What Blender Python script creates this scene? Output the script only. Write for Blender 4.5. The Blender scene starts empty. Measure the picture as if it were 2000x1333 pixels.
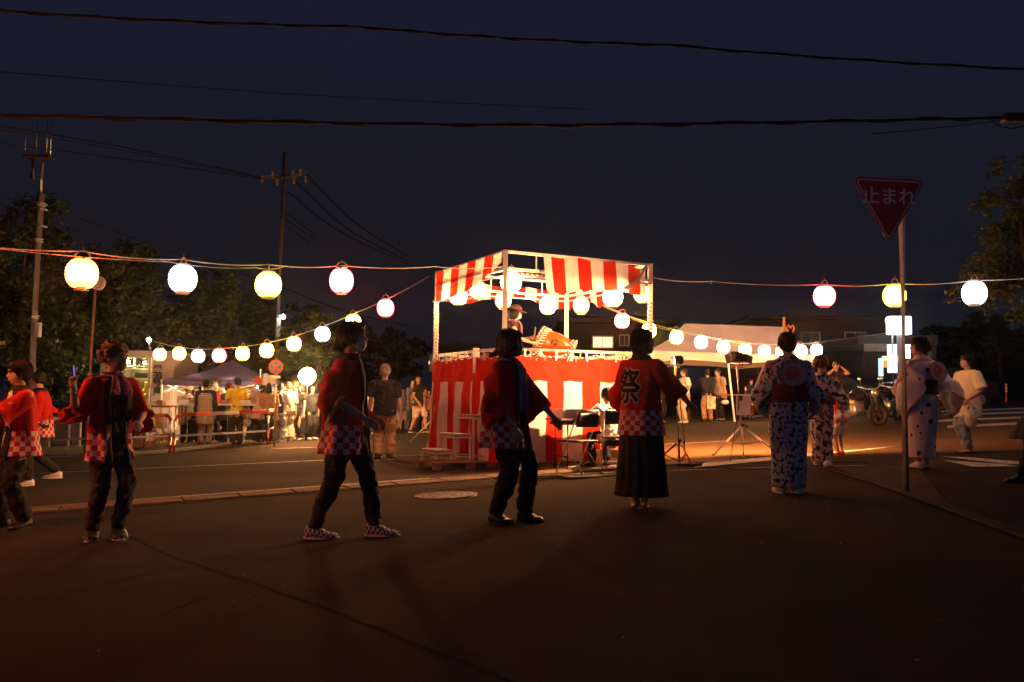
import bpy, bmesh, math, random
from mathutils import Vector, Matrix, noise
random.seed(7)
R = math.radians
V = Vector
sc = bpy.context.scene
col = sc.collection

# ------------------------------------------------------------------ camera, night sky, exposure
FPX, CX, CY = 1790.0, 1000.0, 666.5
CAM = V((0, 0, 1.05))
CM = Matrix.Rotation(math.pi / 2 + R(3.72), 3, 'X') @ Matrix.Rotation(R(0.6), 3, 'Z')
cd = bpy.data.cameras.new('camera')
cd.sensor_width = 36.0
cd.lens = 36.0 * FPX / 2000.0
cd.clip_end = 3000
cd.clip_start = 0.05
cam = bpy.data.objects.new('camera', cd)
cam.location = CAM
cam.rotation_euler = CM.to_euler()
col.objects.link(cam)
sc.camera = cam

w = bpy.data.worlds.new('World')
sc.world = w
w.use_nodes = True
wn = w.node_tree
wn.nodes.clear()
sky = wn.nodes.new('ShaderNodeTexSky')
sky.sky_type = 'NISHITA'
sky.sun_disc = False
sky.sun_elevation = R(-4.0)      # the sun has set behind the camera
sky.sun_rotation = R(180)
sky.air_density = 1.0
sky.dust_density = 0.6
sky.ozone_density = 3.0
bg = wn.nodes.new('ShaderNodeBackground')
bg.inputs['Strength'].default_value = 0.60
wo = wn.nodes.new('ShaderNodeOutputWorld')
wn.links.new(sky.outputs[0], bg.inputs['Color'])
bg2 = wn.nodes.new('ShaderNodeBackground')      # even glow of the town on the night sky
bg2.inputs['Color'].default_value = (.0043, .0052, .0088, 1)
adds = wn.nodes.new('ShaderNodeAddShader')
wn.links.new(bg.outputs[0], adds.inputs[0]); wn.links.new(bg2.outputs[0], adds.inputs[1])
wn.links.new(adds.outputs[0], wo.inputs['Surface'])
sc.view_settings.view_transform = 'Standard'
sc.view_settings.look = 'None'
sc.view_settings.gamma = 1
sc.view_settings.exposure = 0.5
sc.cycles.use_denoising = True
sc.cycles.max_bounces = 5
sc.cycles.diffuse_bounces = 3
sc.cycles.glossy_bounces = 2
sc.cycles.transmission_bounces = 4
sc.cycles.volume_bounces = 0
sc.cycles.sample_clamp_indirect = 4
sc.cycles.use_adaptive_sampling = True
sc.cycles.adaptive_threshold = 0.015
LK = 1.0      # strength of every lantern

# ------------------------------------------------------------------ the sloping ground plane and pixel helpers
GA, GB, GC = -0.06, 0.044, 0.010
def gz(x, y):
    return GA + GB * x + GC * y
def ray(px, py):
    return CM @ V(((px - CX) / FPX, -(py - CY) / FPX, -1.0))
def at(px, py, Y):
    d = ray(px, py)
    return CAM + d * (Y / d.y)
def ground(px, py, lift=0.0):
    d = ray(px, py)
    t = (gz(CAM.x, CAM.y) + lift - CAM.z) / (d.z - GB * d.x - GC * d.y)
    if t < 0 or t > 400:
        t = 400
    return CAM + d * t
def on_ground(x, y, lift=0.0):
    return V((x, y, gz(x, y) + lift))

# ------------------------------------------------------------------ object helpers
def tag(o, label=None, cat=None, group=None, kind=None):
    if label: o['label'] = label
    if cat: o['category'] = cat
    if group: o['group'] = group
    if kind: o['kind'] = kind
    return o
def empty(name, label, cat, loc=(0, 0, 0), rz=0.0, group=None):
    o = bpy.data.objects.new(name, None)
    o.empty_display_size = 0.1
    o.location = loc
    o.rotation_euler = (0, 0, rz)
    col.objects.link(o)
    return tag(o, label, cat, group)
def link(name, me, mat=None, parent=None, smooth=False):
    o = bpy.data.objects.new(name, me)
    col.objects.link(o)
    if mat is not None:
        if isinstance(mat, (list, tuple)):
            for m in mat: me.materials.append(m)
        elif len(me.materials) == 0:
            me.materials.append(mat)
    if smooth:
        me.polygons.foreach_set('use_smooth', [True] * len(me.polygons))
    if parent is not None: o.parent = parent
    return o
def build(name, bm, mat=None, parent=None, smooth=False):
    bmesh.ops.recalc_face_normals(bm, faces=bm.faces[:])
    me = bpy.data.meshes.new(name)
    bm.to_mesh(me)
    bm.free()
    return link(name, me, mat, parent, smooth)
def copy_tree(o, parent=None, loc=None, rz=None):
    c = o.copy()
    col.objects.link(c)
    if parent is not None: c.parent = parent
    for ch in o.children: copy_tree(ch, c)
    if loc is not None: c.location = loc
    if rz is not None: c.rotation_euler[2] = rz
    return c
def relocal(o, root):
    """put a mesh that was made in world space under a root Empty at its base"""
    o.parent = root
    o.matrix_parent_inverse = Matrix.Translation(root.location).inverted() if root.rotation_euler[2] == 0 else (Matrix.Translation(root.location) @ Matrix.Rotation(root.rotation_euler[2], 4, 'Z')).inverted()
    return o

def frame_of(d):
    d = d.normalized()
    r = V((0, 0, 1)) if abs(d.z) < 0.9 else V((0, 1, 0))
    a = d.cross(r).normalized()
    return a, a.cross(d).normalized()
def box(bm, c, s, rot=None, bev=0.0):
    c = V(c)
    hs = [(x, y, z) for x in (-.5, .5) for y in (-.5, .5) for z in (-.5, .5)]
    vs = []
    for h in hs:
        p = V((h[0] * s[0], h[1] * s[1], h[2] * s[2]))
        if rot is not None: p = rot @ p
        vs.append(bm.verts.new(c + p))
    fs = [bm.faces.new([vs[i] for i in q]) for q in ((0, 1, 3, 2), (4, 6, 7, 5), (0, 4, 5, 1), (2, 3, 7, 6), (0, 2, 6, 4), (1, 5, 7, 3))]
    if bev > 0:
        es = list({e for f in fs for e in f.edges})
        bmesh.ops.bevel(bm, geom=es, offset=bev, segments=1, affect='EDGES', profile=0.5)
def tube(bm, pts, rad, seg=10, caps=True, rnd=False, ref=None):
    """tapered tube; rad: number, list of numbers or list of (a, b) half axes; ref: direction of the b axis"""
    pts = [V(p) for p in pts]
    n = len(pts)
    if not isinstance(rad, (list, tuple)): rad = [rad] * n
    rad = [(r, r) if not isinstance(r, (list, tuple)) else r for r in rad]
    P, Q = list(pts), list(rad)
    if rnd:
        d0 = (pts[0] - pts[1]).normalized(); d1 = (pts[-1] - pts[-2]).normalized()
        for k, (c, s) in enumerate(((.55, .84), (.88, .48))):
            P.insert(0, pts[0] + d0 * c * min(rad[0])); Q.insert(0, (rad[0][0] * s, rad[0][1] * s))
            P.append(pts[-1] + d1 * c * min(rad[-1])); Q.append((rad[-1][0] * s, rad[-1][1] * s))
    prev = None
    rings = []
    for i, p in enumerate(P):
        d = (P[min(i + 1, len(P) - 1)] - P[max(i - 1, 0)])
        if d.length < 1e-7: d = V((0, 0, 1))
        d.normalize()
        if ref is not None:
            b = V(ref) - d * V(ref).dot(d)
            if b.length < 1e-3: b = frame_of(d)[1]
            b.normalize(); a = b.cross(d)
        elif prev is None:
            a, b = frame_of(d)
        else:
            b = prev - d * prev.dot(d)
            b = b.normalized() if b.length > 1e-4 else frame_of(d)[1]
            a = b.cross(d)
        prev = b
        ra, rb = Q[i]
        rings.append([bm.verts.new(p + a * (ra * math.cos(2 * math.pi * k / seg)) + b * (rb * math.sin(2 * math.pi * k / seg))) for k in range(seg)])
    for r0, r1 in zip(rings, rings[1:]):
        for k in range(seg):
            bm.faces.new((r0[k], r0[(k + 1) % seg], r1[(k + 1) % seg], r1[k]))
    if caps:
        bm.faces.new(rings[0][::-1]); bm.faces.new(rings[-1])
def ball(bm, c, r, rot=None, u=12, v=8):
    if not isinstance(r, (list, tuple)): r = (r, r, r)
    c = V(c)
    rings = []
    for j in range(1, v):
        t = math.pi * j / v
        ring = []
        for i in range(u):
            a = 2 * math.pi * i / u
            p = V((r[0] * math.sin(t) * math.cos(a), r[1] * math.sin(t) * math.sin(a), r[2] * math.cos(t)))
            if rot is not None: p = rot @ p
            ring.append(bm.verts.new(c + p))
        rings.append(ring)
    z = V((0, 0, r[2]))
    if rot is not None: z = rot @ z
    t, b = bm.verts.new(c + z), bm.verts.new(c - z)
    for i in range(u):
        bm.faces.new((t, rings[0][i], rings[0][(i + 1) % u]))
        bm.faces.new((b, rings[-1][(i + 1) % u], rings[-1][i]))
    for r0, r1 in zip(rings, rings[1:]):
        for i in range(u):
            bm.faces.new((r0[i], r1[i], r1[(i + 1) % u], r0[(i + 1) % u]))
def grid(name, fn, nu, nv, mat, parent=None, uvf=None, smooth=True, closed=False, thick=0.0, sub=0):
    """a cloth or shell: fn(u, v) -> point for u, v in 0..1; uvf(u, v) -> texture coordinates in metres"""
    vs, fs, uvs = [], [], []
    for j in range(nv + 1):
        for i in range(nu + 1):
            vs.append(fn(i / nu, j / nv))
    for j in range(nv):
        for i in range(nu):
            a = j * (nu + 1) + i
            fs.append((a, a + 1, a + nu + 2, a + nu + 1))
            if uvf:
                uvs += [uvf(i / nu, j / nv), uvf((i + 1) / nu, j / nv), uvf((i + 1) / nu, (j + 1) / nv), uvf(i / nu, (j + 1) / nv)]
    me = bpy.data.meshes.new(name)
    me.from_pydata(vs, [], fs)
    if uvf:
        l = me.uv_layers.new(name='UVMap')
        for k, q in enumerate(uvs): l.data[k].uv = q
    o = link(name, me, mat, parent, smooth)
    if closed:
        m = o.modifiers.new('weld', 'WELD'); m.merge_threshold = 1e-4
    if thick:
        m = o.modifiers.new('thick', 'SOLIDIFY'); m.thickness = thick; m.offset = 0
    if sub:
        m = o.modifiers.new('sub', 'SUBSURF'); m.levels = sub; m.render_levels = sub
    return o
def bar(name, a, b, r, mat, parent=None, seg=8, square=False, smooth=True):
    bm = bmesh.new()
    if square:
        a, b = V(a), V(b)
        d = (b - a); x, y = frame_of(d)
        rot = Matrix((x, y, d.normalized())).transposed()
        box(bm, (a + b) / 2, (r * 2, r * 2, d.length), rot)
        smooth = False
    else:
        tube(bm, [a, b], r, seg)
    return build(name, bm, mat, parent, smooth)

# ------------------------------------------------------------------ materials
def sk(nt, v, dst):
    if hasattr(v, 'is_output') or isinstance(v, bpy.types.NodeSocket): nt.links.new(v, dst)
    else: dst.default_value = v
def mth(nt, op, a, b=None, c=None):
    n = nt.nodes.new('ShaderNodeMath'); n.operation = op
    sk(nt, a, n.inputs[0])
    if b is not None: sk(nt, b, n.inputs[1])
    if c is not None: sk(nt, c, n.inputs[2])
    return n.outputs[0]
def c4(c): return (c[0], c[1], c[2], 1.0) if len(c) == 3 else c
def mixc(nt, f, a, b):
    n = nt.nodes.new('ShaderNodeMix'); n.data_type = 'RGBA'
    sk(nt, f, n.inputs[0])
    sk(nt, c4(a) if isinstance(a, tuple) else a, n.inputs[6]); sk(nt, c4(b) if isinstance(b, tuple) else b, n.inputs[7])
    return n.outputs[2]
def coords(nt, kind='Object'):
    n = nt.nodes.get('TC') or nt.nodes.new('ShaderNodeTexCoord'); n.name = 'TC'
    return n.outputs[kind]
def uvxy(nt, kind='UV'):
    s = nt.nodes.new('ShaderNodeSeparateXYZ'); nt.links.new(coords(nt, kind), s.inputs[0])
    return s.outputs
def noisef(nt, scale, detail=4, kind='Object', rough=.55):
    n = nt.nodes.new('ShaderNodeTexNoise'); n.inputs['Scale'].default_value = scale
    n.inputs['Detail'].default_value = detail; n.inputs['Roughness'].default_value = rough
    nt.links.new(coords(nt, kind), n.inputs['Vector'])
    return n.outputs['Fac']
def rng(nt, v, a, b, c=0.0, d=1.0):
    n = nt.nodes.new('ShaderNodeMapRange'); sk(nt, v, n.inputs[0])
    n.inputs[1].default_value = a; n.inputs[2].default_value = b; n.inputs[3].default_value = c; n.inputs[4].default_value = d
    return n.outputs[0]
MATS = {}
def mat(name, color, rough=.7, metal=0.0, var=.18, vscale=9.0, bump=0.0, bscale=60.0, transl=0.0, kind='Object', colorfn=None, sheen=0.0, spec=.4, alpha=1.0, trans=0.0):
    if name in MATS: return MATS[name]
    m = bpy.data.materials.new(name); m.use_nodes = True
    nt = m.node_tree
    b = nt.nodes['Principled BSDF']
    b.inputs['Roughness'].default_value = rough
    b.inputs['Metallic'].default_value = metal
    b.inputs['Specular IOR Level'].default_value = spec
    if trans: b.inputs['Transmission Weight'].default_value = trans
    if sheen: b.inputs['Sheen Weight'].default_value = sheen
    base = colorfn(nt) if colorfn else c4(color)
    if var:
        f = rng(nt, noisef(nt, vscale, 5, kind), .3, .7, 1 - var, 1 + var)
        mx = nt.nodes.new('ShaderNodeMix'); mx.data_type = 'RGBA'; mx.blend_type = 'MULTIPLY'; mx.inputs[0].default_value = 1
        sk(nt, base, mx.inputs[6])
        cb = nt.nodes.new('ShaderNodeCombineColor')
        for k in range(3): nt.links.new(f, cb.inputs[k])
        nt.links.new(cb.outputs[0], mx.inputs[7])
        base = mx.outputs[2]
    sk(nt, base, b.inputs['Base Color'])
    if bump:
        bp = nt.nodes.new('ShaderNodeBump'); bp.inputs['Strength'].default_value = bump; bp.inputs['Distance'].default_value = .02
        nt.links.new(noisef(nt, bscale, 6, kind), bp.inputs['Height']); nt.links.new(bp.outputs[0], b.inputs['Normal'])
    if transl:
        t = nt.nodes.new('ShaderNodeBsdfTranslucent'); sk(nt, base, t.inputs['Color'])
        mx = nt.nodes.new('ShaderNodeMixShader'); mx.inputs[0].default_value = transl
        nt.links.new(b.outputs[0], mx.inputs[1]); nt.links.new(t.outputs[0], mx.inputs[2])
        nt.links.new(mx.outputs[0], nt.nodes['Material Output'].inputs['Surface'])
    MATS[name] = m
    return m
def glow(name, color, strength):
    if name in MATS: return MATS[name]
    m = bpy.data.materials.new(name); m.use_nodes = True
    nt = m.node_tree; nt.nodes.clear()
    e = nt.nodes.new('ShaderNodeEmission'); e.inputs[0].default_value = c4(color); e.inputs[1].default_value = strength
    o = nt.nodes.new('ShaderNodeOutputMaterial'); nt.links.new(e.outputs[0], o.inputs['Surface'])
    MATS[name] = m
    return m
def checkf(nt, size, kind='UV', ox=0.0, oy=0.0):
    x, y, _ = uvxy(nt, kind)
    a = mth(nt, 'FLOOR', mth(nt, 'DIVIDE', mth(nt, 'ADD', x, ox), size)); b = mth(nt, 'FLOOR', mth(nt, 'DIVIDE', mth(nt, 'ADD', y, oy), size))
    return mth(nt, 'PINGPONG', mth(nt, 'ADD', a, b), 1.0)
def text_mesh(name, body, size, mat_, parent=None, offset=0.0, extrude=0.0):
    c = bpy.data.curves.new(name, 'FONT'); c.body = body; c.size = size; c.align_x = 'CENTER'; c.align_y = 'CENTER'
    c.offset = offset; c.extrude = extrude; c.resolution_u = 3
    o = bpy.data.objects.new(name, c); col.objects.link(o)
    dg = bpy.context.evaluated_depsgraph_get()
    me = bpy.data.meshes.new_from_object(o.evaluated_get(dg))
    bpy.data.objects.remove(o); bpy.data.curves.remove(c)
    me.materials.clear()
    return link(name, me, mat_, parent)
# ================================================================== materials of the place
def asphalt_col(nt):
    n1 = noisef(nt, 1.1, 6); n2 = noisef(nt, 160, 3); n3 = noisef(nt, .25, 3)
    c = mixc(nt, rng(nt, n1, .35, .7), (.032, .024, .018), (.050, .037, .027))
    c = mixc(nt, rng(nt, n3, .4, .65, 0, .45), c, (.022, .018, .014))
    return mixc(nt, rng(nt, n2, .5, .72, 0, .6), c, (.10, .08, .063))
M_ASPH = mat('asphalt', (.08, .08, .08), rough=.97, var=0, colorfn=asphalt_col, bump=.9, bscale=140, spec=.06)
def road_col(nt):
    n1 = noisef(nt, .7, 5); n2 = noisef(nt, 190, 3)
    c = mixc(nt, rng(nt, n1, .35, .7), (.046, .034, .025), (.064, .047, .035))
    return mixc(nt, rng(nt, n2, .5, .72, 0, .5), c, (.11, .088, .07))
M_ROAD = mat('road_asphalt', (.08, .08, .08), rough=.97, var=0, colorfn=road_col, bump=.7, bscale=170, spec=.08)
M_PATCH = mat('worn_patch', (.055, .044, .034), rough=.97, spec=.08, var=.35, vscale=3, bump=.8, bscale=60)
M_TAR_SHADE = mat('tar_shade', (.005, .005, .005), rough=.95, spec=.05, var=.3, bump=.6, bscale=80)  # near black for tarred cracks and the painted shadow by the gutter
def paint_col(nt):
    f = rng(nt, noisef(nt, 14, 6, rough=.7), .42, .6)
    return mixc(nt, f, (.28, .26, .23), (.62, .60, .56))
M_PAINT = mat('road_paint', (.7, .7, .7), rough=.6, var=.1, colorfn=paint_col, bump=.4, bscale=90)
M_CONC = mat('concrete', (.30, .28, .25), rough=.85, var=.3, vscale=5, bump=.6, bscale=70)
M_CONCD = mat('dark_concrete', (.10, .09, .08), rough=.9, var=.3, vscale=5)
M_PAVE = mat('pavement', (.11, .065, .045), rough=.95, spec=.1, var=.25, vscale=4, bump=.6, bscale=60)
M_WHITE = mat('white_paint', (.78, .77, .74), rough=.4, var=.08, vscale=4)
M_CREAM = mat('cream_paint', (.62, .58, .50), rough=.5, var=.12, vscale=3)
M_RED = mat('red_paint', (.55, .05, .02), rough=.45, var=.15, vscale=6)
M_ORANGE = mat('orange_plastic', (.75, .13, .02), rough=.5, var=.1)
M_BLACK = mat('black_plastic', (.02, .02, .02), rough=.5, var=.1)
M_STEEL = mat('steel', (.55, .54, .52), rough=.35, metal=.8, var=.12)
M_GALV = mat('galvanised_steel', (.45, .44, .43), rough=.5, metal=.35, var=.15, vscale=6)
M_POLE = mat('pole_concrete', (.22, .195, .17), rough=.85, var=.22, vscale=2.5, bump=.4, bscale=40)
M_WIRE = mat('wire', (.012, .012, .013), rough=.8, spec=.1, var=0)
M_ROPE = mat('cord', (.62, .58, .5), rough=.8, var=.1)
M_BARK = mat('bark', (.09, .065, .045), rough=.95, var=.4, vscale=6, bump=1, bscale=20)
def leaf_col(nt):
    return mixc(nt, rng(nt, noisef(nt, 1.3, 3), .35, .65), (.024, .045, .012), (.066, .086, .022))
M_LEAF = mat('leaves', (.05, .08, .02), rough=.6, var=.3, vscale=20, colorfn=leaf_col, transl=.3)
M_WOOD = mat('wood', (.32, .21, .12), rough=.75, var=.3, vscale=12)
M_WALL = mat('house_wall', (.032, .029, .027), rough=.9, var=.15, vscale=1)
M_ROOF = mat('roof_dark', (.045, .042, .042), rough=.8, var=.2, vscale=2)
M_GLASS = mat('dark_glass', (.02, .022, .025), rough=.08, var=0, spec=.6)
M_CARD = mat('cardboard', (.42, .27, .15), rough=.85, var=.15)
M_CLOTHW = mat('white_cloth', (.75, .72, .68), rough=.9, var=.08)

# ================================================================== ground
bm = bmesh.new()
vs = [bm.verts.new(on_ground(x, y)) for x, y in ((-260, -12), (260, -12), (260, 420), (-260, 420))]
bm.faces.new(vs)
tag(build('ground', bm, M_ASPH), kind='structure')
def sheet(name, pts, lift, m, parent=None, world=False):
    bm = bmesh.new()
    bm.faces.new([bm.verts.new(p if world else ground(p[0], p[1]) + V((0, 0, lift))) for p in pts])
    o = build(name, bm, m, parent)
    if parent is None: tag(o, kind='structure')
    return o
def line_strip(name, pts, width, lift, m, parent=None, seg=1):
    """a painted line of constant width that follows ground pixels"""
    P = [ground(*p) for p in pts]
    L, Rr = [], []
    for i, p in enumerate(P):
        d = P[min(i + 1, len(P) - 1)] - P[max(i - 1, 0)]; d.z = 0; d.normalize()
        n = V((-d.y, d.x, 0)) * width / 2
        L.append(on_ground(p.x + n.x, p.y + n.y, lift)); Rr.append(on_ground(p.x - n.x, p.y - n.y, lift))
    bm = bmesh.new()
    l = [bm.verts.new(p) for p in L]; r = [bm.verts.new(p) for p in Rr]
    for i in range(len(l) - 1): bm.faces.new((l[i], l[i + 1], r[i + 1], r[i]))
    o = build(name, bm, m, parent)
    if parent is None: tag(o, kind='structure')
    return o
# the road beyond the gutter
gA, gB = ground(0, 1000), ground(935, 932)
gd = (gB - gA); gd.z = 0; gd.normalize(); gn = V((-gd.y, gd.x, 0))
def gpt(s, t, lift=0.0):
    p = gA + gd * s + gn * t
    return on_ground(p.x, p.y, lift)
sheet('road', [gpt(-30, .0, .004), gpt(9.5, .0, .004), on_ground(3.6, 13.2, .004), on_ground(60, 16, .004), on_ground(90, 75, .004), on_ground(-60, 75, .004)], 0, M_ROAD, world=True)
gut = tag(empty('gutter', None, None, gpt(0, 0)), kind='structure')
bm = bmesh.new()
bm.faces.new([bm.verts.new(p) for p in (gpt(-12, -.44, .003), gpt(9.5, -.44, .003), gpt(9.5, .0, .003), gpt(-12, .0, .003))])
relocal(build('gutter_bed', bm, M_CONCD), gut)
me0 = None
for k in range(34):
    s = -11.8 + k * .62
    bm = bmesh.new()
    p = gpt(s + .3, -.22, .012)
    rot = Matrix.Rotation(math.atan2(gd.y, gd.x), 3, 'Z')
    if me0 is None:
        box(bm, (0, 0, 0), (.595, .40, .03), None, .008)
        box(bm, (.22, .05, .014), (.12, .03, .012))
        o = build('gutter_block', bm, mat('gutter_concrete', (.17, .125, .095), rough=.95, spec=.1, var=.35, vscale=4, bump=.6, bscale=60)); me0 = o.data
    else:
        bm.free(); o = link('gutter_block', me0)
    o.location = p; o.rotation_euler = (math.atan(GC), -math.atan(GB * gd.x + GC * gd.y), math.atan2(gd.y, gd.x) + random.uniform(-.006, .006))
    relocal(o, gut)
line_strip('road_line', [(-300, 1022), (25, 996), (400, 968), (840, 936)], .07, .012, M_PAINT)
line_strip('road_line', [(-60, 934), (100, 925), (620, 901), (845, 889)], .10, .012, M_PAINT)
line_strip('road_line', [(60, 897), (110, 894), (330, 886)], .09, .012, M_PAINT)
line_strip('road_line', [(530, 878), (640, 874)], .09, .012, M_PAINT)
line_strip('road_line', [(1020, 932), (1200, 924), (1510, 915), (1690, 911)], .035, .012, M_PAINT)
line_strip('road_line', [(1300, 869), (1420, 863)], .08, .012, M_PAINT)
line_strip('road_line', [(1330, 822), (1410, 825)], .10, .012, M_PAINT)
sheet('road_line', [(1355, 916), (1380, 905), (1560, 890), (1745, 874), (1700, 880), (1560, 896), (1380, 913)], .013, M_PAINT)
sheet('road_line', [(1836, 893), (1900, 896), (2080, 912), (1960, 908)], .013, M_PAINT)
sheet('road_line', [(1842, 901), (1960, 909), (1990, 913), (1900, 914)], .013, M_PAINT)
sheet('road_line', [(1990, 911), (2080, 908), (2080, 914), (1996, 914)], .014, M_PAINT)
sheet('road_line', [(1450, 813), (1560, 811), (1560, 814), (1450, 815.5)], .013, M_PAINT)
cw = tag(empty('crosswalk', None, None, ground(1800, 810)), kind='structure')
for k, (a, b) in enumerate((((1690, 803), (1860, 796)), ((1720, 808), (2010, 797)), ((1745, 813), (2060, 803)), ((1820, 822), (2060, 812)), ((1850, 833), (2060, 823)))):
    hgt = 2.2 + k * .55
    relocal(sheet('stripe', [a, b, (b[0], b[1] + hgt), (a[0], a[1] + hgt)], .013, M_PAINT), cw)
    del cw.children[-1]['kind']
# pavement with a curved kerb on the left, seen under the stall
curb = [(-60, 882), (100, 893), (250, 890), (330, 884), (440, 871), (500, 862), (545, 854), (575, 845), (600, 833), (612, 822)]
cp = [ground(*p) for p in curb]
bm = bmesh.new()
top = [bm.verts.new(p + V((0, 0, .05))) for p in cp] + [bm.verts.new(on_ground(-7.5, 60, .05)), bm.verts.new(on_ground(-50, 60, .05))]
bm.faces.new(top)
tag(build('pavement', bm, M_PAVE), kind='structure')
kb = tag(empty('kerb', None, None, cp[3]), kind='structure')
for a, b in zip(cp, cp[1:]):
    n = max(1, int((b - a).length / .9))
    for k in range(n):
        p, q = a.lerp(b, k / n), a.lerp(b, (k + 1) / n)
        bm = bmesh.new(); d = q - p; x, y = frame_of(d)
        box(bm, (p + q) / 2 + V((0, 0, .02)), (.13, .10, d.length - .015), Matrix((x, y, d.normalized())).transposed(), .012)
        relocal(build('kerb_stone', bm, M_CONC), kb)
# raised worn corner and its kerb on the right
sheet('worn_corner', [(1630, 914), (1790, 912), (1850, 985), (2060, 1060), (2060, 1075), (1780, 975)], .010, M_PATCH)
line_strip('kerb_edge', [(1608, 914), (1700, 944), (1800, 978), (1900, 1018), (2040, 1068)], .045, .016, mat('old_kerb', (.085, .06, .045), rough=.95, var=.5, vscale=7, spec=.05))
line_strip('crack_or_shade', [(1690, 918), (1730, 924), (1735, 931), (1760, 941), (1790, 962)], .02, .016, MATS['old_kerb'])
# manhole, seams and a painted gutter shadow in the near asphalt
mh = tag(empty('manhole', 'round worn manhole cover in the asphalt in front of the steps', 'manhole cover', ground(871, 968, .005)))
bm = bmesh.new()
for rr, z0, z1, seg in ((.34, -.006, .006, 40),):
    bmesh.ops.create_cone(bm, cap_ends=True, segments=40, radius1=.34, radius2=.335, depth=.012)
cov = build('cover', bm, mat('iron', (.10, .085, .075), rough=.5, metal=.4, var=.3)); cov.location = mh.location; relocal(cov, mh)
bm = bmesh.new()
for r_ in (.10, .18, .26, .325):
    n = 40
    for k in range(n):
        if r_ < .3 and k % 4 == 0: continue
        a0, a1 = 2 * math.pi * k / n, 2 * math.pi * (k + .8) / n
        q = [(r_ - .018, a0), (r_ + .018, a0), (r_ + .018, a1), (r_ - .018, a1)]
        lo = [bm.verts.new((a * math.cos(t), a * math.sin(t), .006)) for a, t in q]; hi = [bm.verts.new((a * math.cos(t), a * math.sin(t), .0085)) for a, t in q]
        bm.faces.new(hi)
        for i in range(4): bm.faces.new((lo[i], lo[(i + 1) % 4], hi[(i + 1) % 4], hi[i]))
rl = build('relief', bm, MATS['iron']); rl.location = mh.location; relocal(rl, mh); rl['kind'] = 'stuff'
mh.rotation_euler = (math.atan(GC), -math.atan(GB), 0)
def crack_or_shade(pts, w_, m=M_TAR_SHADE, nsub=14, jit=.02, lift=.004):
    P = [ground(*p) for p in pts]
    Q = []
    for a, b in zip(P, P[1:]):
        n = max(2, int((b - a).length * nsub))
        Q += [a.lerp(b, k / n) for k in range(n)]
    Q.append(P[-1])
    bm = bmesh.new(); prev = None
    for i, p in enumerate(Q):
        d = Q[min(i + 1, len(Q) - 1)] - Q[max(i - 1, 0)]; d.z = 0; d.normalize(); n = V((-d.y, d.x, 0))
        o_ = noise.noise(V((i * .31, p.x, 0))) * jit; ww = w_ * (.35 + .9 * abs(noise.noise(V((i * .17, 3, p.y)))))
        a = p + n * (o_ + ww); b = p + n * (o_ - ww)
        cur = (bm.verts.new(on_ground(a.x, a.y, lift)), bm.verts.new(on_ground(b.x, b.y, lift)))
        if prev: bm.faces.new((prev[0], cur[0], cur[1], prev[1]))
        prev = cur
    return tag(build('crack_or_shade', bm, m), kind='structure')
crack_or_shade([(255, 1048), (330, 1085), (480, 1134), (620, 1182), (760, 1236), (900, 1292), (1020, 1345)], .013)
crack_or_shade([(480, 1136), (400, 1168), (310, 1202)], .008)
crack_or_shade([(0, 1127), (120, 1118), (300, 1102)], .005)
crack_or_shade([(0, 1024), (300, 1003), (640, 974), (940, 951), (1200, 930)], .012, jit=.004)  # dark strip painting the kerb's shadow along the gutter edge
for k in range(46):   # crumbs and litter
    x, y = random.uniform(-3.4, 4), random.uniform(3.4, 8.5)
    bm = bmesh.new(); r_ = random.uniform(.003, .007)
    box(bm, on_ground(x, y, r_ * .4), (r_ * 2, r_ * 1.5, r_), Matrix.Rotation(random.random() * 3, 3, 'Z'), r_ * .2)
    if k == 0: LIT = bm; LITL = []
    for v in bm.verts: LITL.append(v.co.copy())
    if k: bm.free()
LIT.free()
bm = bmesh.new()
for k in range(0, len(LITL), 24):
    vsn = LITL[k:k + 24]
    vv = [bm.verts.new(p) for p in vsn]
    bmesh.ops.convex_hull(bm, input=vv)
tag(build('gravel', bm, M_CONC), kind='stuff')

# ================================================================== trees
def leaf_crown(bm, blobs, n, size):
    tot = sum(b[1][0] * b[1][2] for b in blobs)
    for c, r in blobs:
        c = V(c)
        m = int(n * r[0] * r[2] / tot)
        subs = [V((random.gauss(0, .55), random.gauss(0, .55), random.gauss(0, .5))) for _ in range(max(5, m // 60))]
        for k in range(m):
            s = random.choice(subs)
            q = V((s.x + random.gauss(0, .16), s.y + random.gauss(0, .16), s.z + random.gauss(0, .14)))
            p = c + V((q.x * r[0], q.y * r[1], q.z * r[2]))
            a = V((random.gauss(0, 1), random.gauss(0, 1), random.gauss(0, .6))).normalized()
            b = a.cross(V((random.gauss(0, 1), random.gauss(0, 1), random.gauss(0, 1)))).normalized()
            l = size * random.uniform(.6, 1.35); ww = l * .42
            bm.faces.new([bm.verts.new(p - a * l * .5), bm.verts.new(p + b * ww * .5 + V((0, 0, -l * .05))), bm.verts.new(p + a * l * .5), bm.verts.new(p - b * ww * .5)])
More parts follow.
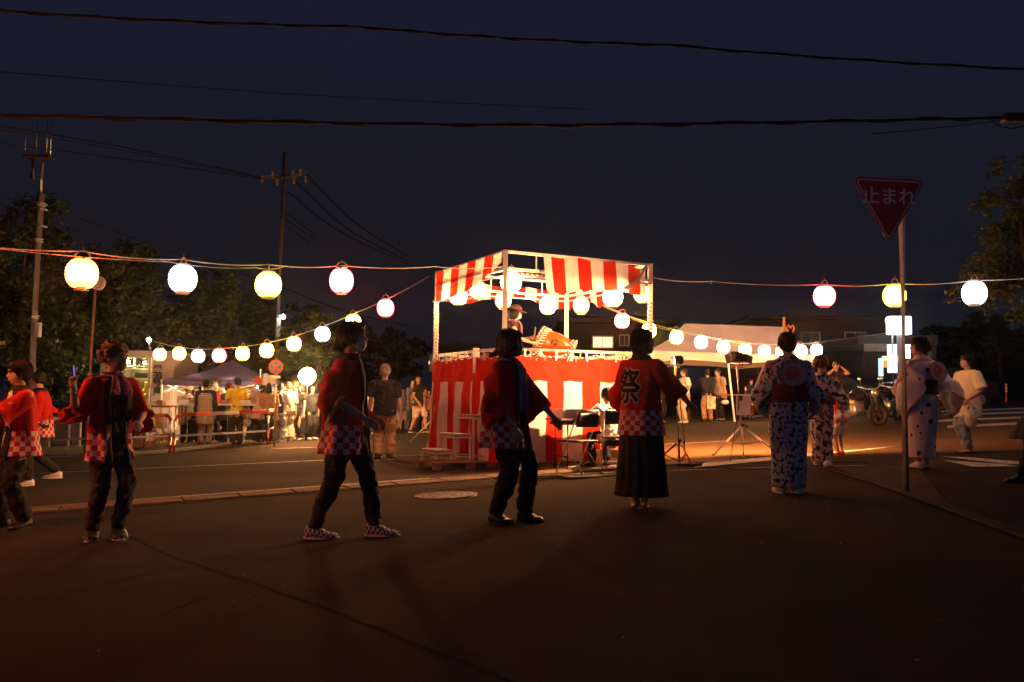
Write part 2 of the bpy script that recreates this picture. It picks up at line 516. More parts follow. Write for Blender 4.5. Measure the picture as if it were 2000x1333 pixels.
def tree(px, Y, top_py, half_px, label, n=5000, leaf=.22, cat='tree', low=.22, group=None, trunk_r=.14, droop=0):
    base = at(px, 780, Y); base = on_ground(base.x, base.y)
    top = at(px, top_py, Y).z - base.z
    hw = half_px / FPX * Y
    t = empty('broadleaf_tree', label, cat, base, 0, group)
    bm = bmesh.new()
    lean = V((random.uniform(-.3, .3), 0, 0))
    tr = [V((0, 0, -.1)), V((0, 0, top * .2)) + lean * .3, V((0, 0, top * .5)) + lean, V((0, 0, top * .8)) + lean * 1.4]
    tube(bm, tr, [trunk_r, trunk_r * .8, trunk_r * .5, trunk_r * .2], 9)
    build('trunk', bm, M_BARK, t, True)
    blobs = []
    for k in range(9):
        a = random.uniform(0, 6.28); zz = random.uniform(low + .12, .86)
        rr = hw * (1.0 - abs(zz - .5) * .9) * random.uniform(.35, .75)
        c = V((math.cos(a) * rr, math.sin(a) * rr, top * zz))
        blobs.append((c, (hw * random.uniform(.32, .5), hw * random.uniform(.32, .5), top * random.uniform(.10, .16))))
        bm = bmesh.new()
        s = tr[1].lerp(tr[3], random.uniform(.1, .7))
        tube(bm, [s, s.lerp(c, .5) + V((0, 0, .15)), c], [trunk_r * .4, trunk_r * .25, trunk_r * .1], 6)
        build('limb', bm, M_BARK, t, True)
    blobs.append((V((lean.x * 1.4, 0, top * .87)), (hw * .4, hw * .4, top * .12)))
    bm = bmesh.new()
    leaf_crown(bm, blobs, n, leaf)
    build('crown', bm, M_LEAF, t)
    return t
G = 'trees behind the stall'
tree(20, 24, 372, 160, 'tallest dark tree behind the concrete pole with the antenna', 15000, .17, group=G, trunk_r=.2)
tree(250, 27, 462, 130, 'dark tree rising over the storage shed', 14000, .16, group=G)
tree(160, 31, 560, 110, 'low dark tree between the antenna pole and the shed', 10000, .17, group=G)
tree(395, 29, 520, 110, 'dark tree above the white lantern on the long string', 12000, .17, group=G)
tree(505, 33, 560, 100, 'dark tree beside the power pole, above the blue canopy', 11000, .18, group=G)
tree(610, 27.5, 612, 62, 'small leafy tree lit green beside the bright floodlight', 8000, .13, group=G, low=.3, trunk_r=.08)
G = 'dark trees beyond the road'
tree(690, 60, 622, 70, 'low wide tree behind the grey haired man', 4000, .5, group=G)
tree(775, 66, 634, 60, 'round topped tree far behind the walking couple', 4000, .5, group=G)
tree(560, 52, 590, 90, 'dark tree far behind the no parking sign', 4000, .45, group=G)
tree(905, 75, 670, 60, 'low far tree seen past the corner of the drum stage', 2500, .5, group=G)
tree(1850, 60, 632, 80, 'dark tree line piece behind the bright roadside sign', 5000, .5, group=G)
tree(1960, 52, 606, 90, 'dark tree behind the woman in the cream shirt', 5000, .45, group=G)
tree(2045, 15, 318, 150, 'leafy tree at the edge above the white lantern', 15000, .10, low=.40, trunk_r=.12)

# ================================================================== buildings
def window(px0, py0, px1, py1, Y, m, parent, frame=M_GALV, split=True, glass_off=-.02):
    a, b = at(px0, py1, Y), at(px1, py0, Y)
    w_, h_ = b.x - a.x, b.z - a.z
    bm = bmesh.new(); f = .05 if w_ > .8 else .03
    for (cx_, cz_, sx_, sz_) in ((a.x + w_ / 2, a.z, w_ + f, f), (a.x + w_ / 2, b.z, w_ + f, f), (a.x, a.z + h_ / 2, f, h_ - f - .004), (b.x, a.z + h_ / 2, f, h_ - f - .004)) + (((a.x + w_ / 2, a.z + h_ / 2, f * .5, h_ - f - .004),) if split else ()):
        box(bm, (cx_, Y - .05, cz_), (sx_, .08, sz_))
    fr = relocal(build('window', bm, frame), parent)
    bm = bmesh.new(); box(bm, (a.x + w_ / 2, Y + glass_off, a.z + h_ / 2), (w_ - .01, .02, h_ - .01))
    relocal(build('pane', bm, m), fr)
    p = fr.children[-1] if fr.children else None
    return fr
def relocal_child(o, par):   # keep world place under a part
    o.parent = par; o.matrix_parent_inverse = (par.matrix_parent_inverse.inverted() if False else Matrix.Identity(4))
    return o
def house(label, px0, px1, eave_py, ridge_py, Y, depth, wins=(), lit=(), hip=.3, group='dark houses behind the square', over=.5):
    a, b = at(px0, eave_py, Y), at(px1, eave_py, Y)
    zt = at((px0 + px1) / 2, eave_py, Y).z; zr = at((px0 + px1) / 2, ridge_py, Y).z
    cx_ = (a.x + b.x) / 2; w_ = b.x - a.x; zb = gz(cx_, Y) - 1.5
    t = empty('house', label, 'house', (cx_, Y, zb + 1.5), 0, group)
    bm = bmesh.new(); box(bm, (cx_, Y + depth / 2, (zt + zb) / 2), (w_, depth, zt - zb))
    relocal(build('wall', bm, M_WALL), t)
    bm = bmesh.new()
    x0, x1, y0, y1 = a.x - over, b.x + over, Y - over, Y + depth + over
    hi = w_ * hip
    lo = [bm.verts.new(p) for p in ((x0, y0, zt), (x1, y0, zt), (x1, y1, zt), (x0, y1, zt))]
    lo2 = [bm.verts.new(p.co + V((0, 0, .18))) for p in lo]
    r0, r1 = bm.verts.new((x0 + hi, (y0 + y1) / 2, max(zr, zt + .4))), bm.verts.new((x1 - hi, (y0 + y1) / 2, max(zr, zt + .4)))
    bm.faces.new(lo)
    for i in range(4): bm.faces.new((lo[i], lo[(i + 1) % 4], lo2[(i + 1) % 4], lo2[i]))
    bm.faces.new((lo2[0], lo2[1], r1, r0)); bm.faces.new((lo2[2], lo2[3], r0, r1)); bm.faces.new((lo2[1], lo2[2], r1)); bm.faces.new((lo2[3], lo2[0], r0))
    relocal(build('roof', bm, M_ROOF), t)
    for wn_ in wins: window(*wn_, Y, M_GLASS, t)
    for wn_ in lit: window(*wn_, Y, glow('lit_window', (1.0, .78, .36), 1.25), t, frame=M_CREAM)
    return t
house('dark flat walled house with one lit window behind the drum', 1112, 1300, 632, 598, 40, 9, wins=((1210, 655, 1228, 676), (1125, 700, 1150, 730)), lit=((1157, 658, 1197, 680),))
house('dark long low house behind the curtained side of the stage', 855, 925, 678, 664, 58, 8, wins=((870, 690, 885, 705),))
house('largest dark two storey house with a hip roof behind the white tent', 1478, 1735, 626, 597, 44, 12, wins=((1500, 650, 1530, 672), (1565, 650, 1600, 672), (1650, 650, 1690, 675), (1520, 715, 1560, 745), (1590, 712, 1612, 760)), hip=.28)
house('dark house edge behind the cream shirted woman', 1870, 2060, 668, 640, 70, 10, wins=((1900, 690, 1930, 715),))

# shop canopy with lit panels
Yc = 34
t = empty('shop_canopy', 'roadside shop canopy with bright white lit panels behind the sign pole', 'shop', on_ground(at(1760, 700, Yc).x, Yc))
def wbox(name, px0, py0, px1, py1, Y, dy, m, par, bev=0):
    a, b = at(px0, py1, Y), at(px1, py0, Y)
    bm = bmesh.new(); box(bm, ((a.x + b.x) / 2, Y + dy / 2, (a.z + b.z) / 2), (b.x - a.x, dy, b.z - a.z), None, bev)
    return relocal(build(name, bm, m), par)
wbox('fascia', 1676, 655, 1832, 672, Yc, 5, M_WALL, t)
wbox('wall', 1690, 674, 1735, 806, Yc + 3, .3, M_WALL, t)
wbox('pillar', 1822, 674, 1828, 806, Yc, .3, M_WALL, t)
wbox('name_board', 1688, 672, 1732, 686, Yc - .2, .12, mat('dim_board', (.14, .12, .09)), t)
M_PANEL = glow('lit_panel', (.80, .92, 1.0), 3.2)
M_PANEL2 = glow('lit_panel_blue', (.50, .80, 1.0), 1.1)
wbox('lit_panel', 1738, 671, 1755, 728, Yc + .1, .2, M_PANEL, t)
wbox('lit_panel', 1768, 671, 1778, 700, Yc + .1, .2, M_PANEL, t)
wbox('lit_panel', 1720, 700, 1725, 735, Yc + .4, .2, M_PANEL2, t)
wbox('lit_doorway', 1726, 697, 1737, 718, Yc + 2.6, .2, glow('lit_doorway', (1.0, .42, .08), .7), t)
t = empty('lit_sign', 'tall blank white illuminated box sign above the shop canopy', 'sign', on_ground(at(1760, 700, Yc - 1).x, Yc - 1))
wbox('light_box', 1738, 618, 1781, 653, Yc - 1, .35, M_PANEL, t, .03)
wbox('post', 1757, 653, 1762, 806, Yc - .9, .15, M_GALV, t)
t = empty('street_lamp', 'white glowing lamp head beside the lit box sign', 'street lamp', on_ground(at(1735, 700, Yc - 2).x, Yc - 2))
bm = bmesh.new(); p = at(1737, 626, Yc - 2); ball(bm, p, (.13, .13, .1)); relocal(build('lamp_head', bm, glow('white_lamp', (.85, .93, 1.0), 60), None, True), t)
relocal(bar('pole', on_ground(p.x + .1, Yc - 2), p + V((.1, 0, -.1)), .05, M_GALV), t)
t = empty('door_lamp', 'small warm lamp beside the shop doorway', 'lamp', at(1728, 699, Yc - .3))
bm = bmesh.new(); ball(bm, at(1728, 700, Yc - .3), .07); relocal(build('bulb', bm, glow('warm_bulb', (1, .5, .12), 20), None, True), t)
bm = bmesh.new(); box(bm, at(1728, 696, Yc - .3), (.2, .2, .05)); relocal(build('cap', bm, M_GALV), t)

# ================================================================== poles and wires
def wire(pts, r, sag=0.0, name='overhead_wire', label=None, group='overhead wires', m=M_WIRE, n=18, cat='wire', twist=0):
    """pts: (px, py, Y) points joined by sagging spans"""
    P = [at(*p) for p in pts]
    Q = []
    if sag == 0 and len(P) > 2:      # one smooth hanging curve through all the points
        for i in range(len(P) - 1):
            p0, p1, p2, p3 = P[max(i - 1, 0)], P[i], P[i + 1], P[min(i + 2, len(P) - 1)]
            for k in range(n):
                s = k / n; Q.append(.5 * ((2 * p1) + (p2 - p0) * s + (2 * p0 - 5 * p1 + 4 * p2 - p3) * s * s + (3 * p1 - p0 - 3 * p2 + p3) * s ** 3))
    else:
      for a, b in zip(P, P[1:]):
        for k in range(n):
            f = k / n; Q.append(a.lerp(b, f) - V((0, 0, sag * 4 * f * (1 - f))))
    Q.append(P[-1])
    bm = bmesh.new(); tube(bm, Q, r, 6)
    if twist:
        off = [V((0, math.cos(i * 1.1), math.sin(i * 1.1))) * r * 1.3 + V((0, 0, noise.noise(V((i * .4, 0, 0))) * twist)) for i in range(len(Q))]
        tube(bm, [q + o_ for q, o_ in zip(Q, off)], r * .6, 5)
    return tag(build(name, bm, m, None, True), label, cat, group)
wire([(-60, 17, 9.0), (700, 53, 9.6), (1300, 88, 10.2), (2080, 139, 11.0)], .013, .03, label='uppermost thick black cable crossing the whole sky, sloping down', n=26, twist=.004)
wire([(-60, 224, 9.5), (1000, 245, 10), (1960, 231, 10.5)], .017, .0, label='thick black cable bundle crossing the sky just above the poles', n=30, twist=.008)
wire([(-60, 136, 16), (600, 186, 22), (1150, 214, 28)], .010, 0, label='faint thin wire between the two thick sky cables')
t = empty('junction_box', 'dark cable junction box on the thick cable above the edge tree', 'junction box', at(1980, 232, 10.5))
bm = bmesh.new(); box(bm, at(1984, 231, 10.5), (.32, .14, .10), None, .02); relocal(build('housing', bm, M_BLACK), t)
bm = bmesh.new(); P = [at(1935, 234, 10.5), at(1950, 246, 10.5), at(1975, 252, 10.45), at(2000, 246, 10.45)]; tube(bm, P, .008, 6); relocal(build('cable_loop', bm, M_WIRE), t)
wire([(1700, 262, 10.4), (1955, 236, 10.5)], .005, .01, label='thin wire running up to the junction box')

def pole(px_t, py_t, px_b, py_b, Y, r0, r1, label, name='utility_pole', cat='utility pole'):
    a, b = at(px_b, py_b, Y), at(px_t, py_t, Y)
    d = (a - b) / (a.z - b.z); base = a + d * (gz(a.x, Y) - a.z)
    t = empty(name, label, cat, base)
    bm = bmesh.new(); tube(bm, [base - d * .2, b], [r0, r1], 16)
    relocal(build('shaft', bm, M_POLE, None, True), t)
    return t, base, b
Yp = 19.0
t, pb, pt = pole(79, 378, 62, 725, Yp, .115, .085, 'nearer concrete pole with a steel antenna mast on top')
bm = bmesh.new(); tube(bm, [at(79, 385, Yp), at(83, 318, Yp)], .035, 8); relocal(build('mast', bm, M_GALV, None, True), t)
bm = bmesh.new(); box(bm, at(76, 308, Yp), (.55, .3, .06)); relocal(build('antenna_bracket', bm, M_WALL), t)
bm = bmesh.new(); tube(bm, [at(65, 308, Yp), at(64, 350, Yp)], .05, 8); relocal(build('antenna_unit', bm, M_BLACK, None, True), t)
for px_ in (51, 73, 93, 101):
    bm = bmesh.new(); tube(bm, [at(px_ - 3, 306, Yp), at(px_ + 1, 238, Yp)], .014, 6); relocal(build('antenna_rod', bm, M_STEEL, None, True), t)
for py_ in (395, 405, 438):
    bm = bmesh.new(); tube(bm, [at(66, py_, Yp - .1), at(92, py_ + 6, Yp - .1)], .02, 6); relocal(build('step_bolt', bm, M_GALV, None, True), t)
bm = bmesh.new(); box(bm, at(69, 645, Yp) + V((.1, -.06, 0)), (.07, .12, .3)); relocal(build('number_plate', bm, M_WHITE), t)
for py_ in (400, 470, 620):
    p = at(79 - (py_ - 378) * .05, py_, Yp); bm = bmesh.new(); tube(bm, [p - V((0, 0, .03)), p + V((0, 0, .03))], .115, 16); relocal(build('band', bm, M_GALV, None, True), t)
Yq = 30.0
t, pb, pt = pole(557, 300, 541, 668, Yq, .13, .09, 'taller power pole with crossarms and insulators behind the lantern string')
for (px0, py0, px1, py1) in ((510, 346, 588, 343), (548, 350, 600, 338)):
    bm = bmesh.new(); a, b = at(px0, py0, Yq - .1), at(px1, py1, Yq + .4); x_, y_ = frame_of(b - a); box(bm, (a + b) / 2, (.09, .09, (b - a).length), Matrix((x_, y_, (b - a).normalized())).transposed()); relocal(build('crossarm', bm, mat('dark_steel', (.06, .05, .045), rough=.7, var=.2)), t)
for px_, py_ in ((512, 350), (532, 342), (572, 338), (586, 336), (597, 350), (574, 352), (541, 355)):
    bm = bmesh.new(); p = at(px_, py_, Yq - .1)
    for k in range(3): ball(bm, p + V((0, 0, -.09 + k * .08)), (.055, .055, .045), None, 8, 6)
    relocal(build('insulator', bm, mat('porcelain', (.16, .12, .10), rough=.25, var=.1), None, True), t)
for (px0, py0, px1, py1) in ((470, 407, 556, 413), (488, 423, 556, 426), (490, 436, 556, 439)):
    bm = bmesh.new(); tube(bm, [at(px0, py0, Yq - .05), at(px1, py1, Yq)], .028, 6); relocal(build('line_spacer', bm, M_BLACK), t)
for k, (px0, py0, px1, py1) in enumerate(((556, 415, 612, 456), (556, 428, 612, 466), (556, 440, 604, 474))):
    bm = bmesh.new(); tube(bm, [at(px0, py0, Yq + .1), at(px1, py1, Yq + 4)], .025, 6); relocal(build('line_spacer', bm, M_BLACK), t)
bm = bmesh.new(); p = at(546, 640, Yq); box(bm, p + V((0, -.13, 0)), (.12, .04, .62)); relocal(build('plate', bm, M_CREAM), t)
GW = 'thin wires on the power pole'
wire([(-60, 238, 14), (250, 290, 22), (511, 347, 29.9)], .016, 0, group=GW, label='upper wire from the sky edge to the power pole')
wire([(-60, 244, 14), (250, 296, 22), (514, 350, 29.9)], .012, 0, group=GW, label='second wire just under the upper one, to the power pole')
wire([(-60, 274, 14), (250, 312, 22), (511, 350, 29.8)], .014, 0, group=GW, label='lowest of the three wires reaching the power pole')
wire([(597, 340, 30), (700, 440, 42), (800, 503, 58)], .022, 0, group=GW, label='upper wire falling from the power pole towards the stage roof')
wire([(574, 352, 30), (690, 455, 42), (800, 512, 58)], .02, 0, group=GW, label='middle wire falling from the power pole towards the stage roof')
wire([(558, 372, 30), (660, 450, 42), (770, 505, 58)], .018, 0, group=GW, label='lower wire falling from the power pole towards the stage roof')
wire([(160, 428, 22), (330, 490, 27), (545, 560, 30), (680, 610, 36), (820, 642, 60)], .015, 0, group=GW, label='slack wire passing below the crossarms through the tree tops')
wire([(230, 648, 22), (290, 664, 22.5), (420, 700, 21)], .008, .05, group=GW, label='guy wire running to the shed lamp')
# small lamps far left
t = empty('shed_lamp', 'small white lamp hanging above the storage shed', 'lamp', at(291, 665, 24))
bm = bmesh.new(); ball(bm, at(291, 664, 24), .06); relocal(build('bulb', bm, glow('cold_bulb', (.75, .9, 1), 30), None, True), t)
bm = bmesh.new(); tube(bm, [at(291, 668, 24), at(293, 683, 24)], .04, 8); relocal(build('stem', bm, M_GALV, None, True), t)
t = empty('pole_lamp', 'small white lamp clamped to the power pole', 'lamp', at(553, 619, 29.7))
bm = bmesh.new(); ball(bm, at(553, 619, 29.7), .075); relocal(build('bulb', bm, MATS['cold_bulb'], None, True), t)
bm = bmesh.new(); box(bm, at(548, 617, 29.75), (.16, .08, .06)); relocal(build('arm', bm, M_GALV), t)
# round clock on a slim pole
Yk = 20.0
c = at(191, 553, Yk)
t = empty('park_clock', 'round pale clock on a slim brown pole behind the orange lantern', 'clock', on_ground(c.x - .1, Yk))
bm = bmesh.new(); tube(bm, [on_ground(c.x - .12, Yk), c + V((-.08, .05, -.1))], [.045, .035], 10); relocal(build('pole', bm, mat('brown_paint', (.22, .09, .05), rough=.5), None, True), t)
bm = bmesh.new(); tube(bm, [c + V((0, .05, 0)), c - V((0, .04, 0))], .155, 28); face = relocal(build('dial', bm, M_WHITE), t)
for k in range(12):
    a = k * math.pi / 6; bm = bmesh.new(); box(bm, c + V((math.sin(a) * .12, -.045, math.cos(a) * .12)), (.018, .008, .018)); relocal(build('hour_mark', bm, M_BLACK), t)
for a, l in ((R(200), .06), (R(230), .09)):
    bm = bmesh.new(); box(bm, c + V((math.sin(a) * l / 2, -.05, math.cos(a) * l / 2)), (.018, .008, l), Matrix.Rotation(a, 3, 'Y')); relocal(build('hand', bm, M_BLACK), t)

# ================================================================== stop sign
def poly_prism(bm, pts, y0, y1):
    a = [bm.verts.new((p[0], y0, p[1])) for p in pts]; b = [bm.verts.new((p[0], y1, p[1])) for p in pts]
    bm.faces.new(a); bm.faces.new(b[::-1])
    for i in range(len(pts)): bm.faces.new((a[i], a[(i + 1) % len(pts)], b[(i + 1) % len(pts)], b[i]))
def rtri(s, r):
    """rounded downward triangle, side s, centred on its top edge middle"""
    h = s * math.sqrt(3) / 2; C = [(-s / 2, 0), (s / 2, 0), (0, -h)]; out = []
    cen = (0, -h / 3)
    for (x, y), a0 in zip(C, (90, -30, 210)):
        dx, dy = cen[0] - x, cen[1] - y; L = math.hypot(dx, dy); x2, y2 = x + dx / L * 2 * r, y + dy / L * 2 * r
        st = {0: 210}.get(0)
        for k in range(7):
            a = {(-s / 2, 0): 210 - 120 * k / 6, (s / 2, 0): 90 - 120 * k / 6, (0, -h): -30 - 120 * k / 6}[(x, y)]
            out.append((x2 + r * math.cos(R(a)), y2 + r * math.sin(R(a))))
    return out
foot = ground(1769, 961)
Ys = foot.y
topc = at(1736, 349, Ys - .08)
side = (at(1807, 349, Ys).x - at(1665, 349, Ys).x) * 1.03
t = empty('stop_sign', 'dark red triangular Japanese stop sign on a pale steel pole', 'road sign', foot)
pt_ = at(1761, 400, Ys)
bm = bmesh.new(); tube(bm, [foot - V((0, 0, .1)), V((pt_.x, Ys, topc.z - .02))], .038, 20); relocal(build('pole', bm, mat('grey_white_paint', (.66, .62, .60), rough=.35, var=.15, vscale=5), None, True), t)
bm = bmesh.new(); ball(bm, V((pt_.x, Ys, topc.z - .02)), (.036, .036, .02), None, 16, 6); relocal(build('pole_cap', bm, M_BLACK, None, True), t)
M_SIGNR = mat('sign_red', (.34, .010, .016), rough=.45, var=.08); M_SIGNW = mat('sign_white', (.75, .72, .70), rough=.4, var=.05)
def sign_part(name, s, r, y0, y1, m, dz=0):
    bm = bmesh.new(); poly_prism(bm, rtri(s, r), y0, y1)
    o = build(name, bm, m); o.location = (topc.x, topc.y, topc.z + dz); o.rotation_euler = (0, R(1.2), R(4)); bpy.context.view_layer.update()
    return relocal(o, t)
sign_part('plate', side, .045, 0, .004, M_SIGNR)
sign_part('border_line', side - .06, .03, -.0025, -.0005, M_SIGNW, -.018)
sign_part('red_field', side - .09, .024, -.004, -.003, M_SIGNR, -.028)
sign_part('back_plate', side - .03, .04, .005, .012, M_GALV, -.006)
tx = text_mesh('lettering', '止まれ', .185, M_SIGNW, None, offset=.0022)
tx.location = (topc.x - .003, topc.y - .006, topc.z - .19); tx.rotation_euler = (math.pi / 2, R(1.2), R(4)); relocal(tx, t)
for dz in (-.12, -.34):
    bm = bmesh.new(); box(bm, (pt_.x, Ys - .0, topc.z + dz), (.10, .085, .04), None, .006); relocal(build('clamp', bm, M_GALV), t)

# ================================================================== no parking sign
Yn = 21.5
c = at(539, 717, Yn)
t = empty('no_parking_sign', 'round blue and red no parking sign with a small plate below', 'road sign', on_ground(c.x, Yn))
bm = bmesh.new(); tube(bm, [on_ground(c.x, Yn + .03), c + V((0, .03, .2))], .03, 10); relocal(build('pole', bm, M_GALV, None, True), t)
for nm, r_, y_, m in (('red_rim', .17, -.01, M_RED), ('blue_field', .135, -.02, mat('sign_blue', (.04, .12, .42), rough=.4))):
    bm = bmesh.new(); tube(bm, [c + V((0, y_ - .005, 0)), c + V((0, y_ + .005, 0))], r_, 28); relocal(build(nm, bm, m), t)
for a in (45, -45):
    bm = bmesh.new(); box(bm, c + V((0, -.03 - .001 * (a > 0), 0)), (.285, .006, .035), Matrix.Rotation(R(a), 3, 'Y')); relocal(build('slash', bm, M_RED), t)
bm = bmesh.new(); box(bm, c + V((0, -.02, -.235)), (.22, .01, .06)); relocal(build('lower_plate', bm, M_WHITE), t)
# ================================================================== paper lanterns
LC = {'white': ((1.0, .80, .52), 60), 'cool': ((.86, .88, .96), 36), 'orange': ((1.0, .11, .018), 180), 'yellow': ((1.0, .70, .05), 80),
      'pink': ((1.0, .065, .075), 140), 'cream': ((1.0, .55, .22), 4.6), 'flood': ((1.0, .48, .19), 130), 'warm': ((1.0, .34, .07), 115)}
LN = {'white': 'white', 'cool': 'cool white', 'orange': 'orange', 'yellow': 'yellow green', 'pink': 'pinkish red', 'cream': 'soft cream and red', 'flood': 'blinding warm white', 'warm': 'warm amber'}
def lantern_mesh():
    vs, fs = [], []
    nu, nv = 20, 16
    for j in range(nv + 1):
        t = j / nv; z = (0.5 - t) * .285
        r = .15 * math.sqrt(max(0.0, 1 - (abs(z) / .168) ** 2.3)); r = max(r, .07)
        r *= 1 + (.012 if j % 2 else -.012)
        for i in range(nu):
            a = 2 * math.pi * i / nu; vs.append((r * math.cos(a), r * math.sin(a), z))
    for j in range(nv):
        for i in range(nu):
            fs.append((j * nu + i, (j + 1) * nu + i, (j + 1) * nu + (i + 1) % nu, j * nu + (i + 1) % nu))
    fs.append(tuple(range(nu))); fs.append(tuple(nv * nu + i for i in range(nu))[::-1])
    me = bpy.data.meshes.new('shade'); me.from_pydata(vs, [], fs)
    me.polygons.foreach_set('use_smooth', [True] * len(me.polygons))
    return me
LM = {}
M_COLLAR = mat('lantern_collar', (.72, .66, .58), rough=.5, var=.05)
M_HANDLE = mat('lantern_handle', (.5, .36, .26), rough=.5, var=.05)
bm = bmesh.new(); tube(bm, [V((0, 0, .138)), V((0, 0, .165))], .078, 18); ME_COL = build('collar', bm, M_COLLAR, None, True); ME_COLU = ME_COL.data; bpy.data.objects.remove(ME_COL)
bm = bmesh.new(); tube(bm, [V((0, 0, -.138)), V((0, 0, -.168))], .074, 18); o = build('collar', bm, M_COLLAR, None, True); ME_COLD = o.data; bpy.data.objects.remove(o)
bm = bmesh.new(); tube(bm, [V((.07 * math.cos(a), 0, .165 + .075 * math.sin(a))) for a in [math.pi * k / 12 for k in range(13)]], .008, 6); tube(bm, [V((0, 0, .238)), V((0, 0, .275))], .006, 6)
o = build('handle', bm, M_HANDLE, None, True); ME_HAN = o.data; bpy.data.objects.remove(o)
def lantern(px, py, Y, kind, where, group, dia=None, tilt=0.0, k=1.0):
    c = at(px, py, Y)
    s = 1.0 if dia is None else dia / .30
    root = empty('paper_lantern', None, 'lantern', c, random.uniform(0, 3), group)
    root['label'] = '%s round paper lantern %s' % (LN[kind], where)
    root.scale = (s, s, s * random.uniform(.96, 1.03)); root.rotation_euler = (tilt, random.uniform(-.05, .05), random.uniform(0, 3))
    key = (kind, k)
    if key not in LM:
        me = lantern_mesh(); cc, st = LC[kind]
        gm = glow('lantern_%s_%d' % (kind, k * 100), cc, 1.0)
        gn = gm.node_tree; em = next(n for n in gn.nodes if n.type == 'EMISSION')
        oz = uvxy(gn, 'Object')[2]      # the bulb hangs in the middle: paper brightest at mid height, darker on each bamboo rib
        mid = mth(gn, 'POWER', mth(gn, 'COSINE', mth(gn, 'MULTIPLY', oz, 9.2)), 1.5)
        rib = mth(gn, 'MULTIPLY_ADD', mth(gn, 'COSINE', mth(gn, 'MULTIPLY', oz, 2 * math.pi / .0356)), -.14, .90)
        pw = st * k * (LK if kind != 'cream' else 1)
        gn.links.new(mth(gn, 'MULTIPLY', mth(gn, 'MULTIPLY_ADD', mid, .85 * pw, .32 * pw), rib), em.inputs[1])
        me.materials.append(gm); LM[key] = me
    link('shade', LM[key], None, root)
    link('collar', ME_COLU, None, root); link('collar', ME_COLD, None, root); link('handle', ME_HAN, None, root)
    return c
def string(pts, r, label, sag=0.03, name='lantern_cord'):
    wire(pts, r, sag, name, label, 'cords carrying the lanterns', M_ROPE, 10, 'cord', .0)
G1 = 'lanterns on the long cord to the stage'
for a in ((-75, 530, 8.2, 'orange', 'added unseen past the edge on the long cord to light the dancers'), (160, 535, 9.0, 'orange', 'biggest of all, first on the long cord beside the concrete pole'),  # first one is unseen, added past the edge to light the dancers
          (357, 545, 10.1, 'cool', 'second on the long cord, over the shed'), (524, 557, 10.7, 'yellow', 'third on the long cord, beside the power pole'), (667, 549, 11.7, 'pink', 'fourth on the long cord, nearest the stage')):
    lantern(*a, G1, k=.24)
def along(a, b, n, kinds, zs, group, lab):
    d = b - a
    for i in range(n):
        p = b + d * (i + 1); q = p - CAM
        c = V((p.x, p.y, gz(p.x, p.y) + zs)); ln = lantern(0, 0, 10, kinds[i % len(kinds)], lab % ('second', 'third', 'fourth', 'fifth', 'sixth')[i], group, k=.9)
        o_ = [o for o in col.objects if o.name.startswith('paper_lantern')][-1]; o_.location = c
along(at(160, 535, 9.0), at(-75, 530, 8.2), 4, ('yellow', 'pink', 'orange', 'warm'), 2.75, G1, 'added unseen beyond the edge to light the dancers, %s past the view')  # unseen lanterns added to brighten the dancers' camera side
string([(-1900, 250, 4.6), (-900, 360, 6.3), (-130, 468, 7.9), (160, 491, 9.0), (357, 507, 10.1), (524, 517, 10.7), (667, 519, 11.7), (848, 521, 12.6), (984, 521, 13.25)], .006, 'pale cord from the concrete pole to the near stage post')
string([(-130, 470, 7.9), (330, 512, 9.9), (500, 523, 10.6), (560, 519, 11.0)], .0035, 'thin slack second cord over the shed and canopy')
G2 = 'small lanterns sagging from the stage corner to the shed'
for a in ((753, 602, 16.8, 'pink', 'nearest the stage on the left sagging cord'), (690, 629, 18.3, 'yellow', 'just above the masked walking woman\'s head'), (630, 653, 18.9, 'cool', 'beside the walking woman\'s hair'),
          (574, 672, 19.9, 'warm', 'above the bright floodlight'), (521, 685, 20.2, 'yellow', 'over the open end of the blue canopy'), (474, 691, 20.8, 'yellow', 'over the canopy above the yellow shirt'),
          (428, 695, 21.0, 'pink', 'over the peak of the blue canopy'), (387, 696, 21.6, 'cool', 'over the patterned apron, left of the canopy peak'), (350, 691, 22.0, 'yellow', 'second from the shed end'), (312, 693, 23.0, 'warm', 'last one, beside the storage shed')):
    lantern(*a, G2, k=.35)
string([(838, 540, 15.5), (753, 586, 16.8), (690, 613, 18.3), (630, 638, 18.9), (574, 657, 19.9), (521, 670, 20.2), (474, 677, 20.8), (428, 681, 21.0), (387, 682, 21.6), (350, 678, 22.0), (300, 667, 23.5)], .008, 'cord sagging from the far stage post to the shed', .01)
G3 = 'small lanterns sagging in front of the white tent'
for a in ((1215, 627, 19.2, 'pink', 'inside the stage frame above the lit window\'s level'), (1268, 646, 19.8, 'yellow', 'behind the bobbed woman\'s head and the stage post'), (1321, 659, 20.6, 'yellow', 'first one over the white tent slope'),
          (1369, 669, 21.6, 'cool', 'white one second over the tent'), (1413, 678, 22.0, 'white', 'over the tent leg'), (1455, 684, 22.2, 'yellow', 'above the black floodlight head'),
          (1493, 686, 22.6, 'pink', 'left of the fan woman\'s head'), (1527, 687, 22.8, 'warm', 'mostly hidden behind the fan woman\'s head'), (1564, 686, 23.2, 'white', 'just right of the fan woman\'s head'), (1595, 684, 24.0, 'white', 'last one at the tent\'s far corner')):
    lantern(a[0], a[1], a[2] * (1.12 if a[0] > 1300 else 1), a[3], a[4], G3, k=1.05, dia=.30 * (1.08 if a[0] > 1300 else 1))
string([(1155, 585, 17.5), (1215, 612, 19.2), (1268, 631, 19.8), (1321, 645, 23.1), (1369, 655, 24.2), (1413, 663, 24.6), (1455, 669, 24.9), (1493, 672, 25.3), (1527, 673, 25.5), (1564, 672, 26.0), (1595, 669, 26.9), (1740, 650, 32)], .008, 'cord sagging from the stage past the white tent', .01)
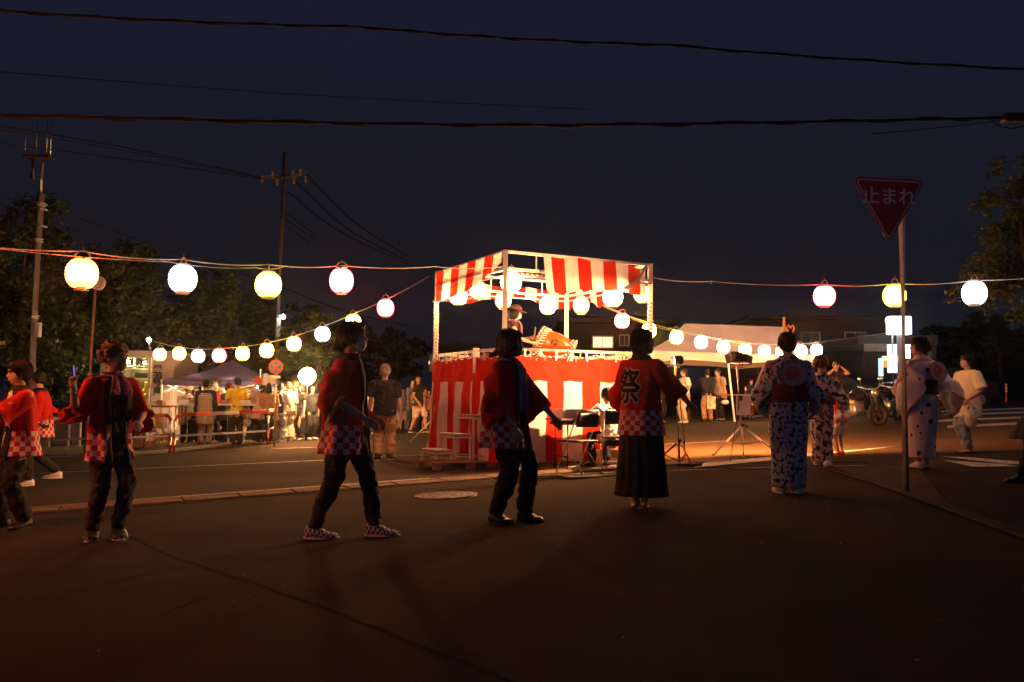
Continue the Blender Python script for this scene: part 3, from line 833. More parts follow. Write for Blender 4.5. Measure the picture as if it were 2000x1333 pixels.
string([(1155, 588, 17.5), (1268, 636, 19.8), (1369, 658, 24.2), (1455, 673, 24.9)], .005, 'thin second cord under the one before the tent', .01)
G4 = 'lanterns on the cord from the stage to the sign pole'
for a in ((1610, 579, 13.1, 'pink', 'between the stage and the stop sign'), (1747, 578, 12.8, 'yellow', 'partly behind the stop sign pole'), (1903, 573, 11.9, 'cool', 'last in view, right of the stop sign'), (2075, 566, 11.2, 'warm', 'added unseen past the edge on the sign side cord for its light')):  # last one is out of view, added for its light
    lantern(*a, G4, k=.24)
string([(1277, 543, 14.4), (1390, 550, 13.9), (1610, 556, 13.1), (1747, 554, 12.8), (1903, 548, 11.9), (2120, 530, 11.0)], .006, 'pale cord from the stage post past the stop sign')
bm = bmesh.new(); tube(bm, [at(1389, 548, 13.9), at(1389, 555, 13.9)], .007, 6); tag(build('cord_clip', bm, M_ROPE), 'small clip hanging on the cord right of the stage', 'clip')

# ================================================================== the drum stage
NY, LY, RY = 13.26, 15.59, 14.44
gN = at(985, 690, NY); gL = at(851, 690, LY); gR = at(1270, 690, RY)
Nn, Ll, Rr_ = V((gN.x, NY, 0)), V((gL.x, LY, 0)), V((gR.x, RY, 0))
Bb = Ll + Rr_ - Nn
Z0 = gz(Nn.x + .3, 14.4)
ZT = at(987, 489, NY).z; ZR = at(985, 681, NY).z; ZD = ZR - .76
st = empty('drum_stage', 'square festival drum stage wrapped in red and white striped cloth, white pipe frame', 'stage', ((Nn + Bb) / 2).to_tuple()[:2] + (Z0,))
def Z(p, z): return V((p.x, p.y, z))
e1 = (Rr_ - Nn).normalized(); e2 = (Ll - Nn).normalized(); S1 = (Rr_ - Nn).length; S2 = (Ll - Nn).length
def SP(a, b, z):  # a along the front, b along the left side, metres
    p = Nn + e1 * a + e2 * b; return V((p.x, p.y, z))
def sbar(name, a, b, r, m=M_WHITE, square=True): return relocal(bar(name, a, b, r, m, None, square=square), st)
for p, zt in ((Nn, ZT), (Ll, ZT), (Rr_, ZT), (Bb, ZT)):
    sbar('post', Z(p, gz(p.x, p.y)), Z(p, zt), .035)
for (p, q) in ((Nn, Rr_), (Nn, Ll), (Ll, Bb), (Rr_, Bb)):
    d = (q - p).normalized() * .036
    for dz, r_ in ((-.02, .02), (-.27, .02), (-.36, .010)):
        sbar('top_rail', Z(p + d, ZT + dz), Z(q - d, ZT + dz), r_)
    for k in range(1, 5):
        f = k / 5; m_ = p.lerp(q, f); sbar('strut', Z(m_, ZT - .25), Z(m_, ZT - .04), .011)
    sbar('hand_rail', Z(p + d, ZR), Z(q - d, ZR), .022, square=False)
    sbar('low_rail', Z(p + d, ZR - .10), Z(q - d, ZR - .10), .014, square=False)
    for k in range(1, 6):
        f = k / 6; m_ = p.lerp(q, f); sbar('baluster', Z(m_, ZD + .05), Z(m_, ZR - .02), .012, square=False)
for a, b in ((S1 * .0, S2 * .33),):
    sbar('gate_post', SP(-.05, b, ZR - .34), SP(-.05, b, ZR + .04), .045)
sbar('awning_rail', SP(-.06, S2, ZT - .52), SP(-.06, .9, ZT - .62), .014, square=False)
# deck boards
for k in range(12):
    bm = bmesh.new(); a = S1 * (k + .5) / 12
    rot = Matrix((e1, e2, V((0, 0, 1)))).transposed()
    box(bm, SP(a, S2 / 2, ZD), (S1 / 12 - .008, S2 - .1, .035), rot)
    relocal(build('deck_board', bm, M_WOOD), st)
# rope spiral on the posts
M_ROPERW = mat('red_white_rope', (.7, .5, .4), rough=.8, var=0, colorfn=lambda nt: mixc(nt, mth(nt, 'LESS_THAN', mth(nt, 'FRACT', mth(nt, 'MULTIPLY', mth(nt, 'ADD', uvxy(nt, 'Object')[2], uvxy(nt, 'Object')[0]), 14.0)), .5), (.75, .7, .62), (.6, .04, .02)))
for p in (Ll, Rr_):
    bm = bmesh.new(); n = 120
    tube(bm, [V((p.x + .047 * math.cos(k * .75), p.y + .047 * math.sin(k * .75), ZR + (ZT - .6 - ZR) * k / n)) for k in range(n + 1)], .007, 5)
    relocal(build('twisted_rope', bm, M_ROPERW, None, True), st)
def rope(a, b, sag, r=.011, n=20):
    bm = bmesh.new(); tube(bm, [a.lerp(b, k / n) - V((0, 0, sag * 4 * (k / n) * (1 - k / n))) for k in range(n + 1)], r, 5)
    relocal(build('festoon_rope', bm, M_ROPERW, None, True), st)
for f in range(5):
    rope(SP(S1 * f / 5, -.04, ZR - .05), SP(S1 * (f + 1) / 5, -.04, ZR - .05), .05)
    rope(SP(-.04, S2 * f / 5, ZR - .05), SP(-.04, S2 * (f + 1) / 5, ZR - .05), .05)
rope(SP(0, -.03, ZT - .32), SP(S1, -.03, ZT - .32), .02)
# striped cloth
def stripe_mat(name, per, top, ox, red=(.62, .022, .008), wht=(.80, .73, .66), transl=.25):
    def f(nt):
        x, y, _ = uvxy(nt, 'UV')
        s = mth(nt, 'LESS_THAN', mth(nt, 'FRACT', mth(nt, 'DIVIDE', mth(nt, 'ADD', x, ox), per)), .5)
        tp = mth(nt, 'GREATER_THAN', y, top)
        s = mth(nt, 'MULTIPLY', s, mth(nt, 'SUBTRACT', 1.0, tp))
        c = mixc(nt, s, red, wht)
        seam = mth(nt, 'LESS_THAN', mth(nt, 'ABSOLUTE', mth(nt, 'SUBTRACT', y, top)), .004)
        return mixc(nt, mth(nt, 'MULTIPLY', seam, .5), c, (.25, .02, .01))
    return mat(name, (1, 0, 0), rough=.85, var=.1, vscale=3, transl=transl, colorfn=f, kind='Object', spec=.15)
H_ = ZR - .13 - Z0 - .02
M_ST1 = stripe_mat('striped_cloth', .62, H_ - .36, .26)
M_ST2 = stripe_mat('striped_cloth_side', .62, H_ - .36, .25)
ffn = lambda x, s: .5 * noise.noise(V((x * 1.6, s, 0))) + .22 * noise.noise(V((x * 4.1, s * 2 + 7, 0)))
def curtain(P0, ex, out, length, m, seed, name='curtain'):
    nt_ = int(length / .27)
    def f(u, v):
        x = u * length; hz = v
        sagt = .035 * abs(math.sin(x / .27 * math.pi)) * hz ** 3
        b = (.045 + .22 * ffn(x, seed) * (1 - hz * .75)) + .05 * math.sin(hz * 3.0 + x * .9) * (1 - hz)
        drift = .05 * noise.noise(V((hz * 1.2, x * .6, seed))) * (1 - hz)
        z = Z0 + .06 + hz * H_ - sagt + .03 * noise.noise(V((x, 0, seed))) * (1 - hz)
        p = P0 + ex * (x + drift) + out * (b + .02 + .030 * noise.noise(V((x * 3 + hz * 2, hz * 3 - x, seed))) + .012 * noise.noise(V((x * 9 + hz * 7, hz * 4, seed + 2))))
        return V((p.x, p.y, z))
    o = grid(name, f, int(length * 34), 40, m, None, lambda u, v: (u * length, v * H_))
    relocal(o, st)
    me = None
    for k in range(int(length / .265) + 1):
        x = min(length - .03, .04 + k * .265)
        p = P0 + ex * x + out * .062
        bm = bmesh.new(); rot = Matrix((ex, out, V((0, 0, 1)))).transposed()
        box(bm, V((p.x, p.y, ZR - .075)), (.032, .008, .15), rot @ Matrix.Rotation(random.uniform(-.12, .12), 3, 'Y'))
        relocal(build('tab', bm, M_CLOTHW), st)
        if k % 2 == 0:
            for s in (-1, 1, -.4):
                bm = bmesh.new(); q = V((p.x, p.y, ZR - .02)); tube(bm, [q, q + ex * s * .05 + V((0, 0, -.07)), q + ex * s * .08 + V((0, 0, -.14))], .005, 5); relocal(build('tie', bm, M_CLOTHW), st)
curtain(Z(Nn, 0), e1, -e2, S1, M_ST1, 1.3)
curtain(Z(Nn, 0) + e2 * S2 * .36, e2, -e1, S2 * .64, M_ST2, 4.1)
curtain(Z(Nn, 0), e2, -e1, S2 * .36, M_ST2, 6.1)
curtain(Z(Ll, 0), e1, e2, S1, M_ST1, 9.3)
curtain(Z(Rr_, 0), e2, e1, S2, M_ST1, 12.3)
# valances under the roof rails
def valance(P0, ex, out, length, hfun, m, seed, tfun=lambda u: 0.0, name='valance', bulge=.05):
    def f(u, v):
        x = u * length
        h = hfun(u)
        z = ZT - .02 - tfun(u) - h * v
        b = .03 + (bulge * ffn(x * 2, seed) * 2 + bulge * .5) * v + .06 * v * v * abs(noise.noise(V((x * 1.5, seed, 0))))
        p = P0 + ex * x + out * b
        return V((p.x, p.y, z))
    relocal(grid(name, f, int(length * 40), 16, m, None, lambda u, v: (u * length, -v * .4)), st)
M_V1 = stripe_mat('valance_cloth', .46, 9, .1, transl=.45)
M_V2 = stripe_mat('valance_cloth_left', .64, 9, .0, transl=.45)
valance(Z(Nn, 0) + e2 * .0, e2, -e1, S2, lambda u: .16 + .34 * min(1, u * 2.2) + .02 * math.sin(u * 9), M_V2, 2.2)
valance(Z(Nn, 0) + e1 * .62, e1, -e2, S1 - .74, lambda u: .50 - .16 * max(0, u - .65) / .35 + .05 * math.sin(u * 7 + 1), M_V1, 5.2, tfun=lambda u: .03 * abs(math.sin(u * 3 * math.pi)) + (.10 * max(0, u - .82) / .18), bulge=.09)
valance(Z(Ll, 0), e1, e2, S1, lambda u: .25 + .08 * math.sin(u * 8), M_V1, 7.7, tfun=lambda u: .12 + .05 * abs(math.sin(u * 9)))
valance(Z(Rr_, 0) + e2 * S2 * .5, e2, e1, S2 * .5, lambda u: .30 + .09 * math.sin(u * 7), M_V1, 8.8, tfun=lambda u: .1 + .05 * abs(math.sin(u * 8)))
# a twisted end of cloth near the right corner
bm = bmesh.new()
P0 = SP(S1 - .12, -.06, ZT - .06)
tube(bm, [P0, P0 - e1 * .16 + V((0, 0, -.22)), P0 - e1 * .30 + V((0, 0, -.34)), P0 - e1 * .55 + V((0, 0, -.42))], [(.05, .015), (.07, .03), (.05, .04), (.03, .015)], 10)
relocal(build('cloth_twist', bm, M_V1, None, True), st)

GS = 'lanterns hung inside the stage frame'
for a in ((998, 551, 13.4, 'flood', 'beside the near stage post'), (1197, 580, 14.2, 'flood', 'under the striped valance of the stage front'), (895, 577, 15.2, 'flood', 'under the left valance')):
    lantern(*a, GS, .30)
for a in ((934, 567, 15.0, 'cream', 'behind the left valance, white cap showing'), (983, 587, 15.4, 'cream', 'above the drummer\'s hat, behind the post'), (1135, 597, 15.6, 'cream', 'right of the far stage post'), (1254, 574, 14.75, 'cream', 'beside the right stage post')):
    lantern(*a, GS, .275)
lantern(1070, 597, 15.8, 'white', 'hanging above the drum', GS, .28)

# ================================================================== the drum on its stand
DY = 14.75
dc = at(1082, 681, DY); 
ax = V((.90, -.14, -.40)).normalized()       # from the struck head to the far head
dr = empty('festival_drum', 'orange wooden festival drum lashed with white ropes on the stage', 'drum', (dc.x, dc.y, ZD))
M_DRUM = mat('drum_wood', (.50, .10, .012), rough=.25, var=.15, vscale=5, spec=.6)
fa, fb = frame_of(ax)
prof = [(-.27, .205), (-.22, .225), (-.12, .25), (0, .262), (.12, .25), (.22, .225), (.27, .205)]
bm = bmesh.new(); tube(bm, [dc + ax * a for a, r_ in prof], [r_ for a, r_ in prof], 28); relocal(build('barrel', bm, M_DRUM, None, True), dr)
M_SKIN = mat('drum_skin', (.72, .62, .45), rough=.6, var=.1)
for s in (-1, 1):
    bm = bmesh.new(); tube(bm, [dc + ax * s * .26, dc + ax * s * .30], [.235, .235], 28); relocal(build('head', bm, M_SKIN, None, False), dr)
    for r_ in (.245, .235):
        bm = bmesh.new(); n = 56
        tube(bm, [dc + ax * s * (.285 - .05 * (r_ < .24)) + (fa * math.cos(a) + fb * math.sin(a)) * (r_ + .012) for a in [2 * math.pi * k / n for k in range(n + 1)]], .014, 6); relocal(build('rope_ring', bm, M_ROPERW, None, True), dr)
for k in range(16):
    a0, a1 = 2 * math.pi * k / 16, 2 * math.pi * (k + .5) / 16
    for s, (x0, x1) in ((-1, (a0, a1)), (-1, (a1, 2 * math.pi * (k + 1) / 16))):
        bm = bmesh.new()
        tube(bm, [dc - ax * .28 + (fa * math.cos(x0) + fb * math.sin(x0)) * .262, dc - ax * .16 + (fa * math.cos(x1) + fb * math.sin(x1)) * .258], .008, 5)
        relocal(build('lashing', bm, M_ROPE, None, True), dr)
# black comma crest on the barrel
vdir = (CAM - dc); vdir -= ax * vdir.dot(ax); vdir.normalize(); up_ = ax.cross(vdir); up_ = up_ if up_.z > 0 else -up_
nrm = (vdir * .93 + up_ * .37).normalized(); tan_ = ax.cross(nrm).normalized()
def drum_pt(x, y, off=.004):
    a = y / .26; d = nrm * math.cos(a) + tan_ * math.sin(a)
    r_ = .262 - .25 * x * x * 4 * .27
    return dc + ax * x + d * (r_ + off)
for k in range(3):
    bm = bmesh.new(); a0 = k * 2 * math.pi / 3
    ring = []
    pts_o = [(.062 * math.cos(a0 + t), .062 * math.sin(a0 + t)) for t in [i * .15 for i in range(13)]]
    pts_i = [((.058 - .042 * math.sin(min(1, i / 5) * math.pi / 2)) * math.cos(a0 + i * .15), (.058 - .042 * math.sin(min(1, i / 5) * math.pi / 2)) * math.sin(a0 + i * .15)) for i in range(13)]
    o_ = [bm.verts.new(drum_pt(x, y)) for x, y in pts_o]; i_ = [bm.verts.new(drum_pt(x, y)) for x, y in pts_i]
    for i in range(12): bm.faces.new((o_[i], o_[i + 1], i_[i + 1], i_[i]))
    relocal(build('crest', bm, M_BLACK), dr)
for s in (-.2, .2):
    for q in (-.22, .22):
        bm = bmesh.new(); tube(bm, [V((dc.x + s + q * .2, dc.y + q, ZD + .02)), V((dc.x + s * .7, dc.y + q * .7, dc.z - .2))], .022, 8); relocal(build('stand_leg', bm, M_WOOD), dr)

# ================================================================== steps up to the stage
so = ground(900, 920); so = V((so.x, so.y, gz(so.x, so.y)))
stp = empty('stage_steps', 'three tier white framed wooden steps on a low pallet at the stage side', 'steps', so)
M_TREAD = mat('tread_board', (.48, .40, .30), rough=.7, var=.2, vscale=10)
def treads():
    ex, ey = (e1 * .97 - e2 * .05).normalized(), e2
    base = SP(-.41, S2 * .30, 0)
    zb = gz(base.x, base.y)
    for i, (off, zt) in enumerate(((-.29, .27), (0, .50), (.29, .78))):
        c = base + ex * off
        bm = bmesh.new(); rot = Matrix((ex, ey, V((0, 0, 1)))).transposed()
        box(bm, V((c.x, c.y, zb + zt)), (.28, .56, .03), rot, .006); relocal(build('tread', bm, M_TREAD), stp)
        bm = bmesh.new(); box(bm, V((c.x, c.y, zb + zt - .04)) - ey * .0, (.284, .564, .026), rot, .004); relocal(build('edge_trim', bm, M_CREAM), stp)
        for sx in (-.12, .12):
            for sy in (-.26, .26):
                q = c + ex * sx + ey * sy
                bm = bmesh.new(); box(bm, V((q.x, q.y, zb + (zt + .12) / 2)), (.026, .026, zt - .16), rot); relocal(build('leg', bm, M_CREAM), stp)
        for sy in (-.26, .26):
            q = c + ey * sy; bm = bmesh.new(); box(bm, V((q.x, q.y, zb + .18)), (.23, .02, .02), rot); relocal(build('brace', bm, M_CREAM), stp)
    for k in range(5):
        c = base + ey * (-.34 + k * .17)
        bm = bmesh.new(); box(bm, V((c.x, c.y, zb + .105)), (.98, .13, .025), rot, .003); relocal(build('plank', bm, M_WOOD), stp)
    for sx in (-.42, .1, .42):
        for sy in (-.33, .33):
            c = base + ex * sx + ey * sy; bm = bmesh.new(); box(bm, V((c.x, c.y, zb + .045)), (.10, .12, .095), rot); relocal(build('block', bm, M_WOOD), stp)
treads()

# ================================================================== table, chairs and things in front of the stage
tf = SP(S1 * .52, -.62, 0); tz = gz(tf.x, tf.y)
ROT = Matrix((e1, e2, V((0, 0, 1)))).transposed()
tb = empty('folding_table', 'dark folding table in front of the striped curtain', 'table', V((tf.x, tf.y, tz)))
TW, TD, TH = 1.75, .45, .66
bm = bmesh.new(); box(bm, V((tf.x, tf.y, tz + TH)), (TW, TD, .03), ROT, .005); relocal(build('table_top', bm, mat('table_top', (.16, .10, .08), rough=.45, var=.15)), tb)
bm = bmesh.new(); box(bm, V((tf.x, tf.y, tz + TH - .05)), (TW - .1, TD - .06, .05), ROT); relocal(build('shelf', bm, M_BLACK), tb)
for sx in (-1, 1):
    for sy in (-1, 1):
        q = tf + e1 * sx * (TW / 2 - .14) + e2 * sy * (TD / 2 - .05)
        relocal(bar('leg', V((q.x, q.y, gz(q.x, q.y))), V((q.x, q.y, tz + TH - .03)), .014, M_BLACK), tb)
    q0 = tf + e1 * sx * (TW / 2 - .14) - e2 * (TD / 2 - .05); q1 = q0 + e2 * (TD - .1)
    relocal(bar('crossbar', V((q0.x, q0.y, tz + .14)), V((q1.x, q1.y, tz + .14)), .010, M_BLACK), tb)
def ontable(name, label, cat, a, b, s, m, dz=0, bev=.006, group=None):
    q = tf + e1 * a + e2 * b; c = V((q.x, q.y, tz + TH + .016 + s[2] / 2 + dz))
    bm = bmesh.new(); box(bm, (0, 0, 0), s, ROT, bev)
    o = build(name, bm, m); o.location = c
    return tag(o, label, cat, group)
bx = empty('cardboard_box', 'open white cardboard box on the dark folding table', 'box', V(tuple((tf - e1 * .58))) + V((0, 0, tz + TH + .015)))
q = tf - e1 * .58
for nm, dx, dy, s in (('base', 0, 0, (.42, .28, .01)), ('side', -.21, 0, (.008, .28, .13)), ('side', .21, 0, (.008, .28, .13)), ('side', 0, -.14, (.42, .008, .13)), ('side', 0, .14, (.42, .008, .13))):
    c = q + e1 * dx + e2 * dy; bm = bmesh.new(); box(bm, V((c.x, c.y, tz + TH + .017 + s[2] / 2)), s, ROT); relocal(build(nm, bm, M_CLOTHW), bx)
# crumpled bag and basket
q = tf - e1 * .22; c = V((q.x, q.y, tz + TH + .08))
bm = bmesh.new(); bmesh.ops.create_icosphere(bm, subdivisions=3, radius=.09)
for v in bm.verts: v.co = v.co * (1 + .28 * noise.noise(v.co * 28)) ; v.co.z *= .75; v.co.x *= 1.15
o = build('snack_bag', bm, mat('foil', (.7, .55, .4), rough=.25, metal=.7, var=.3, vscale=30)); o.location = c; tag(o, 'crumpled shiny snack bag beside the white box on the table', 'bag')
q = tf - e1 * .03; c = V((q.x, q.y, tz + TH + .02))
bk = empty('tambourine', 'round tan hand drum leaning on the snack bag', 'hand drum', c)
bm = bmesh.new(); tube(bm, [c + V((-.02, 0, .08)), c + V((.05, -.02, .085))], .075, 20); relocal(build('frame', bm, mat('tan_wood', (.55, .36, .14), rough=.5), None, False), bk)
bm = bmesh.new(); tube(bm, [c + V((.05, -.02, .085)), c + V((.056, -.022, .085))], .08, 20); relocal(build('rim', bm, M_BLACK), bk)
ontable('paper_sheets', 'loose white paper sheets on the folding table', 'paper', .18, -.05, (.26, .18, .006), M_CLOTHW, bev=0)
ontable('purple_cloth', 'folded purple cloth lying on the folding table', 'cloth', .36, .03, (.22, .2, .02), mat('purple_cloth', (.16, .06, .16), rough=.9))
for k, (a, b_, hgt, lab) in enumerate(((.50, .1, .22, 'taller white bottle beside the black speaker'), (.44, .02, .16, 'short pinkish bottle in front of the taller one'), (.38, .08, .11, 'squat white cup closest to the speaker'))):
    q = tf + e1 * a + e2 * b_; c = V((q.x, q.y, tz + TH + .015)); b2 = empty('bottle', lab, 'bottle', c)
    bm = bmesh.new(); tube(bm, [c, c + V((0, 0, hgt * .6)), c + V((0, 0, hgt * .78))], [.032, .032, .014], 12); relocal(build('body', bm, M_CLOTHW, None, True), b2)
    bm = bmesh.new(); tube(bm, [c + V((0, 0, hgt * .78)), c + V((0, 0, hgt * .92))], .016, 10); relocal(build('cap', bm, mat('pink_cap', (.6, .2, .18), rough=.4), None, True), b2)
q = tf + e1 * .66 + e2 * .05; c = V((q.x, q.y, tz + TH + .015))
spk = empty('amplifier', 'upright black portable amplifier with a green display on the table', 'amplifier', c)
bm = bmesh.new(); box(bm, c + V((0, 0, .20)), (.22, .2, .40), ROT, .015); relocal(build('cabinet', bm, M_BLACK), spk)
bm = bmesh.new(); box(bm, c - e2 * .103 + V((0, 0, .345)), (.075, .006, .022), ROT); relocal(build('display', bm, glow('green_display', (.35, 1.0, .05), 2.2)), spk)
bm = bmesh.new(); tube(bm, [c - e2 * .101 + V((0, 0, .17)), c - e2 * .108 + V((0, 0, .17))], .08, 20); relocal(build('speaker_cone', bm, mat('grille', (.05, .05, .05), rough=.7)), spk)
bm = bmesh.new(); tube(bm, [c - e1 * .06 + V((0, 0, .4)), c - e1 * .05 + V((0, 0, .44)), c + e1 * .05 + V((0, 0, .44)), c + e1 * .06 + V((0, 0, .4))], .008, 6); relocal(build('handle', bm, M_BLACK), spk)

def folding_chair(loc, rz, label):
    ch = empty('folding_chair', label, 'chair', loc, rz, 'steel folding chairs at the table')
    def pb(name, a, b, r, m=M_GALV): 
        o = bar(name, a, b, r, m); o.parent = ch; return o
    for s in (-.2, .2):
        pb('leg', (s, -.22, .01), (s, .18, .80), .011); pb('leg', (s * .92, .26, .01), (s * .92, -.14, .44), .011)
    bm = bmesh.new(); box(bm, (0, -.02, .44), (.40, .38, .03), None, .01); build('seat', bm, M_BLACK, ch)
    o = grid('backrest', lambda u, v: V(((u - .5) * .40, .155 + .035 * (v) - .03 * math.cos((u - .5) * 3), .62 + .18 * v)), 12, 4, M_BLACK, ch, thick=.018)
    pb('crossbar', (-.2, -.19, .09), (.2, -.19, .09), .008); pb('crossbar', (-.18, .23, .10), (.18, .23, .10), .008)
    tube_ = bmesh.new(); tube(tube_, [V((-.2, .18, .79)), V((-.16, .195, .83)), V((.16, .195, .83)), V((.2, .18, .79))], .011, 8); build('top_tube', tube_, M_GALV, ch, True)
    return ch
p = ground(1130, 928); folding_chair(on_ground(p.x, p.y), math.atan2(e1.y, e1.x) + math.pi + .25, 'empty steel folding chair facing the table before the curtain')
p = ground(1207, 918); folding_chair(on_ground(p.x, p.y), math.atan2(e1.y, e1.x) + math.pi - .45, 'steel folding chair under the seated person in white')
# kettle pot and boxes under the table
p = ground(1022, 932); kt = empty('metal_pot', 'shiny metal pot standing on the ground under the table end', 'pot', on_ground(p.x, p.y))
c = on_ground(p.x, p.y)
bm = bmesh.new(); tube(bm, [c + V((0, 0, .0)), c + V((0, 0, .02)), c + V((0, 0, .16))], [.10, .115, .11], 20); relocal(build('body', bm, M_STEEL, None, True), kt)
bm = bmesh.new(); tube(bm, [c + V((0, 0, .16)), c + V((0, 0, .18)), c + V((0, 0, .20))], [.112, .06, .015], 20); relocal(build('lid', bm, M_STEEL, None, True), kt)
bm = bmesh.new(); tube(bm, [c + V((-.11, 0, .13)), c + V((-.09, 0, .27)), c + V((.09, 0, .27)), c + V((.11, 0, .13))], .006, 6); relocal(build('handle', bm, M_BLACK), kt)
p = ground(1185, 905); c = on_ground(p.x, p.y, .1)
bm = bmesh.new(); box(bm, (0, 0, 0), (.38, .28, .2), ROT, .004); o = build('carton', bm, M_CARD); o.location = c; tag(o, 'brown carton on the ground behind the seated person\'s feet', 'box')
bm = bmesh.new(); bmesh.ops.create_icosphere(bm, subdivisions=3, radius=.14)
for v in bm.verts: v.co = v.co * (1 + .25 * noise.noise(v.co * 14)); v.co.z *= .7
p = ground(1165, 902); o = build('cloth_bundle', bm, mat('ochre_cloth', (.30, .19, .04), rough=.9)); o.location = on_ground(p.x, p.y, .08); tag(o, 'ochre cloth bundle on the ground under the table', 'bundle')
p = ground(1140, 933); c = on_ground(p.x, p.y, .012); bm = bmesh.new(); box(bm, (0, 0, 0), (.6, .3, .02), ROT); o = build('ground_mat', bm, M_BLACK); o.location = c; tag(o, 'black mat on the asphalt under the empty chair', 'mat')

# ================================================================== floodlights on tripods
def tripod(root, foot, hub, top, spread, m, rad=.016, a0=.3, n=3):
    relocal(bar('column', hub - V((0, 0, .28)), top, rad, m), root)
    bm = bmesh.new(); tube(bm, [hub - V((0, 0, .04)), hub + V((0, 0, .04))], .045, 14); ball(bm, hub + V((.06, -.02, .0)), .022); relocal(build('hub', bm, M_BLACK), root)
    for k in range(n):
        a = a0 + k * 2 * math.pi / n
        e = V((foot.x + math.cos(a) * spread, foot.y + math.sin(a) * spread, 0)); e.z = gz(e.x, e.y) + .015
        leg = relocal(bar('leg', hub + V((math.cos(a) * .04, math.sin(a) * .04, -.02)), e, rad * .75, m), root)
        bm = bmesh.new(); ball(bm, e, .022); relocal(build('rubber_foot', bm, M_BLACK), leg)
        mid = (hub.lerp(e, .55)); relocal(bar('stay', hub - V((0, 0, .27)), mid, rad * .45, m), root)
def flood_head(root, c, d, lit=True, size=.16, strength=40, energy=0, spot=1.2, colr=(1, .30, .065)):
    d = V(d).normalized(); x = d.cross(V((0, 0, 1))).normalized(); u = x.cross(d); rot = Matrix((x, u, d)).transposed()
    hd = empty('tmp', None, None); bpy.data.objects.remove(hd)
    bm = bmesh.new(); box(bm, c, (size, size * .8, size * .45), rot, .012); h = relocal(build('lamp_head', bm, M_BLACK), root)
    for k in range(5):
        bm = bmesh.new(); box(bm, c - d * (size * .27) + x * (k - 2) * size * .2, (size * .04, size * .6, size * .14), rot); relocal(build('cooling_fin', bm, M_BLACK), h)
    for s in (-1, 1):
        bm = bmesh.new(); box(bm, c + d * size * .36 + x * s * size * .55, (.006, size * .75, size * .35), rot @ Matrix.Rotation(s * .5, 3, 'Y')); relocal(build('barn_door', bm, M_BLACK), h)
    if lit:
        bm = bmesh.new(); box(bm, c + d * (size * .235), (size * .8, size * .6, .006), rot); relocal(build('lamp_glass', bm, glow('flood_glass_%d' % strength, colr, strength)), h)
    else:
        bm = bmesh.new(); box(bm, c + d * (size * .235), (size * .8, size * .6, .006), rot); relocal(build('lamp_glass', bm, M_GLASS), h)
    bm = bmesh.new(); tube(bm, [c - x * size * .6, c - x * size * .6 - V((0, 0, size * .6)), c + x * size * .6 - V((0, 0, size * .6)), c + x * size * .6], .008, 6); relocal(build('yoke', bm, M_BLACK), h)
    if energy:
        L = bpy.data.lights.new('flood_beam', 'SPOT'); L.energy = energy; L.color = colr; L.spot_size = spot; L.spot_blend = 1; L.shadow_soft_size = .05
        lo = bpy.data.objects.new('flood_beam', L); col.objects.link(lo); lo.location = c + d * (size * .3)
        lo.rotation_euler = d.to_track_quat('-Z', 'Y').to_euler(); relocal(lo, root)
M_YEL = mat('yellow_paint', (.62, .27, .02), rough=.4, var=.12)
GF = 'work floodlights on tripods'
f1 = ground(1325, 909); f1 = on_ground(f1.x, f1.y)
hub = at(1327, 864, f1.y); top = at(1319, 715, f1.y)
t = empty('floodlight_stand', 'yellow tripod floodlight with its lamp lit, right of the stage', 'floodlight', f1, 0, GF)
tripod(t, f1, hub, top, .36, M_YEL, .02, .9)
tgt = SP(S1 * .35, 0, Z0 + 1.0)
hc = at(1325, 704, f1.y)
flood_head(t, hc, V((-1, -.10, -.05)), True, .16, 260, 1700, 2.8, (1, .44, .17))
f2 = ground(1455, 893); f2 = on_ground(f2.x, f2.y)
hub = at(1450, 833, f2.y); top = at(1439, 712, f2.y); 
t = empty('floodlight_stand', 'pale tripod floodlight with a black head turned away, beside the fan woman', 'floodlight', f2, 0, GF)
tripod(t, f2, hub, top, .56, M_WHITE, .02, .25 - 2.1)
flood_head(t, at(1438, 698, f2.y), V((-.45, .9, -.38)), True, .20, 60, 5200, 2.45)
flood_head(t, at(1452, 700, f2.y), V((.55, .8, -.42)), True, .17, 60, 5200, 2.3)
bm = bmesh.new(); box(bm, at(1452, 801, f2.y - .03) + V((.0, 0, .07)), (.22, .006, .30), None); relocal(build('paper_notice', bm, M_CLOTHW), t)
bm = bmesh.new(); box(bm, at(1446, 778, f2.y - .05), (.05, .05, .08), None, .008); relocal(build('clamp', bm, M_BLACK), t)
# power strip and leads
c = ground(1345, 913); bm = bmesh.new(); box(bm, (0, 0, 0), (.36, .07, .04), Matrix.Rotation(.1, 3, 'Z'), .01); o = build('power_strip', bm, M_BLACK); o.location = on_ground(c.x, c.y, .03); tag(o, 'black power strip at the foot of the yellow floodlight', 'power strip')
def lead(pts, label):
    P = [V(p) if isinstance(p, V) else on_ground(ground(*p).x, ground(*p).y, .012) for p in pts]
    Q = []
    n = len(P)
    for i in range(n - 1):
        p0, p1, p2, p3 = P[max(i - 1, 0)], P[i], P[i + 1], P[min(i + 2, n - 1)]
        for k in range(8):
            s = k / 8; Q.append(.5 * ((2 * p1) + (p2 - p0) * s + (2 * p0 - 5 * p1 + 4 * p2 - p3) * s * s + (3 * p1 - p0 - 3 * p2 + p3) * s ** 3))
    bm = bmesh.new(); tube(bm, Q, .006, 6); tag(build('cable', bm, M_WIRE, None, True), label, 'cable', 'power leads on the asphalt')
lead([(1345, 913), (1320, 905), (1290, 908), (1240, 925), (1180, 932), (1080, 930)], 'black lead running from the power strip to the table')
lead([at(1320, 720, f1.y - .02), at(1330, 800, f1.y - .03), at(1337, 870, f1.y - .05), (1338, 900), (1345, 913)], 'black lead hanging down the yellow floodlight')
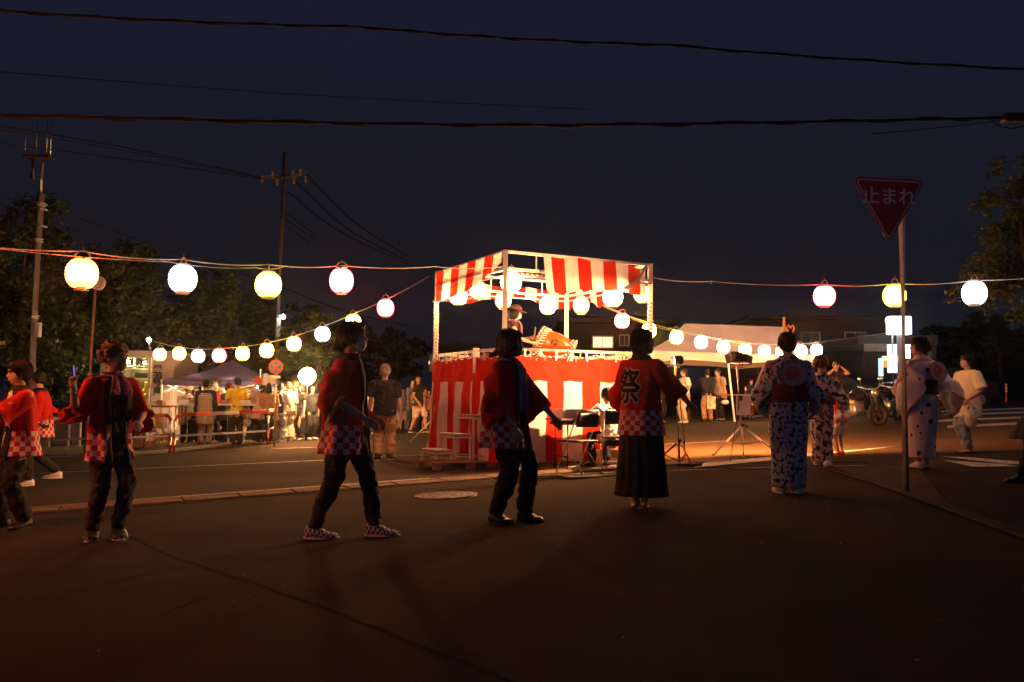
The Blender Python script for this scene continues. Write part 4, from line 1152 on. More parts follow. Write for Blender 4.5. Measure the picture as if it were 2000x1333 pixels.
lead([at(1440, 715, f2.y - .02), at(1443, 790, f2.y - .04), at(1432, 860, f2.y - .05), (1425, 905), (1400, 916), (1360, 915)], 'black lead hanging from the pale floodlight stand')
lead([(1360, 915), (1430, 918), (1520, 917), (1640, 905), (1700, 907)], 'black lead along the white road line')
# speaker tripod on the far side of the stage
f3 = ground(838, 866); f3 = on_ground(f3.x, f3.y)
hub = at(846, 820, f3.y); top = at(846, 690, f3.y)
t = empty('speaker_stand', 'black speaker on a pale tripod behind the stage corner', 'speaker stand', f3)
tripod(t, f3 + V((.15, 0, 0)), hub, top, .62, M_GALV, .016, math.pi + .15)
bm = bmesh.new(); box(bm, at(845, 712, f3.y) + V((.0, 0, .02)), (.12, .26, .40), None, .02); relocal(build('speaker', bm, M_BLACK), t)
bm = bmesh.new(); ball(bm, at(839, 709, f3.y - .1), (.03, .05, .06)); relocal(build('horn', bm, M_STEEL, None, True), t)
# the blinding lamp by the stall
Yf = 24.0
c = at(600, 735, Yf)
t = empty('floodlight_stand', 'blinding round floodlight on a pole beside the stall crowd', 'floodlight', on_ground(c.x, Yf), 0, GF)
relocal(bar('column', on_ground(c.x, Yf + .05), c + V((0, .05, -.1)), .018, M_BLACK), t)
flood_head(t, c + V((0, .12, 0)), V((.35, -1, -.05)), False, .15, 0, 0)
L = bpy.data.lights.new('flood_beam', 'SPOT'); L.energy = 1500; L.color = (1, .31, .07); L.spot_size = 1.55; L.spot_blend = 1; L.shadow_soft_size = .15
lo = bpy.data.objects.new('flood_beam', L); col.objects.link(lo); lo.location = c + V((.03, -.15, 0)); lo.rotation_euler = V((.25, -1, -.95)).to_track_quat('-Z', 'Y').to_euler(); relocal(lo, t)
bm = bmesh.new(); ball(bm, c, (.22, .14, .22), None, 24, 16); relocal(build('glare_globe', bm, glow('flood_glare', (1, .58, .25), 300), None, True), t)  # glowing globe widened to the lamp's glare, bloom put into its shape
# ================================================================== pop-up tents
def tent(label, c00, c10, c01, ze, zp, val, m, m2, ridge=.0, legs=True, cat='tent', sag=.10):
    """c00 near left, c10 near right, c01 far left corners (xy); ze eaves height, zp peak height"""
    A, B, D = V((c00[0], c00[1], 0)), V((c10[0], c10[1], 0)), V((c01[0], c01[1], 0))
    C_ = B + D - A
    cen = (A + C_) / 2
    t = empty('canopy_tent', label, cat, (cen.x, cen.y, gz(cen.x, cen.y)))
    rd = (B - A) * ridge / 2
    r0, r1 = cen - rd, cen + rd
    def roof(P, Q, r_a, r_b):
        def f(u, v):
            e = P.lerp(Q, u); r_ = r_a.lerp(r_b, u)
            p = e.lerp(r_, v); z = ze + (zp - ze) * v - sag * math.sin(v * math.pi) * 1.0 - sag * .3 * math.sin(u * math.pi) * (1 - v) + .012 * noise.noise(V((u * 5, v * 4, P.x)))
            return V((p.x, p.y, z))
        o = grid('roof_panel', f, 20, 12, m, None, None); relocal(o, t)
    roof(A, B, r0, r1); roof(B, C_, r1, r1); roof(C_, D, r1, r0); roof(D, A, r0, r0)
    for P, Q in ((A, B), (B, C_), (C_, D), (D, A)):
        out = ((P + Q) / 2 - cen).normalized()
        def f(u, v):
            e = P.lerp(Q, u) + out * (.015 + .03 * noise.noise(V((u * 6, v, P.x))) * v)
            return V((e.x, e.y, ze - val * v - sag * .3 * math.sin(u * math.pi)))
        relocal(grid('valance', f, 24, 4, m2, None, None), t)
        for k in range(2):
            for s in (0, 1):
                a = P.lerp(Q, k / 2); b = P.lerp(Q, (k + 1) / 2)
                relocal(bar('truss_bar', V((a.x, a.y, ze - (.06 if s else .34))), V((b.x, b.y, ze - (.34 if s else .06))), .013, M_WHITE, square=True), t)
    for P in (A, B, C_, D):
        relocal(bar('leg', V((P.x, P.y, gz(P.x, P.y))), V((P.x, P.y, ze)), .02, M_WHITE, square=True), t)
    return t, A, B, C_, D
M_BLUE = mat('blue_canvas', (.07, .055, .12), rough=.8, var=.12, vscale=2, transl=.08)
M_WCAN = mat('white_canvas', (.82, .75, .80), rough=.8, var=.08, vscale=2, transl=.12)
M_WCAN2 = mat('white_canvas_edge', (.82, .76, .68), rough=.8, var=.06, vscale=2, transl=.3)
TY = 24.0
a_ = at(316, 742, TY); b_ = at(514, 740, TY + .6)
t, A, B, C_, D = tent('small dark blue pop-up canopy over the food stall', (a_.x, TY), (b_.x, TY + .6), (a_.x + .1, TY + 2.9), a_.z, at(428, 702, TY + 1.4).z, .13, M_BLUE, M_BLUE)
relocal(bar('banner_pole', V((B.x - .05, B.y - .1, gz(B.x, B.y))), V((B.x - .05, B.y - .1, at(500, 720, TY).z)), .02, M_WHITE), t)
wl = grid('side_wall', lambda u, v: D.lerp(C_, u) + V((0, .03 * math.sin(u * 40), at(400, 745, TY + 3).z * v + gz(-7, 27) * (1 - v) + .02)), 60, 3, mat('stall_back', (.45, .30, .16), rough=.9, var=.35, vscale=1.2), None, None); relocal(wl, t)
# white banners at the stall end
for (px0, py0, px1, py1, Y_, lab) in ((513, 730, 523, 748, 23.4, 'long narrow white banner hanging at the canopy corner'), (522, 733, 538, 750, 23.3, 'short white banner hanging from the canopy corner'),):
    p0, p1 = at(px0, py0, Y_), at(px1, py1, Y_)
    o = grid('banner', lambda u, v: V((p0.x + (p1.x - p0.x) * u, Y_ + .03 * math.sin(u * 9), p0.z + (p1.z - p0.z - (.9 if px0 < 520 else 0)) * v)), 10, 6, M_CLOTHW, None, None); tag(o, lab, 'banner')
t = empty('paper_fan_sign', 'round red paper fan on a stick hanging under the canopy edge', 'fan', at(503, 743, 23.5))
bm = bmesh.new(); c = at(504, 742, 23.4); tube(bm, [c + V((0, .01, 0)), c - V((0, .01, 0))], .09, 18); relocal(build('blade', bm, M_RED), t)
relocal(bar('stick', c, at(489, 741, 23.4), .012, M_RED), t)
bm = bmesh.new(); c = at(504, 748, 23.45); tube(bm, [c + V((0, .01, 0)), c - V((0, .01, 0))], .10, 18); relocal(build('back_blade', bm, M_CARD), t)
# stall lamps under the canopy: a bulb string lights the crowd's far side
t = empty('stall_lamp', 'bare warm bulb hanging under the blue canopy', 'lamp', at(455, 748, TY + 1.2))
for k, (px_, py_) in enumerate(((380, 752), (450, 750), (505, 756))):
    bm = bmesh.new(); ball(bm, at(px_, py_, TY + .8), .045, None, 10, 8); relocal(build('bulb', bm, glow('stall_bulb', (1, .62, .30), 1000), None, True), t)
# serving table and food trays
p = at(470, 800, 23.2)
t = empty('serving_table', 'long white serving table under the canopy behind the queue', 'table', on_ground(p.x, 23.3))
x0_, x1_ = at(350, 790, 23.3).x, at(548, 790, 23.3).x; zt_ = at(470, 791, 23.3).z
bm = bmesh.new(); box(bm, ((x0_ + x1_) / 2, 23.4, zt_), (x1_ - x0_, .6, .04), None, .005); relocal(build('table_top', bm, M_CLOTHW), t)
for x_ in (x0_ + .1, (x0_ + x1_) / 2, x1_ - .1):
    for y_ in (23.15, 23.65): relocal(bar('leg', on_ground(x_, y_), V((x_, y_, zt_)), .016, M_GALV), t)
for k, px_ in enumerate((362, 385, 412, 445, 482, 512, 530)):
    c = at(px_, 788, 23.3); c.z = zt_ + .07
    tr = empty('food_tray', ['brown tray heaped with fried food at the shed end of the serving table', 'white tray behind the striped apron', 'tray behind the quilted apron', 'tray behind the hatted cook', 'tray behind the yellow shirt', 'low white tray by the canopy leg', 'white box at the end of the serving table'][k], 'tray', c - V((0, 0, .05)), 0, 'food trays on the serving table')
    bm = bmesh.new(); box(bm, c, (.28, .3, .09), None, .01); relocal(build('tray', bm, M_CARD if k % 2 else M_CLOTHW), tr)
    bm = bmesh.new(); 
    for q in range(7): ball(bm, c + V((random.uniform(-.1, .1), random.uniform(-.1, .1), .06)), .035, None, 7, 5)
    relocal(build('food', bm, mat('fried_food', (.35, .16, .05), rough=.7, var=.3), None, True), tr)
    bpy.data.objects[tr.children[-1].name]['kind'] = 'stuff'

# right tent
TY2 = 27.0
c00, c10, c01 = at(1262, 703, TY2 - .3), at(1604, 694, TY2 + 1.2), at(1300, 690, TY2 + 3.4)
t, A, B, C_, D = tent('large white pop-up tent over the reception desk behind the floodlights', (c00.x, TY2 - .3), (c10.x, TY2 + 1.2), (at(1285, 690, TY2 + 3.6).x, TY2 + 3.6), at(1425, 688, TY2 + .3).z, at(1440, 634, TY2 + 2).z, .24, M_WCAN, M_WCAN2, ridge=.62, sag=.14)
relocal(bar('middle_leg', on_ground(at(1434, 800, TY2).x, TY2 - .05), V((at(1419, 700, TY2).x, TY2 - .05, at(1419, 690, TY2).z)), .024, M_WHITE, square=True), t)
p = at(1450, 773, TY2 + .3)
t = empty('reception_table', 'long dark reception table under the white tent', 'table', on_ground(p.x, TY2 + .5))
x0_, x1_ = at(1395, 773, TY2 + .5).x, at(1520, 773, TY2 + .5).x; zt_ = at(1450, 772, TY2 + .5).z
bm = bmesh.new(); box(bm, ((x0_ + x1_) / 2, TY2 + .6, zt_), (x1_ - x0_, .6, .035), None, .005); relocal(build('table_top', bm, MATS['table_top']), t)
for x_ in (x0_ + .1, (x0_ + x1_) / 2, x1_ - .1):
    for y_ in (TY2 + .35, TY2 + .85): relocal(bar('leg', on_ground(x_, y_), V((x_, y_, zt_)), .015, M_BLACK), t)
def prop(name, label, cat, px0, py0, px1, py1, Y, dy, m, bev=.01, group=None):
    a, b = at(px0, py1, Y), at(px1, py0, Y)
    bm = bmesh.new(); box(bm, (0, 0, 0), (b.x - a.x, dy, b.z - a.z), None, bev)
    o = build(name, bm, m); o.location = ((a.x + b.x) / 2, Y + dy / 2, (a.z + b.z) / 2)
    return tag(o, label, cat, group)
t = empty('display_board', 'bright glossy picture board leaning on the reception table', 'board', at(1389, 790, TY2))
a, b = at(1381, 799, TY2 + .1), at(1397, 775, TY2 + .1)
bm = bmesh.new(); box(bm, ((a.x + b.x) / 2, TY2 + .1, (a.z + b.z) / 2), (b.x - a.x, .03, b.z - a.z)); relocal(build('panel', bm, mat('glossy_print', (.6, .5, .35), rough=.25, var=.9, vscale=9)), t)
relocal(bar('prop_leg', V((a.x + .1, TY2 + .3, gz(a.x, TY2))), V((a.x + .1, TY2 + .14, b.z)), .01, M_GALV), t)
prop('white_bag', 'white plastic bag under the reception table', 'bag', 1411, 782, 1424, 790, TY2 + .3, .2, M_CLOTHW, .04)
t = empty('bottle', 'pale drink bottle standing on the reception table', 'bottle', at(1456, 770, TY2 + .5))
c = at(1456, 770, TY2 + .5); bm = bmesh.new(); tube(bm, [c, c + V((0, 0, .14)), c + V((0, 0, .2))], [.04, .04, .015], 10); relocal(build('body', bm, mat('pale_plastic', (.6, .5, .35), rough=.2), None, True), t)
bm = bmesh.new(); tube(bm, [c + V((0, 0, .2)), c + V((0, 0, .23))], .018, 8); relocal(build('cap', bm, M_RED), t)
# red white delineator posts
M_REFL = mat('reflective_band', (.85, .75, .6), rough=.3, var=0)
def delineator(px, py_b, py_t, label, Y=None):
    f = ground(px, py_b) if Y is None else None
    Yd = f.y if f else Y
    a = at(px, py_b, Yd); b = at(px, py_t, Yd)
    t = empty('delineator_post', label, 'bollard', a, 0, 'orange delineator posts')
    h = b.z - a.z
    bm = bmesh.new(); tube(bm, [a, a + V((0, 0, h))], .04, 12); relocal(build('post', bm, M_ORANGE, None, True), t)
    for k in (.55, .72, .88):
        bm = bmesh.new(); tube(bm, [a + V((0, 0, h * k)), a + V((0, 0, h * k + .05))], .043, 12); relocal(build('band', bm, M_REFL), t)
    bm = bmesh.new(); tube(bm, [a + V((0, 0, -.02)), a + V((0, 0, .03))], .10, 12); relocal(build('base', bm, M_BLACK), t)
delineator(1346, 818, 771, 'orange banded post beside the man in the white shirt', 26.2)
delineator(1470, 812, 774, 'orange banded post left of the fan woman', 26.4)
delineator(1966, 786, 750, 'dim orange and white post by the far crosswalk end', 30.0)
t = empty('prayer_wand', 'upright wooden board with paper loops behind the tent corner', 'ornament', at(1532, 640, 24))
bm = bmesh.new(); a, b = at(1529, 652, 24), at(1534, 620, 24); box(bm, (a + b) / 2, (.06, .03, b.z - a.z)); relocal(build('board', bm, mat('orange_wood', (.5, .25, .08), rough=.6)), t)
for k, (px_, s) in enumerate(((1540, -1), (1548, 1))):
    bm = bmesh.new(); c = at(px_, 642, 24); tube(bm, [c + V((0, 0, -.12)), c + V((.05 * s, 0, 0)), c + V((0, 0, .1)), c + V((-.06 * s, 0, .02))], [(.02, .03)] * 4, 8, rnd=True); relocal(build('paper_loop', bm, mat('orange_paper', (.55, .22, .08), rough=.8), None, True), t)

# ================================================================== guard rails
M_REDP = mat('rail_red', (.60, .07, .02), rough=.4, var=.15, vscale=4)
def railing(pts, z_top, z_mid, label, Y, bends=(1, 1), cols=None):
    """a pipe barrier with rounded ends; pts: ((px, Y) of each end)"""
    (pxa, Ya), (pxb, Yb) = pts
    A = at(pxa, 800, Ya); B = at(pxb, 800, Yb); A, B = on_ground(A.x, A.y, .05), on_ground(B.x, B.y, .05)
    t = empty('guard_rail', label, 'guard rail', A, 0, 'red and white pipe barriers by the stall')
    up = V((0, 0, 1)); d = (B - A); L = d.length; d.normalize()
    def P(s, z): return A + d * s + V((0, 0, z))
    r_ = .12
    segs = []
    if bends[0]: segs += [[P(0, 0), P(0, z_top * .42)], [P(0, z_top * .42), P(0, z_top - r_)], [P(0, z_top - r_), P(r_ * .3, z_top - r_ * .3), P(r_, z_top)]]
    n = 3
    s0, s1 = (r_ if bends[0] else 0), (L - r_ if bends[1] else L)
    for k in range(n): segs.append([P(s0 + (s1 - s0) * k / n, z_top), P(s0 + (s1 - s0) * (k + 1) / n, z_top)])
    if bends[1]: segs += [[P(L - r_, z_top), P(L - r_ * .3, z_top - r_ * .3), P(L, z_top - r_)], [P(L, z_top - r_), P(L, z_top * .42)], [P(L, z_top * .42), P(L, 0)]]
    for i, s in enumerate(segs):
        cidx = cols[i % len(cols)] if cols else i % 2
        bm = bmesh.new(); tube(bm, s, .038, 12); relocal(build('pipe', bm, (M_REDP, M_WHITE)[cidx], None, True), t)
    bm = bmesh.new(); tube(bm, [P(.0 if bends[0] else 0, z_mid), P(L, z_mid)], .022, 10); relocal(build('lower_rail', bm, M_WHITE, None, True), t)
    return t
railing(((60, 19.5), (335, 19.5)), .80, .36, 'pipe barrier nearest the shed, ending in a rounded red corner', 0, (0, 1), cols=(1, 1, 0, 0, 1, 0))
railing(((343, 19.4), (520, 20.6)), .80, .36, 'pipe barrier in front of the aproned cooks', 0, (1, 0), cols=(0, 1, 0, 0, 1, 0))
railing(((525, 21.6), (538, 23.5)), .80, .36, 'short pipe barrier beside the white shirted customer', 0, (1, 1), cols=(0, 1, 0, 1, 0, 0, 1, 0))
# panel fence far left
t = empty('panel_barrier', 'white framed barrier with grey panels at the edge behind the red coats', 'barrier', on_ground(at(110, 800, 21).x, 21))
for px0, px1 in ((60, 98), (99, 136), (137, 158)):
    a, b = at(px0, 868, 21), at(px1, 812, 21)
    bm = bmesh.new(); box(bm, ((a.x + b.x) / 2, 21.05, (a.z + b.z) / 2), (b.x - a.x - .03, .02, b.z - a.z)); relocal(build('panel', bm, mat('beige_panel', (.30, .25, .18), rough=.7, var=.2)), t)
    bm = bmesh.new(); box(bm, (b.x, 21, (a.z + b.z) / 2), (.035, .05, b.z - a.z + .1)); relocal(build('post', bm, M_WHITE), t)

# ================================================================== storage shed
SY = 25.5
a, b = at(192, 835, SY), at(338, 694, SY)
zb_ = gz(a.x, SY)
t = empty('storage_shed', 'pale storage shed with one open bay of shelves and dark lettering down its panel', 'shed', ((a.x + b.x) / 2, SY, zb_))
M_SHED = mat('shed_wall', (.50, .40, .34), rough=.6, var=.1)
xm0, xm1 = at(248, 765, SY).x, at(294, 765, SY).x
W_ = b.x - a.x; zt_ = b.z
for nm, s_, c_ in (('roof', (W_ + .2, 2.2, .10), ((a.x + b.x) / 2, SY + 1.0, zt_ + .06)), ('back_wall', (W_, .04, zt_ - zb_), ((a.x + b.x) / 2, SY + 2, (zt_ + zb_) / 2)),
                   ('side_wall', (.05, 1.95, zt_ - zb_), (a.x, SY + 1, (zt_ + zb_) / 2)), ('side_wall', (.05, 1.95, zt_ - zb_), (b.x, SY + 1, (zt_ + zb_) / 2)),
                   ('partition', (.04, 1.9, zt_ - zb_), (xm1, SY + 1, (zt_ + zb_) / 2)), ('front_panel', (b.x - xm1 - .05, .05, zt_ - zb_ - .02), ((b.x + xm1) / 2, SY + .03, (zt_ + zb_) / 2)),
                   ('head_rail', (W_ + .1, .08, .10), ((a.x + b.x) / 2, SY - .03, zt_ - .04)), ('door', (at(225, 765, SY).x - a.x, .04, zt_ - zb_ - .1), ((a.x + at(225, 765, SY).x) / 2, SY + .04, (zt_ + zb_) / 2 - .04)),
                   ('door_edge', (.06, .07, zt_ - zb_ - .1), (xm1 - .05, SY, (zt_ + zb_) / 2 - .04))):
    bm = bmesh.new(); box(bm, c_, s_, None, .006); relocal(build(nm, bm, M_SHED), t)
for py_ in (721, 740, 770):
    z_ = at(270, py_, SY + .3).z; x_a = at(226, 765, SY).x
    bm = bmesh.new(); box(bm, ((x_a + xm1) / 2 - .04, SY + .6, z_), (xm1 - x_a - .12, .6, .035)); relocal(build('shelf', bm, M_CREAM), t)
for x_ in (258,):
    q = at(x_, 765, SY + .8).x; bm = bmesh.new(); box(bm, (q, SY + .9, (zt_ + zb_) / 2), (.05, .05, zt_ - zb_ - .1)); relocal(build('upright', bm, M_GALV), t)
bm = bmesh.new(); c = at(250, 707, SY + .35); ball(bm, c, .05); relocal(build('bulb', bm, glow('shed_bulb', (1.0, .85, .36), 800), None, True), t)
bm = bmesh.new(); c = at(291, 709, SY + .3); ball(bm, c - V((.12, 0, 0)), .035); relocal(build('bulb', bm, MATS['shed_bulb'], None, True), t)
for k, ch in enumerate('資源物庫'):
    o = text_mesh('lettering', ch, .27, M_BLACK, None, offset=.006)
    p = at(308, 722.5 + k * 14.5, SY); o.location = (p.x, SY - .006, p.z); o.rotation_euler = (math.pi / 2, 0, 0); relocal(o, t)
for k, (px_, py_, s, m, lab, nm) in enumerate(((232, 717, (.25, .3, .12), M_CARD, 'flat carton on the top shelf of the shed', 'carton'), (268, 718, (.5, .3, .05), M_BLACK, 'dark flat case on the top shelf of the shed', 'case'), (282, 736, (.45, .3, .16), M_BLACK, 'black bundle on the middle shelf of the shed', 'bundle'), (258, 767, (.35, .3, .10), M_WHITE, 'white box on the lowest shelf of the shed', 'box'))):
    c = at(px_, py_, SY + .5); bm = bmesh.new(); box(bm, (0, 0, 0), s, None, .02); o = build('shelf_box', bm, m); o.location = c + V((0, 0, .02)); tag(o, lab, nm)
M_YELP = mat('yellow_plastic', (.65, .55, .04), rough=.5, var=.15)
t = empty('yellow_ladder', 'folded yellow ladder leaning out of the open shed', 'ladder', at(265, 785, SY - .1))
for dx in (0, .16):
    relocal(bar('rail', at(262, 783, SY - .1) + V((dx, 0, 0)), at(285, 757, SY + .2) + V((dx, 0, 0)), .022, M_YELP, square=True), t)
for k in range(4):
    p = at(262, 783, SY - .1).lerp(at(285, 757, SY + .2), (k + .5) / 4); relocal(bar('rung', p, p + V((.16, 0, 0)), .014, M_YELP), t)
bm = bmesh.new(); box(bm, at(289, 757, SY + .15), (.14, .2, .32), None, .03); o = build('yellow_container', bm, M_YELP); tag(o, 'yellow plastic container on the shed shelf beside the ladder', 'container')

# clutter behind the barrier
YB = 21.8
def easel(px0, px1, pyt, pyb, Y, label):
    t = empty('step_ladder', label, 'step ladder', on_ground(at(px0, 800, Y).x, Y))
    cx_ = (px0 + px1) / 2
    for s, y_ in ((px0, 0), (px1, 0), (px0 + 8, .5), (px1 + 5, .5)):
        relocal(bar('leg', on_ground(at(s, 800, Y).x, Y + y_, .05), at(cx_ + (3 if s > cx_ else -3), pyt, Y + .25), .02, mat('gold_metal', (.55, .33, .08), rough=.4, metal=.4)), t)
    for k in range(4):
        f = (k + 1) / 5; a = at(px0 + (cx_ - px0) * f, pyb + (pyt - pyb) * f, Y); b = at(px1 + (cx_ - px1) * f, pyb + (pyt - pyb) * f, Y); relocal(bar('rung', a, b, .014, MATS['gold_metal']), t)
easel(258, 318, 790, 872, 21.3, 'golden step ladder standing behind the pipe barrier')
stack = [(296, 783, 306, 790, M_CLOTHW, 'white food carton on the red topped table'), (306, 782, 317, 792, M_CARD, 'small tan carton on the red topped table'), (262, 781, 274, 792, mat('pink_bag', (.6, .2, .22), rough=.7), 'pink bag on the red topped table'),
         (284, 862, 296, 872, M_CARD, 'open brown carton on the pavement near the barrier'), (258, 853, 275, 874, M_CARD, 'little wooden birdhouse like carton on the pavement'), (318, 846, 334, 860, M_CARD, 'larger brown carton under the table'), (300, 848, 312, 862, M_CARD, 'tilted carton beside the ladder foot'),
         (300, 812, 322, 838, mat('pale_plastic_bag', (.6, .55, .4), rough=.5), 'bulging pale sack hanging under the table'), (276, 812, 290, 826, mat('print_bag', (.45, .25, .2), rough=.5, var=.8, vscale=20), 'printed bag with an orange pattern under the table'), (278, 828, 300, 846, mat('blue_bag', (.25, .28, .42), rough=.7), 'pale blue bag on the ground under the table'), (264, 812, 272, 826, mat('green_bag', (.12, .35, .1), rough=.6), 'small green bag by the ladder leg')]
for k, (x0, y0, x1, y1, m, lab) in enumerate(stack):
    nm = 'bag' if ('bag' in lab or 'sack' in lab) else 'carton'
    o = prop(nm, lab, nm if nm == 'bag' else 'box', x0, y0, x1, y1, 21.9 - .05 * (k % 3), .25, m, .035 if nm == 'bag' else .006)
    if nm == 'bag':
        md = o.modifiers.new('s', 'SUBSURF'); md.levels = 2; md.render_levels = 2
t = empty('red_topped_table', 'low table with a red brown top behind the pipe barrier', 'table', on_ground(at(300, 800, 22).x, 22))
x0_, x1_ = at(258, 794, 22).x, at(338, 794, 22).x; z_ = at(300, 794, 22).z
bm = bmesh.new(); box(bm, ((x0_ + x1_) / 2, 22.1, z_), (x1_ - x0_, .6, .04), None, .005); relocal(build('table_top', bm, mat('redwood', (.30, .07, .03), rough=.5)), t)
for x_ in (x0_ + .05, x1_ - .05):
    for y_ in (21.9, 22.3): relocal(bar('leg', on_ground(x_, y_), V((x_, y_, z_)), .016, M_GALV), t)
# post and notice at the far left edge
t = empty('notice_post', 'small pale notice plate on a post at the edge of the view', 'sign', on_ground(at(0, 700, 16).x, 16))
relocal(bar('post', on_ground(at(-2, 700, 16).x, 16), at(-2, 668, 16), .02, M_GALV), t)
bm = bmesh.new(); box(bm, at(1, 670, 15.95), (.16, .01, .06)); relocal(build('plate', bm, M_CREAM), t)

# ================================================================== motorcycles
def torus(bm, c, R_, r, axis='Y', seg=22):
    pts = [V((R_ * math.cos(a), 0, R_ * math.sin(a))) for a in [2 * math.pi * k / seg for k in range(seg + 1)]]
    tube(bm, [c + p for p in pts], r, 8)
def motorcycle(px, py, Y, rz, label):
    g = on_ground(at(px, py, Y).x, Y)
    t = empty('motorcycle', label, 'motorcycle', g, rz, 'motorcycles parked by the shop')
    def P(nm, bm, m, par=None, smooth=True): return build(nm, bm, m, par or t, smooth)
    for x_ in (-.68, .68):
        bm = bmesh.new(); torus(bm, V((x_, 0, .31)), .27, .05); wh = P('wheel', bm, M_BLACK)
        bm = bmesh.new(); torus(bm, V((x_, 0, .31)), .20, .014)
        for k in range(5): a = k * 2 * math.pi / 5; tube(bm, [V((x_, 0, .31)), V((x_ + .2 * math.cos(a), 0, .31 + .2 * math.sin(a)))], .012, 5)
        P('rim', bm, MATS['dark_steel'], wh)
    bm = bmesh.new(); ball(bm, V((-.08, 0, .74)), (.27, .14, .14)); P('fuel_tank', bm, mat('tank_paint', (.02, .02, .025), rough=.15, var=0))
    bm = bmesh.new(); tube(bm, [V((.08, 0, .74)), V((.38, 0, .72)), V((.72, 0, .80))], [(.11, .05), (.13, .05), (.08, .04)], 12, rnd=True, ref=(0, 0, 1)); P('seat', bm, M_BLACK)
    bm = bmesh.new(); box(bm, (.0, 0, .42), (.34, .26, .26), None, .04); tube(bm, [V((.0, 0, .5)), V((-.12, 0, .66))], .08, 10); P('engine', bm, M_STEEL)
    for s in (-.07, .07):
        bm = bmesh.new(); tube(bm, [V((-.68, s, .31)), V((-.50, s, .80))], .022, 8); P('fork', bm, MATS['dark_steel'])
        bm = bmesh.new(); tube(bm, [V((-.05, s * 1.9, .36)), V((.35, s * 2, .28)), V((.85, s * 2, .34))], [.025, .03, .042], 10); P('exhaust_pipe', bm, M_STEEL)
    bm = bmesh.new(); tube(bm, [V((-.40, -.34, .96)), V((-.48, -.12, .90)), V((-.48, .12, .90)), V((-.40, .34, .96))], .013, 8); P('handlebar', bm, M_STEEL)
    bm = bmesh.new(); ball(bm, V((-.60, 0, .80)), (.08, .10, .10)); P('headlight', bm, M_STEEL)
    for s in (-1, 1):
        bm = bmesh.new(); tube(bm, [V((-.44, s * .26, .95)), V((-.44, s * .30, 1.10))], .007, 5); ball(bm, V((-.43, s * .31, 1.14)), (.015, .06, .04)); P('mirror', bm, M_STEEL)
    bm = bmesh.new(); tube(bm, [V((.95, 0, .52)), V((.80, 0, .66)), V((.55, 0, .64))], [(.07, .01), (.08, .015), (.07, .012)], 10, ref=(0, 0, 1)); P('rear_fender', bm, M_BLACK)
motorcycle(1672, 795, 21.5, R(205), 'black motorcycle with chrome parts nearest the child in pink')
motorcycle(1735, 790, 23.5, R(230), 'dark motorcycle under the lit shop panel')
motorcycle(1795, 790, 25.5, R(160), 'motorcycle hidden behind the dotted robe')
prop('white_crate', 'small white crate beside the chrome of the nearest motorcycle', 'crate', 1660, 778, 1688, 790, 21.9, .3, mat('pale_crate', (.6, .65, .62), rough=.5), .02)  # crate in a plain pale colour
# parked cars' dark shapes
def car(px, Y, rz, label, m):
    g = on_ground(at(px, 780, Y).x, Y); t = empty('parked_car', label, 'car', g, rz, 'cars parked beyond the square')
    prof = [(-2.1, .35), (-2.1, .72), (-1.9, .86), (-1.0, .95), (-.45, 1.38), (.85, 1.42), (1.55, 1.0), (2.05, .9), (2.12, .4)]
    bm = bmesh.new()
    secs = []
    for y_, sc_ in ((-.84, 0), (-.80, .05), (0, .07), (.80, .05), (.84, 0)):
        secs.append([bm.verts.new((x * (1 - .0), y_ * (1 if z < 1 else .82), .3 + (z - .3) * (1 + sc_ * .3))) for x, z in prof])
    for a, b in zip(secs, secs[1:]):
        for i in range(len(prof)): bm.faces.new((a[i], b[i], b[(i + 1) % len(prof)], a[(i + 1) % len(prof)]))
    bm.faces.new(secs[0][::-1]); bm.faces.new(secs[-1]); build('body', bm, m, t)
    for s in (-1, 1):
        bm = bmesh.new(); vs = [bm.verts.new((x, s * .72 + s * .10 * (1.35 - z), z)) for x, z in ((-.85, 1.0), (-.42, 1.32), (.8, 1.35), (1.3, 1.02))]; bm.faces.new(vs); build('side_window', bm, M_GLASS, t)
        for x_ in (-1.3, 1.3):
            bm = bmesh.new(); tube(bm, [V((x_, s * .70, .32)), V((x_, s * .87, .32))], .32, 20); wh = build('wheel', bm, M_BLACK, t)
            bm = bmesh.new(); tube(bm, [V((x_, s * .80, .32)), V((x_, s * .885, .32))], .18, 14); build('rim', bm, M_STEEL, wh)
        bm = bmesh.new(); ball(bm, V((-2.08, s * .6, .68)), (.06, .16, .09)); build('headlight', bm, M_GLASS, t, True)
car(1820, 33, R(10), 'dark car parked past the dotted robe', mat('car_paint', (.02, .022, .03), rough=.2, var=0, spec=.6))
car(1590, 34, R(-4), 'dark car parked behind the white tent corner', MATS['car_paint'])
# ================================================================== people
M_SKINP = mat('skin', (.50, .30, .20), rough=.55, var=.08, vscale=12, spec=.35)
M_SKINB = mat('tanned_skin', (.38, .21, .13), rough=.55, var=.08, vscale=12, spec=.35)
M_HAIR = mat('black_hair', (.014, .010, .008), rough=.5, var=.3, vscale=30, bump=.5, bscale=120, spec=.3)
M_HAIRB = mat('brown_hair', (.11, .045, .02), rough=.5, var=.35, vscale=30, bump=.5, bscale=120)
M_HAIRG = mat('grey_hair', (.30, .24, .20), rough=.6, var=.3, vscale=30, bump=.4, bscale=100)
M_MASK = mat('mask_white', (.78, .74, .70), rough=.9, var=.04)
M_EYE = mat('eye', (.02, .015, .012), rough=.2, var=0)
M_TRB = mat('black_trousers', (.018, .017, .018), rough=.85, var=.2)
M_NAVY = mat('navy_cloth', (.013, .012, .024), rough=.9, var=.05)
M_KHAKI = mat('khaki_cloth', (.42, .28, .15), rough=.9, var=.12)
M_JEAN = mat('jeans', (.20, .23, .28), rough=.9, var=.2)
M_TEEW = mat('white_tee', (.72, .68, .62), rough=.9, var=.06)
